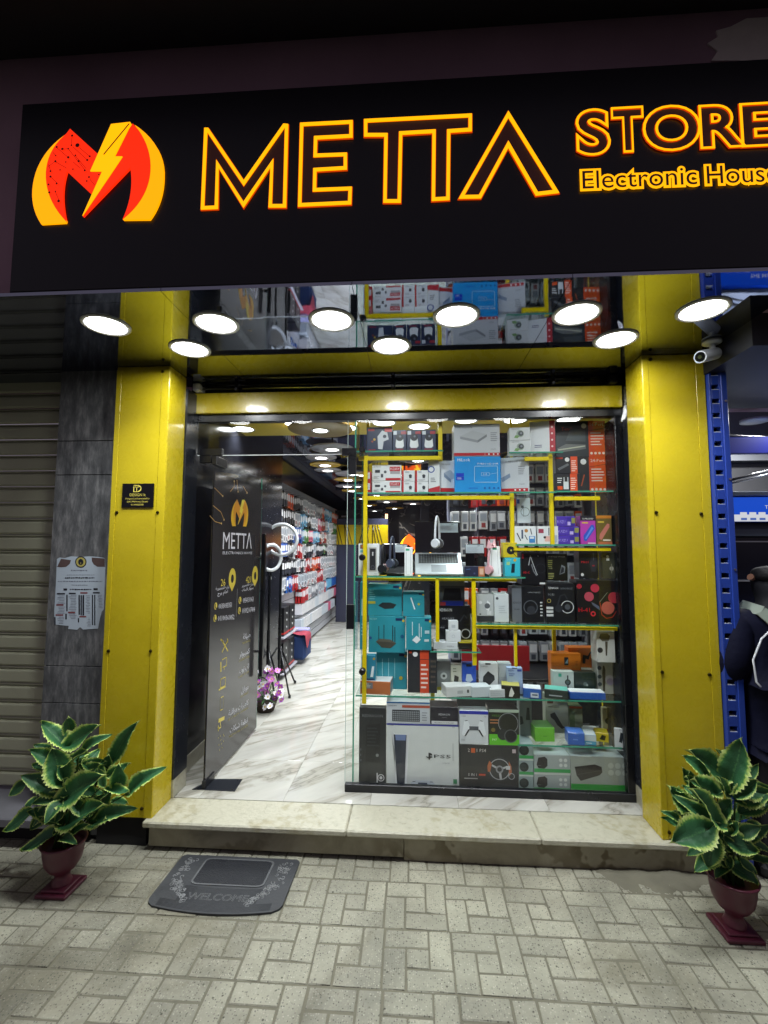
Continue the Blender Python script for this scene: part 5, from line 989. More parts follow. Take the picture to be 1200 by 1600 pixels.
B('small dark navy box with an orange end lying before the right laptop', 725.5, 884.5, 757, 900, 'D', '2c2e44', [('r', .7, 0, 1, 1, 'b8744c'), ('r', .76, .2, .95, .8, 'd8b49a'), ('l', [(.1, .7), (.3, .74)], .05, '5a7ab0'), ('c', .5, .3, .1, '50547a')], dep=.06, Y=.39)
z = B('cyan power bank box at the right end of the laptop shelf, below the yellow box', 789, 872.5, 813, 902, 'D', '38b4c8', [('p', [(.4, .2), (.62, .22), (.66, .7), (.44, .68)], '1d2a34'), ('b', .1, .6, .35, .8, 3, 'd8e848'), ('c', .65, .88, .08, 'c8a83a'), ('t', .25, .88, .05, 'joyroom', 'e8f4f8', .35)], dep=.07, Y=.39)
B('yellow wireless charger box standing on the cyan power bank box', 786, 848.5, 808, 872, z, 'c8b428', [('c', .55, .48, .27, '1c1d20'), ('c', .57, .48, .06, 'b8b040'), ('t', .25, .86, .07, 'remax', '2c2c20', .36), ('l', [(.72, .3), (.95, .05)], .04, '1c1d20')], dep=.07, Y=.395)
# ---- black headset boxes
HB = '191a1d'
B('grey sided black headset box standing turned at the left of the dark headset row', 800, 917, 850, 973, 'E', HB, [('t', .7, .82, .035, 'GAMING HEADSET', '9a9ca0', .4), ('o', .58, .42, .2, .025, '55585e'), ('c', .6, .34, .12, '34363c'), ('b', .88, .15, .98, .6, 5, 'c8cacc'), ('r', 0, 0, .3, 1, '666a72'), ('t', .15, .52, .06, 'REDRAGON', '2a2c32', .26), ('t', .15, .34, .05, 'H-44', '2a2c32', .15)], dep=.1, Y=.42, rot=2)
B('black headset box with a silver ringed earcup picture, middle of the dark headset row', 853.5, 911, 898, 973, 'E', HB, [('t', .26, .85, .055, 'REDRAGON', 'd8dadc', .34), ('t', .72, .84, .05, 'GAMING HEADSET', '6a6e74', .44), ('t', .18, .68, .06, 'H-41', '7a7c80', .2), ('o', .1, .55, .05, .012, 'a89a5a'), ('l', [(.4, .45), (.5, .68), (.65, .72), (.74, .6)], .03, '33353a'), ('o', .74, .4, .16, .02, 'c4c6ca'), ('c', .74, .4, .07, '50545a'), ('c', .44, .36, .1, '2c2e34'), ('r', .0, .16, .24, .22, 'c8cacc'), ('r', 0, .25, .24, .31, 'c8cacc'), ('r', 0, .34, .24, .4, 'c8cacc')], dep=.12)
B('black H-41 headset box with glowing red fans picture, right end of the dark headset row', 901.5, 907, 970, 974, 'E', '17161a', [('c', .42, .82, .1, 'b8324a'), ('c', .28, .62, .11, 'b84a5c'), ('c', .84, .6, .13, 'a83440'), ('c', .7, .36, .15, 'b85a50'), ('l', [(.52, .5), (.56, .2), (.66, .12), (.8, .15), (.9, .3)], .012, 'd0402c'), ('l', [(.52, .5), (.7, .72)], .008, 'a8b0a0'), ('t', .16, .26, .1, 'H-41', 'c8202c', .28), ('c', .36, .22, .06, 'c8303c'), ('c', .36, .22, .03, '17161a'), ('c', .06, .86, .06, 'a02834'), ('p', [(.32, .5), (.5, .4), (.52, .3), (.36, .42)], '5a6074')], dep=.13, Y=.42)
B('black headset box with red letters, standing on the grey sided headset box', 815, 861, 852, 912, SH['E']+.2235, '151518', [('t', .2, .34, .07, 'H5-C', 'c82c34', .26), ('r', .02, .8, .1, .95, 'a02430'), ('l', [(.3, .6), (.38, .88), (.44, .74), (.6, .4), (.66, .3)], .022, 'a8aaae'), ('l', [(.42, .62), (.5, .42), (.62, .28)], .03, '74767c'), ('t', .7, .86, .06, 'e', 'd8d8d8', .1), ('r', .75, .02, .98, .07, 'd8d8d8'), ('o', .8, .5, .15, .02, '2e3036')], dep=.11)
B('black and gold boxed watch speaker set, second from left of the upper dark boxes', 854.5, 868, 886.5, 910, SH['E']+.2485, '16170f', [('t', .5, .87, .05, 'PORTABLE SPEAKER', 'c8cac0', .8), ('b', .06, .5, .3, .78, 4, '7a7a40'), ('t', .18, .44, .05, 'S-44', 'b0b08a', .2), ('b', .06, .06, .35, .3, 4, '9a9a60'), ('p', [(.6, .22), (.86, .3), (.9, .52), (.72, .6)], '6a6e72'), ('p', [(.64, .26), (.82, .32), (.84, .48), (.72, .52)], '26282c')], dep=.1)
B('black mouse box with red lettering standing behind the red fan box', 905, 860, 935, 907, SH['E']+.2645, '17181c', [('t', .3, .5, .08, 'M601', 'c02830', .5), ('p', [(.62, .22), (.85, .22), (.95, .5), (.85, .85), (.68, .85), (.55, .5)], '2c2e36'), ('l', [(.75, .84), (.75, .6)], .02, '60646c'), ('r', .68, .4, .8, .44, 'a02830'), ('c', .15, .12, .05, 'c8c8c8')], dep=.09)
B('dark olive accessory pack, rightmost of the upper dark boxes', 942, 867, 968, 908, SH['E']+.264, '3c3d34', [('c', .3, .84, .05, 'd8d8d8'), ('r', .22, .68, .4, .77, 'd8d8d8'), ('c', .52, .38, .08, 'a8a498'), ('l', [(.52, .55), (.52, .2)], .03, '86826e')], dep=.05)
B('white security camera box at the left end of the dark headset shelf', 745, 930, 771.5, 973, 'E', 'b4b8ba', [('r', .0, 0, 1, .22, '34363a'), ('p', [(.55, .45), (.72, .38), (.8, .68), (.62, .78)], 'e2e4e6'), ('c', .62, .58, .1, '5c6066'), ('c', .22, .7, .06, 'd8dadc'), ('r', .15, .26, .25, .3, '202226'), ('r', .6, .25, .85, .4, 'd0d2d4')], dep=.1)
B('pale blank white box between the camera box and the grey sided headset box', 772.5, 929, 795, 973, 'E', 'ccd2d6', [('c', .2, .84, .05, '50545a'), ('b', .3, .3, .9, .6, 4, 'b8bec4')], dep=.1)
# ---- teal router boxes (TP-Link)
TL = '2f8f9f'
def tb(label, x0, y0, x1, y1, sh, extra, **kw): return B(label, x0, y0, x1, y1, sh, TL, [('r', .74, .88, .92, .95, '20305a'), ('c', .95, .88, .035, 'd0b040')]+extra, **kw)
z1 = tb('tall teal router box at the bottom of the left stack, three white antennas', 588, 1024, 636, 1083, 'G', [('l', [(.2, .3), (.2, .8)], .012, 'a8dce4'), ('l', [(.4, .3), (.4, .82)], .012, 'a8dce4'), ('l', [(.6, .3), (.6, .82)], .012, 'a8dce4'), ('c', .8, .3, .05, 'c0a838')], dep=.1, Y=.5, right='277c8c')
z2 = tb('teal router box with a big black four antenna router picture, middle of the left stack', 576, 966, 633, 1023, z1, [('p', [(.2, .3), (.36, .14), (.6, .12), (.76, .26), (.5, .3)], '4a4840'), ('p', [(.2, .3), (.5, .3), (.76, .26), (.6, .36), (.3, .38)], '5d5a50'), ('l', [(.28, .36), (.28, .72)], .018, '26302f'), ('l', [(.42, .36), (.42, .76)], .018, '26302f'), ('l', [(.66, .32), (.66, .74)], .022, '26302f'), ('l', [(.72, .3), (.72, .7)], .022, '26302f'), ('c', .05, .4, .04, '204a8a'), ('c', .92, .45, .05, '1c5a80'), ('t', .12, .9, .05, 'AC1200', '9ad8e0', .2)], dep=.12, Y=.46, right='277c8c')
z3 = tb('teal access point box with a flat black disc picture, top of the left stack', 575, 915, 628, 965, z2, [('p', [(.3, .32), (.5, .22), (.75, .24), (.84, .36), (.66, .42), (.42, .42)], '2c3436'), ('r', .0, .38, .22, .46, 'b8b040'), ('b', .04, .5, .22, .84, 5, '7ac4cc')], dep=.12, Y=.46, right='277c8c')
tb('narrow teal box edge with a pale label at the far left behind the yellow tube', 562.5, 917, 573, 1023, z1, [('r', .2, .5, .7, .75, 'b8d8dc'), ('b', .2, .2, .8, .4, 4, '8accd4')], dep=.05, Y=.53)
t4z = B('dark router box with an orange side label standing right of the teal stack', 637, 1016, 683, 1083, 'G', '2b2d32', [('r', .42, 0, .72, 1, 'd04a2c'), ('b', .45, .08, .7, .7, 6, 'f0d8d0'), ('l', [(.42, .78), (.72, .78)], .012, '30282a'), ('c', .26, .9, .06, 'e4e4e6'), ('r', .04, .92, .14, .97, 'c04a30'), ('b', .78, .2, .98, .8, 5, '5a5048')], dep=.1, Y=.44, group=None)
z5 = tb('teal wireless adapter box with a white antenna plug picture, on the dark orange labelled box', 634.5, 964, 674, 1015.5, t4z, [('l', [(.25, .45), (.25, .85)], .02, 'd8e4e8'), ('l', [(.52, .35), (.52, .8)], .02, 'd8e4e8'), ('l', [(.6, .4), (.6, .7)], .02, 'd8e4e8'), ('p', [(.24, .3), (.42, .2), (.58, .32), (.42, .44)], 'e0e6ea'), ('r', .72, .26, .9, .33, 'd0e0e4'), ('r', .74, .5, .92, .6, 'b8d4e0')], dep=.1, Y=.43, right='2a8090')
tb('smaller teal adapter box on top, beside the flat disc router box', 629.5, 925, 663, 963.5, z5, [('l', [(.38, .75), (.55, .3)], .05, 'd8e4e8'), ('l', [(.44, .75), (.6, .32)], .02, '406a88'), ('c', .74, .5, .05, 'b0a840')], dep=.09, Y=.45, right='2a8090')
zo = B('orange box with a white top lying at the lower left corner of the window shelf', 562.5, 1063, 610, 1083.5, 'G', 'b86a3c', [('r', .02, .42, .42, .88, '787c84'), ('b', .04, .5, .4, .82, 3, 'c8ccd0')], dep=.13, Y=.39, top='d8d8d6', right='9a9ca0', rot=-5)
B('small teal usb adapter box standing on the orange box', 565, 1023, 587, 1062.5, zo, '2a7f9c', [('p', [(.62, .14), (.82, .14), (.9, .56), (.74, .56)], 'dce4ec'), ('c', .88, .86, .05, 'b08a30'), ('r', .1, .48, .3, .54, 'b8b048'), ('r', .05, .03, .9, .08, '20305a')], dep=.05, Y=.40)
# ---- boxes between
zk = SH['F']
zz1 = B('black gaming headset box behind the small white charger boxes', 682, 951, 735, 1015, 'F', '17181b', [('t', .28, .86, .07, 'REDRAGON', 'd8dadc', .36), ('t', .35, .66, .05, 'HEADSET', '9a9ca0', .4), ('t', .14, .44, .07, 'K-66', '8a8c90', .2), ('o', .86, .32, .12, .025, 'b0b2b6'), ('l', [(.7, .62), (.82, .78), (.9, .7)], .03, '3a3c42')], dep=.1, Y=.5)
B('grey box with black bag picture and blue lower band', 687, 911, 726, 950.5, zz1, '44464a', [('r', 0, .78, 1, 1, '6a6c6a'), ('p', [(.12, .22), (.88, .22), (.82, .68), (.2, .68)], '101013'), ('r', .1, 0, .95, .18, '24369a'), ('r', .02, 0, .24, .14, 'a83a40')], dep=.1, Y=.5)
z = B('flat white charger box at the base of the small pyramid of white boxes', 678, 1003.5, 715, 1015, 'F', 'd4d8dc', [('t', .7, .3, .3, 'oraimo', '8a8e94', .3)], dep=.09)
z = B('square white charger box in the middle of the small pyramid', 697, 985.5, 720, 1003, z, 'd8dce0', [('o', .5, .5, .14, .02, 'a0a6ac')], dep=.05)
B('smallest white charger box on top of the pyramid', 701, 970, 716, 985, z, 'd8dce0', [('r', .3, .3, .7, .6, 'b8bec4')], dep=.05)
B('black and yellow flat box lying beside the white pyramid of chargers', 717, 1003.5, 744, 1015.5, 'F', '24251f', [('r', 0, .86, .9, 1, 'c0b030'), ('l', [(.2, .3), (.6, .35)], .05, '4a4c4a')], dep=.07, top='c0b030')
# ---- long shelf G, right part
def G(label, x0, y0, x1, y1, col, art=(), **kw):
    # shelf line drops a little to the right in the photograph because the shelf runs past the eye line
    kw.setdefault('Y', .5); return B(label, x0, y0, x1, y1, 'G', col, art, **kw)
G('grey boxed camera standing left of the blue charger box', 683, 1032, 704, 1077, '8e9090', [('c', .5, .5, .12, 'd8d8d6'), ('c', .5, .5, .05, '50524e'), ('r', .0, .0, 1, .12, 'b0a838')], dep=.07)
G('white box with a dark phone picture left of the blue charger box', 704.5, 1036, 721, 1078, 'c0bcae', [('p', [(.2, .15), (.6, .12), (.75, .55), (.35, .62)], '2a2824'), ('b', .2, .7, .6, .9, 2, '80806c')], dep=.05, Y=.48)
G('bright blue boxed charger with a white cube picture', 722, 1035, 744, 1080, '2a50b4', [('p', [(.25, .4), (.5, .3), (.78, .42), (.62, .62), (.32, .62)], 'b8c4d8'), ('r', .3, .88, .7, .96, '1a1c24'), ('c', .55, .25, .08, '90a8d0')], dep=.05, Y=.48)
G('white power bank box with a big black tilted battery picture', 750, 1033, 778, 1077, 'd0d2d2', [('p', [(.15, .35), (.5, .2), (.82, .42), (.8, .56), (.45, .72), (.18, .52)], '2a2c2f'), ('t', .25, .86, .05, 'PORODO', '5a5c60', .4), ('r', 0, 0, 1, .12, '2c2e30'), ('r', .3, .95, .6, 1, '101010')], dep=.06)
G('pale blank white pack beside the black battery box', 779, 1032, 799, 1075, 'bcc2c4', [('b', .2, .3, .8, .5, 3, 'a4aaae')], dep=.06, Y=.52)
G('light blue cable pack with a hang tab', 793, 1041, 816.5, 1082, '9fb4d8', [('t', .25, .86, .09, 'micro', '2c3c80', .36), ('r', .66, .86, .95, .94, '3a4ca0'), ('b', .1, .66, .5, .8, 2, '5a6cb0'), ('p', [(.2, .1), (.8, .1), (.7, .5), (.35, .5)], 'b8c8e0'), ('r', .3, .97, .65, 1, '202020')], dep=.04, Y=.46)
fl = [('G1', 697, 1068, 741, 1084, 'd2d4d2', 'flat white box with small black mark, leftmost of the flat row', .1, 14, [('r', .4, .3, .6, .6, 'b0b4b4'), ('r', .75, .35, .82, .65, '50524e')], 'dadcda'), ('G2', 738, 1069, 768, 1085, 'c4ccd0', 'plain flat white box lying second in the flat row', .09, 12, [], 'd4dcdf'), ('G3', 765, 1074, 791, 1087, 'c8ccce', 'ribbed pale flat box lying third in the flat row', .09, 8, [('b', .05, .2, .95, .8, 3, 'b0b6ba')], 'd6d8da'),
      ('G4', 784, 1078, 812, 1097, '26241e', 'black box with a yellow top and a dancing white figure mark', .09, -10, [('p', [(.4, .1), (.6, .1), (.7, .4), (.55, .9), (.45, .5)], 'd8d8d0')], 'b8b04c'), ('G5', 818, 1080, 845, 1095, '2c5caa', 'flat blue box with a white top and small white label', .09, -12, [('r', .42, .1, .85, .6, 'c8d0d8'), ('r', .5, .3, .8, .45, '3a4a60')], 'd8dce0'),
      ('G6', 852, 1081, 886, 1095, '2a342f', 'flat black box with a teal and white top', .09, -16, [('b', .2, .2, .9, .5, 1, 'a8aeb0')], '5aaea0'), ('G7', 891, 1086, 946, 1097, '2c58b0', 'long flat blue box with white top, right end of the flat row', .08, -3, [], 'dde0e2')]
for k_, x0, y0, x1, y1, c, lab, dp, rt, art, tp in fl:
    B(lab, x0, y0, x1, y1, 'G', c, art, dep=dp, Y=.385, rot=rt, top=tp)
G('white smart watch box with a black watch picture', 865, 1056, 897, 1090, 'b8c4c0', [('r', .25, .75, .4, .9, '3fa088'), ('c', .7, .5, .14, '1d2426'), ('c', .7, .5, .08, '4a5658'), ('l', [(.7, .62), (.7, .8)], .06, '1d2426'), ('l', [(.7, .38), (.7, .18)], .06, '1d2426')], dep=.06)
G('dark glossy boxed gadget right of the white watch box', 898.5, 1057, 931, 1090, '23302c', [('c', .5, .45, .1, '5a6a66'), ('c', .58, .4, .05, '9aa8a4')], dep=.07)
z = G('orange box with a brown dome picture, lower of the orange boxes', 862, 1031, 908, 1062, 'c46a20', [('p', [(.05, .05), (.05, .5), (.2, .62), (.5, .6), (.7, .4), (.72, .05)], '5a3a18'), ('t', .2, .86, .07, 'iMOU', '8a4410', .3)], dep=.08, Y=.55)
z = B('orange smart watch box with a small black watch picture, upper of the orange boxes', 861, 1004, 907, 1030.5, z, 'd0701e', [('r', .44, .3, .58, .78, '23262c'), ('p', [(.46, .42), (.56, .42), (.56, .68)], '8aa0b4'), ('t', .12, .86, .09, 'zero', '7a3c10', .2), ('b', .82, .3, .9, .6, 3, '9a4e18')], dep=.08, Y=.55)
zw = G('white box with a brown leather watch picture under the elephant box', 909, 1029, 932, 1062, 'c8c6c0', [('p', [(.2, .45), (.5, .3), (.8, .5), (.65, .75), (.35, .7)], '4a2c20'), ('o', .5, .52, .24, .03, '2c2420'), ('r', .2, .05, .7, .2, '16181c')], dep=.07, Y=.57)
B('orange box with a black elephant-like shape behind the other orange boxes', 888, 998, 931, 1028.5, zw, 'cc6c20', [('p', [(.5, .2), (.6, .2), (.62, .45), (.72, .4), (.8, .7), (.95, .85), (.9, .92), (.78, .8), (.7, .6), (.52, .65)], '221812')], dep=.08, Y=.6)
zs = G('tall white shaver box with chrome oval picture under the hair dryer box', 934, 1037, 960, 1091, 'a8a8a0', [('p', [(.3, .08), (.42, .08), (.48, .7), (.42, .82), (.34, .82), (.28, .6)], '3c3a38'), ('c', .72, .42, .13, 'c8c4cc'), ('c', .74, .36, .1, 'a89cb8'), ('c', .12, .75, .06, '40484c'), ('c', .12, .5, .06, '40484c'), ('c', .12, .28, .06, '40484c')], dep=.09, right='3a3244')
B('white hair dryer box standing on the shaver box, purple side', 933, 983, 961, 1036, zs, 'c6c6c2', [('p', [(.12, .72), (.3, .62), (.66, .64), (.74, .78), (.6, .86), (.2, .84)], '5a5650'), ('p', [(.45, .62), (.6, .62), (.54, .2), (.46, .2)], '48443e'), ('c', .16, .36, .08, '2c2c34')], dep=.1, right='3c2c6c')
# ---- lower right shelf H
def Hh(label, x0, y0, x1, y1, col, art=(), **kw): return B(label, x0, y0, x1, y1, 'H', col, art, **kw)
Hh('grey green speaker box with black cup picture at the left of the lower shelf', 812.5, 1103, 831, 1158, '7d8988', [('p', [(.5, .45), (.85, .45), (.8, .8), (.6, .8)], '2c3432'), ('p', [(.0, .3), (.3, .35), (.2, .55), (0, .55)], '2c3432')], dep=.08, Y=.5)
Hh('bright green box with black gear pictures on its top on the lower shelf', 836, 1138, 867, 1160, '6cb834', [('r', .4, .38, .6, .42, '4a8a24')], dep=.12, top='3c6a28', rot=3)
Hh('cream box with a black figure-like gadget picture behind the green box', 853, 1098, 888, 1158, 'a7a698', [('r', .08, .78, .34, .88, '5a2c28'), ('p', [(.2, .5), (.4, .55), (.55, .4), (.75, .2), (.85, .16), (.7, .12), (.5, .22), (.38, .34), (.22, .42)], '26221f'), ('b', .1, .66, .7, .72, 1, '7a786c')], dep=.07, Y=.55)
Hh('olive box with an orange red top edge on the lower shelf', 890, 1100, 910, 1140, '5e6a4a', [('r', 0, .92, 1, 1, 'c44a2c'), ('b', .5, .2, .9, .6, 4, '8a9274'), ('r', .4, 0, 1, .9, '8a8c78')], dep=.08, Y=.58)
z = Hh('royal blue small box on the lower shelf front', 888, 1144, 913, 1163, '3060b8', [('r', .3, .4, .6, .5, '6a90d8')], dep=.09, Y=.385, top='4a78c8', rot=-6)
Hh('light blue and white small box right of the royal blue one', 914, 1146, 931, 1162, '58a0c4', [('r', 0, .4, 1, 1, 'c0ccd0'), ('b', .1, .1, .8, .3, 1, 'd8e8f0')], dep=.1, Y=.39, top='ccd4d4', rot=-10)
Hh('flat white pack with a black line mark behind the blue small boxes', 912, 1134, 936, 1143, 'd0d0cc', [('l', [(.3, .4), (.7, .6)], .1, '30302c')], dep=.06, Y=.54, top='d8d8d4')
Hh('yellow pack with a black cut-out shape on the lower shelf', 931, 1142, 950, 1156, 'c8b224', [('p', [(.3, .3), (.7, .2), (.8, .7), (.5, .8)], '1c1a14')], dep=.08, Y=.44, top='c8b224', rot=-14)
Hh('small cream pack with a black puck picture standing at the right of the lower shelf', 942, 1108, 958, 1145, 'b0a888', [('c', .5, .45, .13, '3a3a32'), ('r', 0, 0, 1, .12, 'b06a3c')], dep=.03, Y=.6)
B('white earphone pack leaning at the lower right corner of the window', 961, 1126, 978, 1160, SH['H']-.03, 'd4d6d8', [('p', [(.35, .4), (.6, .35), (.7, .8), (.5, .85)], '222a34'), ('r', .3, .06, .8, .14, '202226'), ('o', .5, .95, .05, .02, 'a0a4a8')], dep=.02, Y=.40, rot=-16)
# ---- floor row
B('tall black mechanical keyboard box at the bottom left corner of the window', 561, 1104, 603, 1228, '0', '26272b', [('t', .5, .88, .035, 'REDRAGON', '7a7c80', .8), ('p', [(.25, .32), (.78, .3), (.78, .8), (.25, .78)], '1a1b1f'), ('b', .3, .5, .74, .76, 6, '2e3036'), ('c', .68, .4, .02, '7a7c80'), ('o', .82, .12, .045, .01, 'd8d8da'), ('c', .82, .12, .02, 'd8d8da'), ('r', .66, .06, .7, .18, 'd8d8da'), ('b', .04, .3, .1, .5, 3, '50545a')], dep=.05, Y=.39)
PS = [('t', .07, .965, .018, 'SONY', '4a4c50', .12), ('p', [(.09, .88), (.115, .80), (.125, .03), (.17, .015), (.28, .02), (.31, .86), (.33, .88), (.3, .82), (.28, .84), (.12, .84)], 'e8eaec'), ('p', [(.1, .83), (.28, .83), (.25, .015), (.15, .015)], '2b3040'), ('p', [(.12, .83), (.27, .83), (.265, .74), (.13, .74)], '6f80ac'), ('p', [(.28, .82), (.31, .87), (.275, .3), (.262, .12)], 'd4d6da'), ('p', [(.1, .82), (.07, .88), (.12, .5), (.13, .2)], 'd4d6da'),
      ('t', .775, .485, .052, 'PS5', '26282c', .23, 'C', 1), ('p', [(.6, .47), (.605, .47), (.605, .56), (.6, .56)], '26282c'), ('p', [(.54, .5), (.585, .475), (.6, .485), (.56, .505)], '26282c'), ('p', [(.605, .48), (.64, .495), (.62, .51), (.605, .505)], '26282c'), ('p', [(.582, .46), (.6, .452), (.6, .56), (.582, .565)], '26282c'), ('p', [(.605, .53), (.628, .52), (.632, .545), (.605, .562)], '26282c'), ('t', .93, .955, .018, 'PS5', '5a5c60', .08),
      ('p', [(.33, .02), (.34, .1), (.4, .13), (.62, .13), (.66, .1), (.68, .02)], 'c4cad4'), ('p', [(.42, .015), (.44, .1), (.56, .1), (.58, .015)], '343c54'), ('r', .36, .11, .4, .118, '2c2e34'), ('r', .6, .11, .64, .118, '2c2e34'), ('r', .92, .1, .97, .17, '3c8a5c'), ('t', .82, .4, .018, 'ULTRA HD', '8a8c90', .12), ('l', [(.92, .45), (.92, .72)], .01, 'b0b2b4')]
zp = B('large white PS5 console box in the bottom row of the window', 604, 1130, 717, 1231, '0', 'd6d9d8', PS, dep=.16, Y=.39, bands=[(.975, 1.0, '2c3494')])
zk = B('white keyboard box with a blue top edge, lying on the console box', 604, 1096, 671.5, 1129.5, zp, 'c8ccd2', [('r', 0, .94, 1, 1, '3a80c8'), ('r', .36, .74, 1, .86, 'b0503c'), ('t', .14, .8, .06, 'SAMSUNG', '4a5060', .2), ('r', .13, .1, .77, .64, '1c1d22')]+[('r', .145+.044*c, .13+.1*r_, .18+.044*c, .2+.1*r_, '8a8e94') for r_ in range(5) for c in range(14)]+[('b', .82, .15, .95, .6, 4, '90949a')], dep=.12, Y=.39)
B('black REDRAGON keyboard box lying beside the white keyboard box', 672.5, 1102, 716, 1129.5, zp, '221f2a', [('t', .5, .52, .11, 'REDRAGON', 'd0d0d4', .4), ('t', .5, .38, .05, 'GAMING', '8a8a90', .25), ('r', .04, .02, .97, .2, 'd4d4d6'), ('t', .5, .07, .07, 'MECHANICAL KEYBOARD', '50505a', .7)], dep=.12, Y=.39)
STW = [('t', .3, .84, .07, '2 in 1 PS4', 'd8d4d0', .5), ('r', .2, .82, .27, .92, 'd06030'), ('t', .22, .32, .055, '5 IN 1', 'd8d8d8', .2), ('r', .33, .33, .44, .37, 'c8503c'), ('b', .08, .24, .4, .29, 1, 'b0b0b0'), ('o', .68, .48, .27, .06, 'a8aaae'), ('o', .68, .48, .275, .045, '2e2f34'), ('p', [(.48, .42), (.52, .42), (.55, .6), (.51, .66), (.475, .55)], 'b86a44'), ('p', [(.84, .66), (.88, .55), (.885, .4), (.84, .34), (.835, .5)], 'b86a44'), ('l', [(.68, .48), (.56, .56)], .04, 'b8babe'), ('l', [(.68, .48), (.81, .54)], .04, 'b8babe'), ('l', [(.68, .48), (.7, .28)], .05, 'b8babe'), ('c', .68, .48, .085, '8c8e94'), ('c', .68, .48, .05, '26272b'), ('r', .79, .48, .86, .56, 'c8c8cc'), ('r', .9, .84, .96, .92, 'c8b8bc'), ('o', .88, .34, .07, .015, 'a8aaae'), ('c', .1, .06, .025, '8a8c90'), ('r', .15, .04, .22, .08, '8a8c90'), ('p', [(.42, .03), (.9, .03), (.95, .14), (.6, .2)], '33353a')]
zt = B('black racing wheel box with an orange gripped wheel picture', 718, 1163.5, 810, 1236, '0', '29282b', STW, dep=.2, Y=.39)
B('white PS5 controller box with a blue top edge standing on the racing wheel box', 718, 1111, 763, 1163, zt, 'd2d6da', [('r', 0, .9, 1, 1, '2c34a4'), ('t', .15, .82, .035, 'SONY', '4a4c50', .2), ('t', .9, .82, .03, 'PS5', '4a4c50', .12), ('p', [(.16, .68), (.3, .7), (.36, .55), (.64, .55), (.7, .7), (.84, .68), (.92, .3), (.86, .24), (.76, .3), (.68, .42), (.32, .42), (.24, .3), (.14, .24), (.08, .3)], 'e8ecf0'), ('p', [(.34, .54), (.66, .54), (.66, .42), (.34, .42)], '50545c'), ('p', [(.3, .44), (.36, .44), (.22, .24), (.17, .24)], '202228'), ('p', [(.64, .44), (.7, .44), (.83, .24), (.78, .24)], '202228'), ('l', [(.2, .7), (.28, .71)], .018, '202228'), ('l', [(.72, .71), (.8, .7)], .018, '202228'), ('b', .05, .1, .2, .16, 2, 'a0a4a8')], dep=.08, Y=.39)
B('black and lime green headphone box standing on the racing wheel box', 764, 1108, 811, 1163.5, zt, '22241c', [('r', 0, 0, 1, .3, '62c02c'), ('r', 0, .92, 1, 1, 'a8b8a4'), ('t', .25, .8, .05, 'WIRELESS', '5a8a2c', .3), ('b', .04, .58, .36, .74, 2, 'b87a50'), ('c', .14, .42, .06, '7a6a38'), ('o', .66, .62, .3, .045, '3a3c40'), ('o', .64, .62, .29, .015, '9a9c9e'), ('c', .46, .3, .16, '2a2c30'), ('c', .72, .26, .19, '1a1b1e'), ('o', .72, .26, .19, .03, '55585c'), ('t', .18, .12, .06, 'P47', 'd8f0c8', .16)], dep=.12, Y=.39)
xb = [('r', 0, .12, 1, .3, '2f9a4c'), ('r', 0, 0, 1, .1, 'c4ccc8')]
zb = '0'
for i, (ya, yb) in enumerate([(1213, 1238), (1188, 1212.5), (1161, 1187.5)]):
    zb = B(['lowest', 'middle', 'topmost'][i]+' of three small grey and green speaker boxes beside the racing wheel box', 811, ya, 833.5, yb, zb, '8f9fa0', xb+[('c', .35, .6, .3, '1c2224'), ('c', .3, .62, .2, '2c3436')], dep=.12, Y=.39, group='small grey and green speaker boxes')
zb = '0'
for i, (ya, yb) in enumerate([(1211, 1240), (1180, 1210.5)]):
    zb = B(['lower', 'upper'][i]+' of two grey and green boxes with a dark hexagonal speaker picture', 834.5, ya, 891, yb, zb, 'a0a8a8', xb+[('p', [(.07, .5), (.12, .86), (.3, .92), (.37, .8), (.37, .45), (.28, .3), (.12, .32)], '2c2628'), ('t', .15, .44, .05, 'Anker', '8a8a8a', .12)]+[('c', .74+.13*a, .76-.26*b_, .09, 'd0d4d2') for a in (0, 1) for b_ in (0, 1)], dep=.14, Y=.39, top='c0c6c8', group='grey and green hexagon speaker boxes')
B('largest grey and green box with long dark speaker picture, bottom right corner', 892, 1184, 982, 1244, '0', '9aa09a', [('r', 0, .1, 1, .28, '2f9a3c'), ('r', 0, 0, 1, .08, 'b8bcb8'), ('p', [(.07, .72), (.1, .5), (.17, .36), (.5, .52), (.55, .6), (.54, .74), (.42, .8)], '302c2c'), ('l', [(.12, .52), (.5, .64)], .01, '50504e')]+[('c', .7+.12*a, .78-.18*b_, .075, 'b4bab4') for a in (0, 1, 2) for b_ in (0, 1)], dep=.16, Y=.39, top='b8bec0')
# ================================================================== blue post and neighbouring bay
BLU = mat((34, 62, 150), .35, name='blue_paint', var=.15, vscale=5, coat=.2)
bp_ = thing('perforated_post', (1.55, 0, 0), 'blue slotted steel post standing against the right yellow pillar', 'post')
m_ = M(); m_.box(1.5125, 1.5225, -.03, .0, 0, 2.56, BLU, .001); m_.box(1.5585, 1.566, -.03, .0, 0, 2.56, BLU, .001); m_.box(1.566, 1.596, -.036, .06, 0, 2.56, BLU, .003); m_.box(1.5125, 1.566, .02, .024, 0, 2.56, mat((6, 6, 8), .9, name='post_shade')); m_.build('channel', bp_)  # near-black sheet behind the slots paints the shade inside the post
k0 = None
for k in range(34):
    z = .06+k*.0735
    if k0 is None: m_ = M(); m_.box(-.018, .018, -.03, -.002, -.0235, .0235, BLU, .0015); m_.box(-.018, .018, -.029, .0, .0236, .0262, mat((190, 196, 206), .35, name='bright_edge')); k0 = m_.build('rung', bp_, local=True); k0.location = (-.0095, 0, z)
    else: o = inst(k0, bp_); o.location = (-.0095, 0, z)
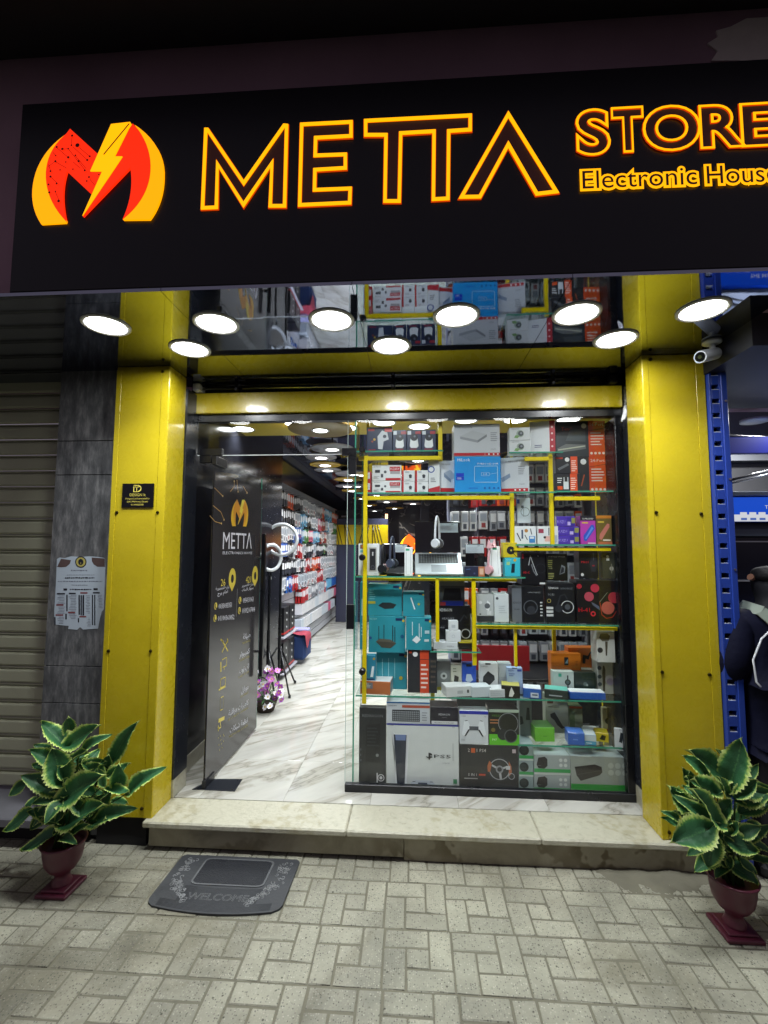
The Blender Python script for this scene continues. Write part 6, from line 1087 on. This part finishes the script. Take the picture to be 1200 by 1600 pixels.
for z in (.5, 1.0, 1.45, 1.9, 2.3): m_ = M(); m_.cyl((1.582, -.036, z), (1.582, -.042, z), .006, STEEL, 8); m_.build('bolt', bp_)
NB = mat((120, 122, 126), .6, name='neighbour_wall', var=.15); NB2 = mat((74, 74, 76), .6, name='neighbour_dark_wall', var=.3, vscale=2)
m_ = M(); m_.box(1.6, 4.5, 1.6, 1.7, 0, 2.45, NB2); m_.box(1.6, 4.5, 1.5, 1.6, 2.28, 2.8, NB); m_.box(1.6, 1.615, .06, 1.6, 0, 2.6, NB2); m_.build('bay_wall', loc=(3, 1.6, 0), label='grey back wall of the neighbouring bay at the right edge', cat='wall')
m_ = M(); m_.box(1.6, 4.5, .1, 4, -.004, .02, NB2); m_.build('bay_floor', kind='structure')
a, b_ = aty(1125, 683, .6), aty(1125, 709, .6); m_ = M(); m_.box(1.6, 4.4, .6, .64, b_.z, a.z, mat((24, 34, 130), .35, name='deep_blue_paint'), .004); m_.build('blue_beam', loc=(2.5, .6, a.z), label='deep blue cross beam of the neighbouring bay at the right edge', cat='beam')
m_ = M(); p, q = aty(1131, 758, .55), aty(1240, 731, .55); m_.tube([p, q], .006, mat((210, 214, 220), .25, .6, name='bright_rod'), 8); m_.tube([p+Vector((0, .02, .02)), q+Vector((0, .02, .02))], .008, mat((90, 90, 94), .4, name='grey_rod'), 8); m_.build('slanted_rod', loc=p, label='bright slanted metal rod above the blue-headed cabinet', cat='rod')
CY = .6
cb = thing('vending_cabinet', (2.15, CY, 0), 'grey framed cabinet with a lit blue header strip behind the person at the right edge', 'cabinet')
FRM = mat((92, 102, 118), .35, .3, name='cabinet_grey')
def C(x, y, Y=CY): return aty(x, y, Y)
m_ = M(); tl = C(1128, 768); m_.box(1.86, 3.0, CY+.12, CY+.5, .1, tl.z, FRM, .004); m_.box(1.86, 1.925, CY, CY+.12, .14, tl.z, FRM, .004); m_.box(1.926, 3.0, CY, CY+.12, C(1160, 775).z, tl.z, FRM, .003); m_.box(1.926, 3.0, CY, CY+.1, C(1160, 838).z, C(1160, 826).z, FRM, .003); m_.build('body', cb)
m_ = M(); t_, b_ = C(1145, 777), C(1145, 816); m_.box(1.985, 2.9, CY-.02, CY+.02, b_.z, t_.z, mat((10, 70, 200), .3, name='header_blue')); zs = b_.z+(t_.z-b_.z)*.3
hdr = emis((10, 84, 226), .7, 'header_screen'); hw = emis((225, 228, 235), .8, 'header_white'); hi = emis((90, 120, 200), .7, 'header_icon')
m_.box(1.99, 2.9, CY-.0215, CY-.0205, zs, t_.z-.004, hdr); m_.box(1.99, 2.9, CY-.0215, CY-.0205, b_.z+.004, zs-.0005, hw); m_.box(1.978, 1.985, CY-.022, CY+.02, b_.z, t_.z, WHT)
for k in range(3): x = 2.04+k*.055; m_.box(x, x+.04, CY-.024, CY-.0218, zs-.012, zs+.014, hw); m_.box(x+.004, x+.038, CY-.0242, CY-.0218, b_.z+.012, b_.z+.026, hi)
m_.text('THE BEST', .022, hw, FRONT(2.19, CY-.023, zs+.035), align='L'); m_.build('header', cb)
m_ = M(); m_.box(1.926, 3.0, CY+.06, CY+.115, .2, C(1160, 840).z, mat((26, 30, 50), .18, name='cabinet_glass')); m_.build('glass_front', cb)
for y_, th in ((846, .008), (908, .01)):
    p = C(1160, y_); m_ = M(); m_.box(1.935, 3.0, CY+.04, CY+.06, p.z-th/2, p.z+th/2, mat((200, 204, 212), .25, .5, name='shelf_trim')); m_.build('shelf_edge', cb)
p = C(1160, 1232); m_ = M(); m_.box(1.8, 3.0, CY-.01, CY+.02, p.z-.03, p.z+.03, mat((24, 34, 130), .35, name='deep_blue_paint')); m_.build('kick_strip', cb)
m_ = M(); 
for k in range(6): m_.box(1.94+k*.02, 1.955+k*.03, CY+.03, CY+.05, .95-.03*k, 1.0-.02*k, WHT, .003)
m_.build('pale_papers', cb)
m_ = M(); m_.tube([(1.7, .9, 2.42), (1.95, .88, 2.37), (2.3, .86, 2.33), (2.8, .85, 2.3)], .006, BLK, 6); m_.build('hanging_cable', loc=(2, .9, 2.35), label='thin dark cable sagging across the grey wall at the top right', cat='cable')
nl = thing('ceiling_lamp', (2.5, 1.05, 2.5), 'small lit ceiling lamp of the neighbouring bay, out at the right edge', 'lamp')
m_ = M(); m_.lathe([(.001, 0), (.09, 0), (.09, -.02), (.001, -.02)], (0, 0, 0), WHT, 24); m_.build('housing', nl, local=True); area(nl, .085, 24, (.95, .97, 1), z=-.024)
nl2 = thing('ceiling_lamp', (2.45, .42, 2.449), 'lit lamp under the neighbouring canopy, just outside the right edge', 'lamp')
m_ = M(); m_.lathe([(.001, 0), (.07, 0), (.07, -.015), (.001, -.015)], (0, 0, 0), WHT, 24); m_.build('housing', nl2, local=True); area(nl2, .065, 9, (.95, .97, 1), z=-.018)
# person from behind
def skin(name, parent, verts, edges, radii, m, root=0, sub=2):
    me = bpy.data.meshes.new(name); me.from_pydata(verts, edges, []); me.materials.append(m); o = bpy.data.objects.new(name, me); COL.objects.link(o); o.parent = parent
    md = o.modifiers.new('skin', 'SKIN'); md.use_smooth_shade = True
    for i, r_ in enumerate(radii): v = me.skin_vertices[0].data[i]; v.radius = r_ if isinstance(r_, tuple) else (r_, r_); v.use_root = (i == root)
    sb = o.modifiers.new('smooth', 'SUBSURF'); sb.levels = sub; sb.render_levels = sub; return o
px_, py_ = 1.80, .02
pe = thing('person', (px_, py_, 0), 'person in dark navy jacket with white piping and grey bag strap, seen from behind', 'person')
JK = mat((11, 13, 32), .75, name='navy_jacket', spec=.12, bump=.9, bscale=11, var=.3); PT = mat((24, 24, 30), .8, name='dark_trousers', bump=.3, bscale=20); SKN = mat((150, 108, 86), .5, name='skin')
skin('body', pe, [(0, 0, .74), (0, 0, .86), (.0, -.005, 1.0), (0, .005, 1.12), (0, .02, 1.235), (0, .03, 1.29), (0, .035, 1.36), (0, .045, 1.43), (-.085, 0, .70), (-.1, -.01, .40), (-.105, 0, .08), (-.11, .10, .045), (.085, 0, .70), (.1, -.01, .40), (.105, 0, .08), (.11, .1, .045)],
     [(0, 1), (1, 2), (2, 3), (3, 4), (4, 5), (5, 6), (6, 7), (0, 8), (8, 9), (9, 10), (10, 11), (0, 12), (12, 13), (13, 14), (14, 15)], [(.14, .1), (.145, .1), (.13, .095), (.15, .1), (.11, .08), .052, (.075, .088), (.07, .085), .085, .06, .045, (.042, .03), .085, .06, .045, (.042, .03)], PT)
skin('jacket', pe, [(0, -.01, .62), (0, -.01, .74), (0, -.015, .9), (0, -.01, 1.06), (0, .0, 1.17), (0, .012, 1.25), (-.17, .0, 1.185), (-.235, -.03, .98), (-.2, .10, .82), (.17, .0, 1.185), (.235, -.03, .98), (.2, .10, .82)],
     [(0, 1), (1, 2), (2, 3), (3, 4), (4, 5), (4, 6), (6, 7), (7, 8), (4, 9), (9, 10), (10, 11)], [(.185, .135), (.19, .14), (.19, .14), (.19, .135), (.14, .11), (.075, .075), .085, .078, .055, .085, .078, .055], JK, root=1)
skin('hair', pe, [(0, .01, 1.375), (0, .015, 1.43), (0, .02, 1.47)], [(0, 1), (1, 2)], [(.075, .07), (.09, .098), (.07, .075)], mat((16, 14, 14), .7, name='dark_hair', bump=.5, bscale=60))
for s_ in (-1, 1):
    skin('hand', pe, [(s_*.2, .11, .80), (s_*.2, .15, .76), (s_*.19, .18, .73), (s_*.185, .2, .705), (s_*.205, .18, .72), (s_*.208, .195, .695), (s_*.218, .17, .725), (s_*.222, .18, .70), (s_*.178, .165, .745), (s_*.17, .185, .725), (s_*.228, .16, .74), (s_*.232, .168, .72)], [(0, 1), (1, 2), (2, 3), (1, 4), (4, 5), (1, 6), (6, 7), (1, 8), (8, 9), (1, 10), (10, 11)], [.028, (.03, .02), .009, .008, .009, .008, .009, .008, .01, .009, .008, .007], SKN, sub=1)
    m_ = M(); m_.cyl((s_*.070, .04, 1.405), (s_*.084, .035, 1.41), .017, SKN, 12); m_.build('ear', pe, local=True)
    m_ = M(); m_.box(s_*.11-.05, s_*.11+.05, -.05, .19, 0, .07, mat((20, 20, 22), .5, name='shoe_black'), .02); m_.build('shoe', pe, local=True)
STR = mat((120, 130, 118), .7, name='grey_strap'); m_ = M()
P = [(-.155, .02, 1.275), (-.13, -.085, 1.255), (-.06, -.145, 1.16), (.02, -.17, 1.04), (.09, -.175, .9)]
for a_, b_2 in zip(P, P[1:]):
    a_, b_2 = Vector(a_), Vector(b_2); d = (b_2-a_).normalized(); n_ = d.cross(Vector((0, -1, 0))).normalized()*.026; o_ = Vector((0, -.008, 0)); m_.add([a_-n_, b_2-n_, b_2+n_, a_+n_, a_-n_+o_, b_2-n_+o_, b_2+n_+o_, a_+n_+o_], [(0, 1, 2, 3), (7, 6, 5, 4), (0, 4, 5, 1), (3, 2, 6, 7)], STR)
m_.build('bag_strap', pe, local=True)
m_ = M(); m_.tube([(-.09, -.12, 1.19), (-.16, -.125, 1.13), (-.20, -.12, 1.03), (-.195, -.125, .93), (-.15, -.14, .87)], .0045, mat((210, 214, 220), .5, name='white_piping'), 6); m_.build('piping', pe, local=True)
m_ = M(); m_.box(-.06, .16, -.26, -.145, .72, .98, mat((14, 14, 16), .6, name='black_bag', bump=.4, bscale=15), .03); m_.build('bag', pe, local=True)

# ================================================================== security camera
cc = thing('security_camera', (1.45, -.15, 2.566), 'small white bullet security camera fixed under the soffit at the top of the right pillar', 'security camera')
WC = mat((206, 212, 220), .35, name='camera_white')
m_ = M(); m_.lathe([(.001, 0), (.042, 0), (.042, -.012), (.03, -.018), (.001, -.018)], (1.46, -.15, 2.5655), WC, 24); m_.cyl((1.46, -.15, 2.55), (1.463, -.15, 2.512), .013, WC, 14); m_.build('mount', cc)
a = Vector((1.475, -.14, 2.505)); d = Vector((-.085, -.05, -.032)).normalized(); e = a+d*.13
m_ = M(); m_.cyl(a-d*.01, a+d*.10, .029, WC, 24); m_.cyl(a+d*.1005, e, .0305, WC, 24, r1=.029); m_.cyl(a-d*.0101, a-d*.02, .029, WC, 24, r1=.02); m_.build('housing', cc)
m_ = M(); m_.cyl(e+d*.0005, e+d*.0015, .023, mat((20, 22, 20), .1, name='lens_glass'), 20); m_.cyl(e+d*.0016, e+d*.004, .009, mat((60, 64, 40), .1, name='lens_centre'), 14); m_.build('lens', cc)
m_ = M(); m_.tube([(1.462, -.142, 2.555), (1.49, -.12, 2.54), (1.485, -.1, 2.50), (1.475, -.13, 2.50)], .004, BLK, 6); m_.build('cable', cc)

# ================================================================== welcome mat
RUB = mat((50, 52, 55), .62, name='grey_rubber', bump=.25, bscale=50, var=.15); RUBL = mat((122, 124, 124), .7, name='worn_rubber', bump=.3, bscale=90, var=.2); RUBD = mat((18, 21, 28), .6, name='dark_carpet', bump=.6, bscale=140, var=.2)
mo = thing('doormat', (-.86, -.2, 0), 'dark rubber doormat with raised scrollwork and worn WELCOME lettering', 'doormat')
def mp(u, v): # u 0..1 across, v 0..1 towards the street
    bulge = .035*(1-(2*u-1)**2)*v; return Vector((-1.158+.598*u+(-.008*v), -.045-.325*v-bulge, 0))
def rr(u0, u1, v0, v1, r_, n=6):
    P = []
    for cx, cyy, a0 in ((u1-r_, v1-r_, 0), (u0+r_, v1-r_, PI/2), (u0+r_, v0+r_, PI), (u1-r_, v0+r_, 1.5*PI)):
        for k in range(n+1): a = a0+PI/2*k/n; P.append((cx+r_*math.cos(a), cyy+r_*math.sin(a)))
    return P
def slab(mb, uv, z0, z1, m):
    P = [mp(*q) for q in uv]; n = len(P); mb.add([(p.x, p.y, z0) for p in P]+[(p.x, p.y, z1) for p in P], [tuple(range(n))[::-1], tuple(range(n, 2*n))]+[(k, (k+1) % n, n+(k+1) % n, n+k) for k in range(n)], m)
base = []
for k in range(25): base.append((k/24, .0))
base = [(0.03, 0), (.97, 0), (1, .05), (1, .9), (.985, .96), (.94, 1)]+[(.94-.88*k/12, 1) for k in range(1, 12)]+[(.06, 1), (.015, .96), (0, .9), (0, .05)]
mb = M(); slab(mb, base, .001, .009, RUB); mb.build('rubber_base', mo)
mb = M(); slab(mb, rr(.22, .80, .06, .57, .06), .0091, .012, mat((84, 86, 88), .7, name='mid_rubber', bump=.3, bscale=90, var=.3)); slab(mb, rr(.235, .785, .085, .545, .05), .0122, .0128, RUBD); mb.build('carpet_inset', mo)
mb = M()
for k in range(22):
    v = .60+k*.0175; P = [mp(u, v) for u in (.2, .35, .5, .65, .8)] if v < .85 else [mp(u, v) for u in (.08, .3, .5, .7, .92)]; mb.tube([p+Vector((0, 0, .009)) for p in P], .0013, RUB, 4)
mb.build('ribs', mo)
mb = M(); vs, fs, x0, x1 = textgeo('WELCOME', 3, .0, .012)
c0 = mp(.5, .80); k_ = .275/(x1-x0); mb.add([(c0.x+(v[0]-(x0+x1)/2)*k_, c0.y+.0+v[1]*k_*.95, .0105+v[2]*k_) for v in vs], fs, RUBL); mb.build('lettering', mo)
r11 = random.Random(8); mb = M()
def curl(u, v, r_, a0, hand):
    c = mp(u, v); P = []
    for k in range(13): t = k/12; a = a0+hand*t*5.2; q = r_*(1-.65*t); P.append(c+Vector((q*math.cos(a), q*math.sin(a), .0095)))
    mb.tube(P, .0014, RUBL, 4)
for side in (0, 1):
    for k in range(74):
        if k < 20: u = r11.uniform(.06, .15); v = r11.uniform(.10, .34)
        else:
            t = r11.random(); u = .05+.22*t+r11.uniform(-.03, .05)*(1-t); v = .45+.4*t+r11.uniform(-.1, .1)*(1-.5*t)
            if u > .2 and v < .62: continue
        u = max(.035, min(.3, u)); curl(u if side == 0 else 1-u, v, r11.uniform(.007, .0125), r11.uniform(0, 6.28), r11.choice([-1, 1]))
mb.build('scrollwork', mo, kind='stuff')

# ================================================================== potted plants
def leafmat():
    m, t, n, l, b = nodemat('variegated_leaf'); at_ = n.new('ShaderNodeAttribute'); at_.attribute_name = 'edge'; tc = n.new('ShaderNodeTexCoord'); oi = n.new('ShaderNodeObjectInfo')
    nz = n.new('ShaderNodeTexNoise'); nz.inputs['Scale'].default_value = 34; nz.inputs['Detail'].default_value = 5; va = n.new('ShaderNodeVectorMath'); va.operation = 'ADD'; l.new(tc.outputs['Object'], va.inputs[0]); l.new(oi.outputs['Random'], va.inputs[1]); l.new(va.outputs[0], nz.inputs['Vector'])
    ma = n.new('ShaderNodeMath'); ma.operation = 'MULTIPLY_ADD'; ma.inputs[1].default_value = .35; l.new(nz.outputs[0], ma.inputs[0]); ad = n.new('ShaderNodeMath'); ad.operation = 'SUBTRACT'; ad.inputs[1].default_value = .175; l.new(at_.outputs['Fac'], ma.inputs[2]); l.new(ma.outputs[0], ad.inputs[0])
    r = ramp(n, [(0, (.07, .20, .07)), (.05, (.026, .105, .042)), (.55, (.034, .14, .05)), (.68, (.075, .24, .055)), (.82, (.46, .62, .13)), (1, (.62, .70, .26))]); l.new(ad.outputs[0], r.inputs[0])
    hs = n.new('ShaderNodeHueSaturation'); mr = n.new('ShaderNodeMapRange'); mr.inputs[3].default_value = .75; mr.inputs[4].default_value = 1.25; l.new(oi.outputs['Random'], mr.inputs[0]); l.new(mr.outputs[0], hs.inputs['Value']); l.new(r.outputs[0], hs.inputs['Color'])
    l.new(hs.outputs[0], b.inputs['Base Color']); b.inputs['Roughness'].default_value = .5; b.inputs['Subsurface Weight'].default_value = 0
    tr = n.new('ShaderNodeBsdfTranslucent'); l.new(hs.outputs[0], tr.inputs[0]); mx = n.new('ShaderNodeMixShader'); mx.inputs[0].default_value = .18; l.new(b.outputs[0], mx.inputs[1]); l.new(tr.outputs[0], mx.inputs[2]); l.new(mx.outputs[0], n['Material Output'].inputs[0])
    wv = n.new('ShaderNodeTexWave'); wv.inputs['Scale'].default_value = 4.5; wv.bands_direction = 'DIAGONAL'; l.new(at_.outputs['Vector'], wv.inputs[0]); bp = n.new('ShaderNodeBump'); bp.inputs['Strength'].default_value = .35; bp.inputs['Distance'].default_value = .006; l.new(nz.outputs[0], bp.inputs['Height']); l.new(bp.outputs[0], b.inputs['Normal']); return m
LEAFM = leafmat(); STEMM = mat((52, 78, 34), .5, name='plant_stem'); POTM = mat((82, 30, 46), .38, name='burgundy_plastic', var=.12, vscale=6, bump=.05, bscale=20)
def leafmesh(width, seed):
    rl = random.Random(seed); n = 26; cols = 7; V = []; A = []
    for i in range(n+1):
        t = i/n; prof = (math.sin(PI*min(1, t**.82))**.75)*(1-.12*t); prof = max(prof, .02 if i in (0,) else 0)
        saw = 1+(.13 if i % 2 else -.03)*(1 if .1 < t < .97 else 0)*rl.uniform(.5, 1.5)
        for j in range(cols):
            s_ = (j-3)/3; hw = width/2*prof*(saw if abs(s_) > .9 else 1); x = s_*hw
            z = .3*width*abs(s_)*(1-t*.4)+.045*math.sin(t*7+seed*2.1)*abs(s_)-(.1+.22*(seed % 3))*(t-.3)**2+.012*math.sin(i*1.3+j)*abs(s_); x += .03*math.sin(t*3+seed)*t
            V.append((x, t+(-.02 if i % 2 and abs(s_) > .9 else 0), z)); A.append(max(abs(s_)**1.3, 1-(1-t)*9 if t > .93 else 0, 0)*(1 if i else .3))
    F = [(i*cols+j, i*cols+j+1, (i+1)*cols+j+1, (i+1)*cols+j) for i in range(n) for j in range(cols-1)]
    me = bpy.data.meshes.new('leaf'); me.from_pydata(V, [], F); me.materials.append(LEAFM); at_ = me.attributes.new('edge', 'FLOAT', 'POINT'); at_.data.foreach_set('value', A); me.polygons.foreach_set('use_smooth', [True]*len(F)); me.update(); return me
LM = {}
def leaf(parent, base, tip, width, roll, seed):
    d = tip-base; L = d.length; ratio = round(max(.25, min(.75, width/L))*6)/6; key = (ratio, seed % 5)
    if key not in LM: LM[key] = leafmesh(ratio, seed % 5)
    o = bpy.data.objects.new('leaf', LM[key]); COL.objects.link(o); o.parent = parent
    y = d.normalized(); tocam = (CAM-(base+tip)/2).normalized(); up = (tocam*.75+Vector((0, 0, 1))*.55); x = y.cross(up).normalized(); z = x.cross(y)
    Mx = Matrix((x, y, z)).transposed().to_4x4() @ Matrix.Rotation(roll, 4, 'Y'); Mx = Matrix.Translation(base-parent.location) @ Mx @ Matrix.Scale(L, 4); o.matrix_local = Mx
def pot(t, c, s=1.0):
    m_ = M(); m_.lathe([(.040, .026), (.042, .034), (.034, .05), (.030, .064), (.036, .08), (.056, .095), (.074, .125), (.082, .165), (.083, .19), (.092, .205), (.094, .212), (.086, .214), (.078, .195), (.06, .19), (.001, .188)], c, POTM, 36); m_.build('urn', t)
    m_ = M(); x, y, z = c; m_.box(x-.072, x+.072, y-.072, y+.072, z+.0015, z+.018, POTM, .004); m_.box(x-.056, x+.056, y-.056, y+.056, z+.0182, z+.028, POTM, .004); m_.build('pot_foot', t)
def plant(c, label, k, spec, fill, Yc, rootpx):
    t = thing('potted_plant', c, label, 'potted plant', 'potted plants beside the entrance'); c = Vector(c); pot(t, c); rp = random.Random(k[0]+5)
    leafs = 0
    for i, (bx, by, tx, ty, w_, dy) in enumerate(spec):
        b_ = aty(k[0]+bx/k[2], k[1]+by/k[2], Yc+dy+.02); tp = aty(k[0]+tx/k[2], k[1]+ty/k[2], Yc+dy-.035+rp.uniform(-.03, .03)); d = (tp-b_).length
        ww = w_/k[2]/F_PX*(b_-CAM).dot(_F)*1.18; leaf(t, b_, tp, ww, rp.uniform(-.35, .35), i)
        m_ = M(); r0 = c+Vector((rp.uniform(-.03, .03), rp.uniform(-.03, .03), .19)); mid = r0.lerp(b_, .55)+Vector((0, 0, .03)); m_.tube([r0, mid, b_, b_.lerp(tp, .12)], [.0045, .004, .003, .002], STEMM, 5); m_.build('stem', t)
    for i in range(fill):
        a = rp.uniform(0, 2*PI); zc = rp.uniform(.0, 1); b_ = c+Vector((.05*math.cos(a), .05*math.sin(a)+.03, .24+.30*zc)); r_ = rp.uniform(.08, .15); tp = b_+Vector((r_*math.cos(a), r_*math.sin(a)*(.8 if math.sin(a) > 0 else .35), rp.uniform(-.05, .1))); leaf(t, b_, tp, rp.uniform(.05, .08), rp.uniform(-.5, .5), i)
    return t
kL = (0, 1080, 2.5)
specL = [(262, 228, 155, 118, 62, 0), (265, 215, 375, 135, 62, -.01), (310, 245, 408, 168, 50, -.04), (272, 165, 268, 95, 36, .04), (235, 285, 115, 228, 52, -.02), (245, 360, 200, 218, 84, -.06), (255, 290, 332, 232, 50, -.03), (240, 402, 95, 318, 66, -.05), (265, 352, 400, 288, 52, 0), (248, 432, 388, 322, 92, -.07), (110, 350, 38, 410, 48, .04), (240, 408, 125, 436, 34, -.06), (242, 430, 170, 508, 58, -.09), (140, 462, 15, 548, 54, .03), (182, 465, 118, 545, 60, 0), (240, 552, 80, 626, 62, -.08), (250, 525, 392, 440, 84, -.05), (362, 512, 492, 455, 60, -.04), (404, 330, 427, 243, 42, .02), (436, 280, 522, 124, 40, .03), (420, 335, 508, 278, 40, 0), (462, 372, 466, 290, 48, 0), (492, 402, 608, 304, 58, -.02), (416, 388, 506, 396, 48, -.03), (400, 370, 385, 305, 34, -.05), (440, 432, 502, 438, 34, .05), (280, 552, 338, 520, 36, -.08), (240, 572, 278, 580, 26, -.08), (205, 232, 130, 208, 28, .05), (235, 420, 190, 400, 30, -.02), (360, 520, 420, 500, 60, -.02), (150, 420, 90, 460, 60, .08), (330, 470, 400, 390, 60, .04), (290, 400, 350, 350, 60, .04), (390, 480, 440, 350, 40, .03)]
lp = plant((-1.60, -.30, 0), 'bushy cream edged leafy plant in a burgundy urn, left of the step', kL, specL, 52, -.28, None)
kR = (900, 1100, 3.2)
specR = [(765, 432, 825, 166, 138, -.02), (738, 368, 583, 224, 118, 0), (652, 360, 565, 258, 92, .03), (702, 452, 575, 374, 92, -.03), (752, 452, 724, 370, 60, -.04), (575, 560, 457, 405, 96, 0), (705, 610, 600, 418, 118, -.08), (692, 625, 535, 455, 62, -.05), (712, 585, 785, 478, 92, -.04), (668, 622, 484, 690, 118, -.1), (602, 472, 553, 382, 60, .03), (505, 605, 430, 562, 30, .02), (525, 592, 453, 530, 38, .02), (570, 592, 490, 528, 44, .01), (732, 300, 718, 228, 24, .04), (838, 405, 912, 296, 38, .05), (795, 478, 985, 440, 92, -.02), (695, 645, 650, 818, 128, -.09), (715, 664, 912, 745, 86, -.08), (738, 785, 920, 898, 80, -.06), (665, 692, 553, 762, 44, -.07), (565, 395, 538, 320, 40, .05), (850, 590, 960, 660, 90, .04), (640, 590, 540, 545, 40, -.02), (760, 600, 860, 560, 90, .05), (600, 430, 560, 330, 50, .06), (790, 520, 900, 520, 80, .06), (540, 480, 520, 400, 40, .05), (860, 700, 930, 640, 60, .08)]
rp_ = plant((1.305, -.335, 0), 'bushy cream edged leafy plant in a burgundy urn, right of the step', kR, specR, 46, -.30, None)
# small litter on the pavement
m_ = M(); r12 = random.Random(6)
for k in range(46):
    x, y = r12.uniform(-1.6, 1.6), r12.uniform(-1.3, -.1); s_ = r12.uniform(.002, .006); a = r12.uniform(0, 3.1); m_.add([(x+s_*math.cos(a), y+s_*math.sin(a), .0015), (x-s_*.3*math.sin(a), y+s_*.3*math.cos(a), .003), (x-s_*math.cos(a), y-s_*math.sin(a), .0015), (x+s_*.3*math.sin(a), y-s_*.3*math.cos(a), .002)], [(0, 1, 2, 3)], mat((60, 52, 38), .8, name='leaf_crumb'))
m_.build('grit', pave, kind='stuff')
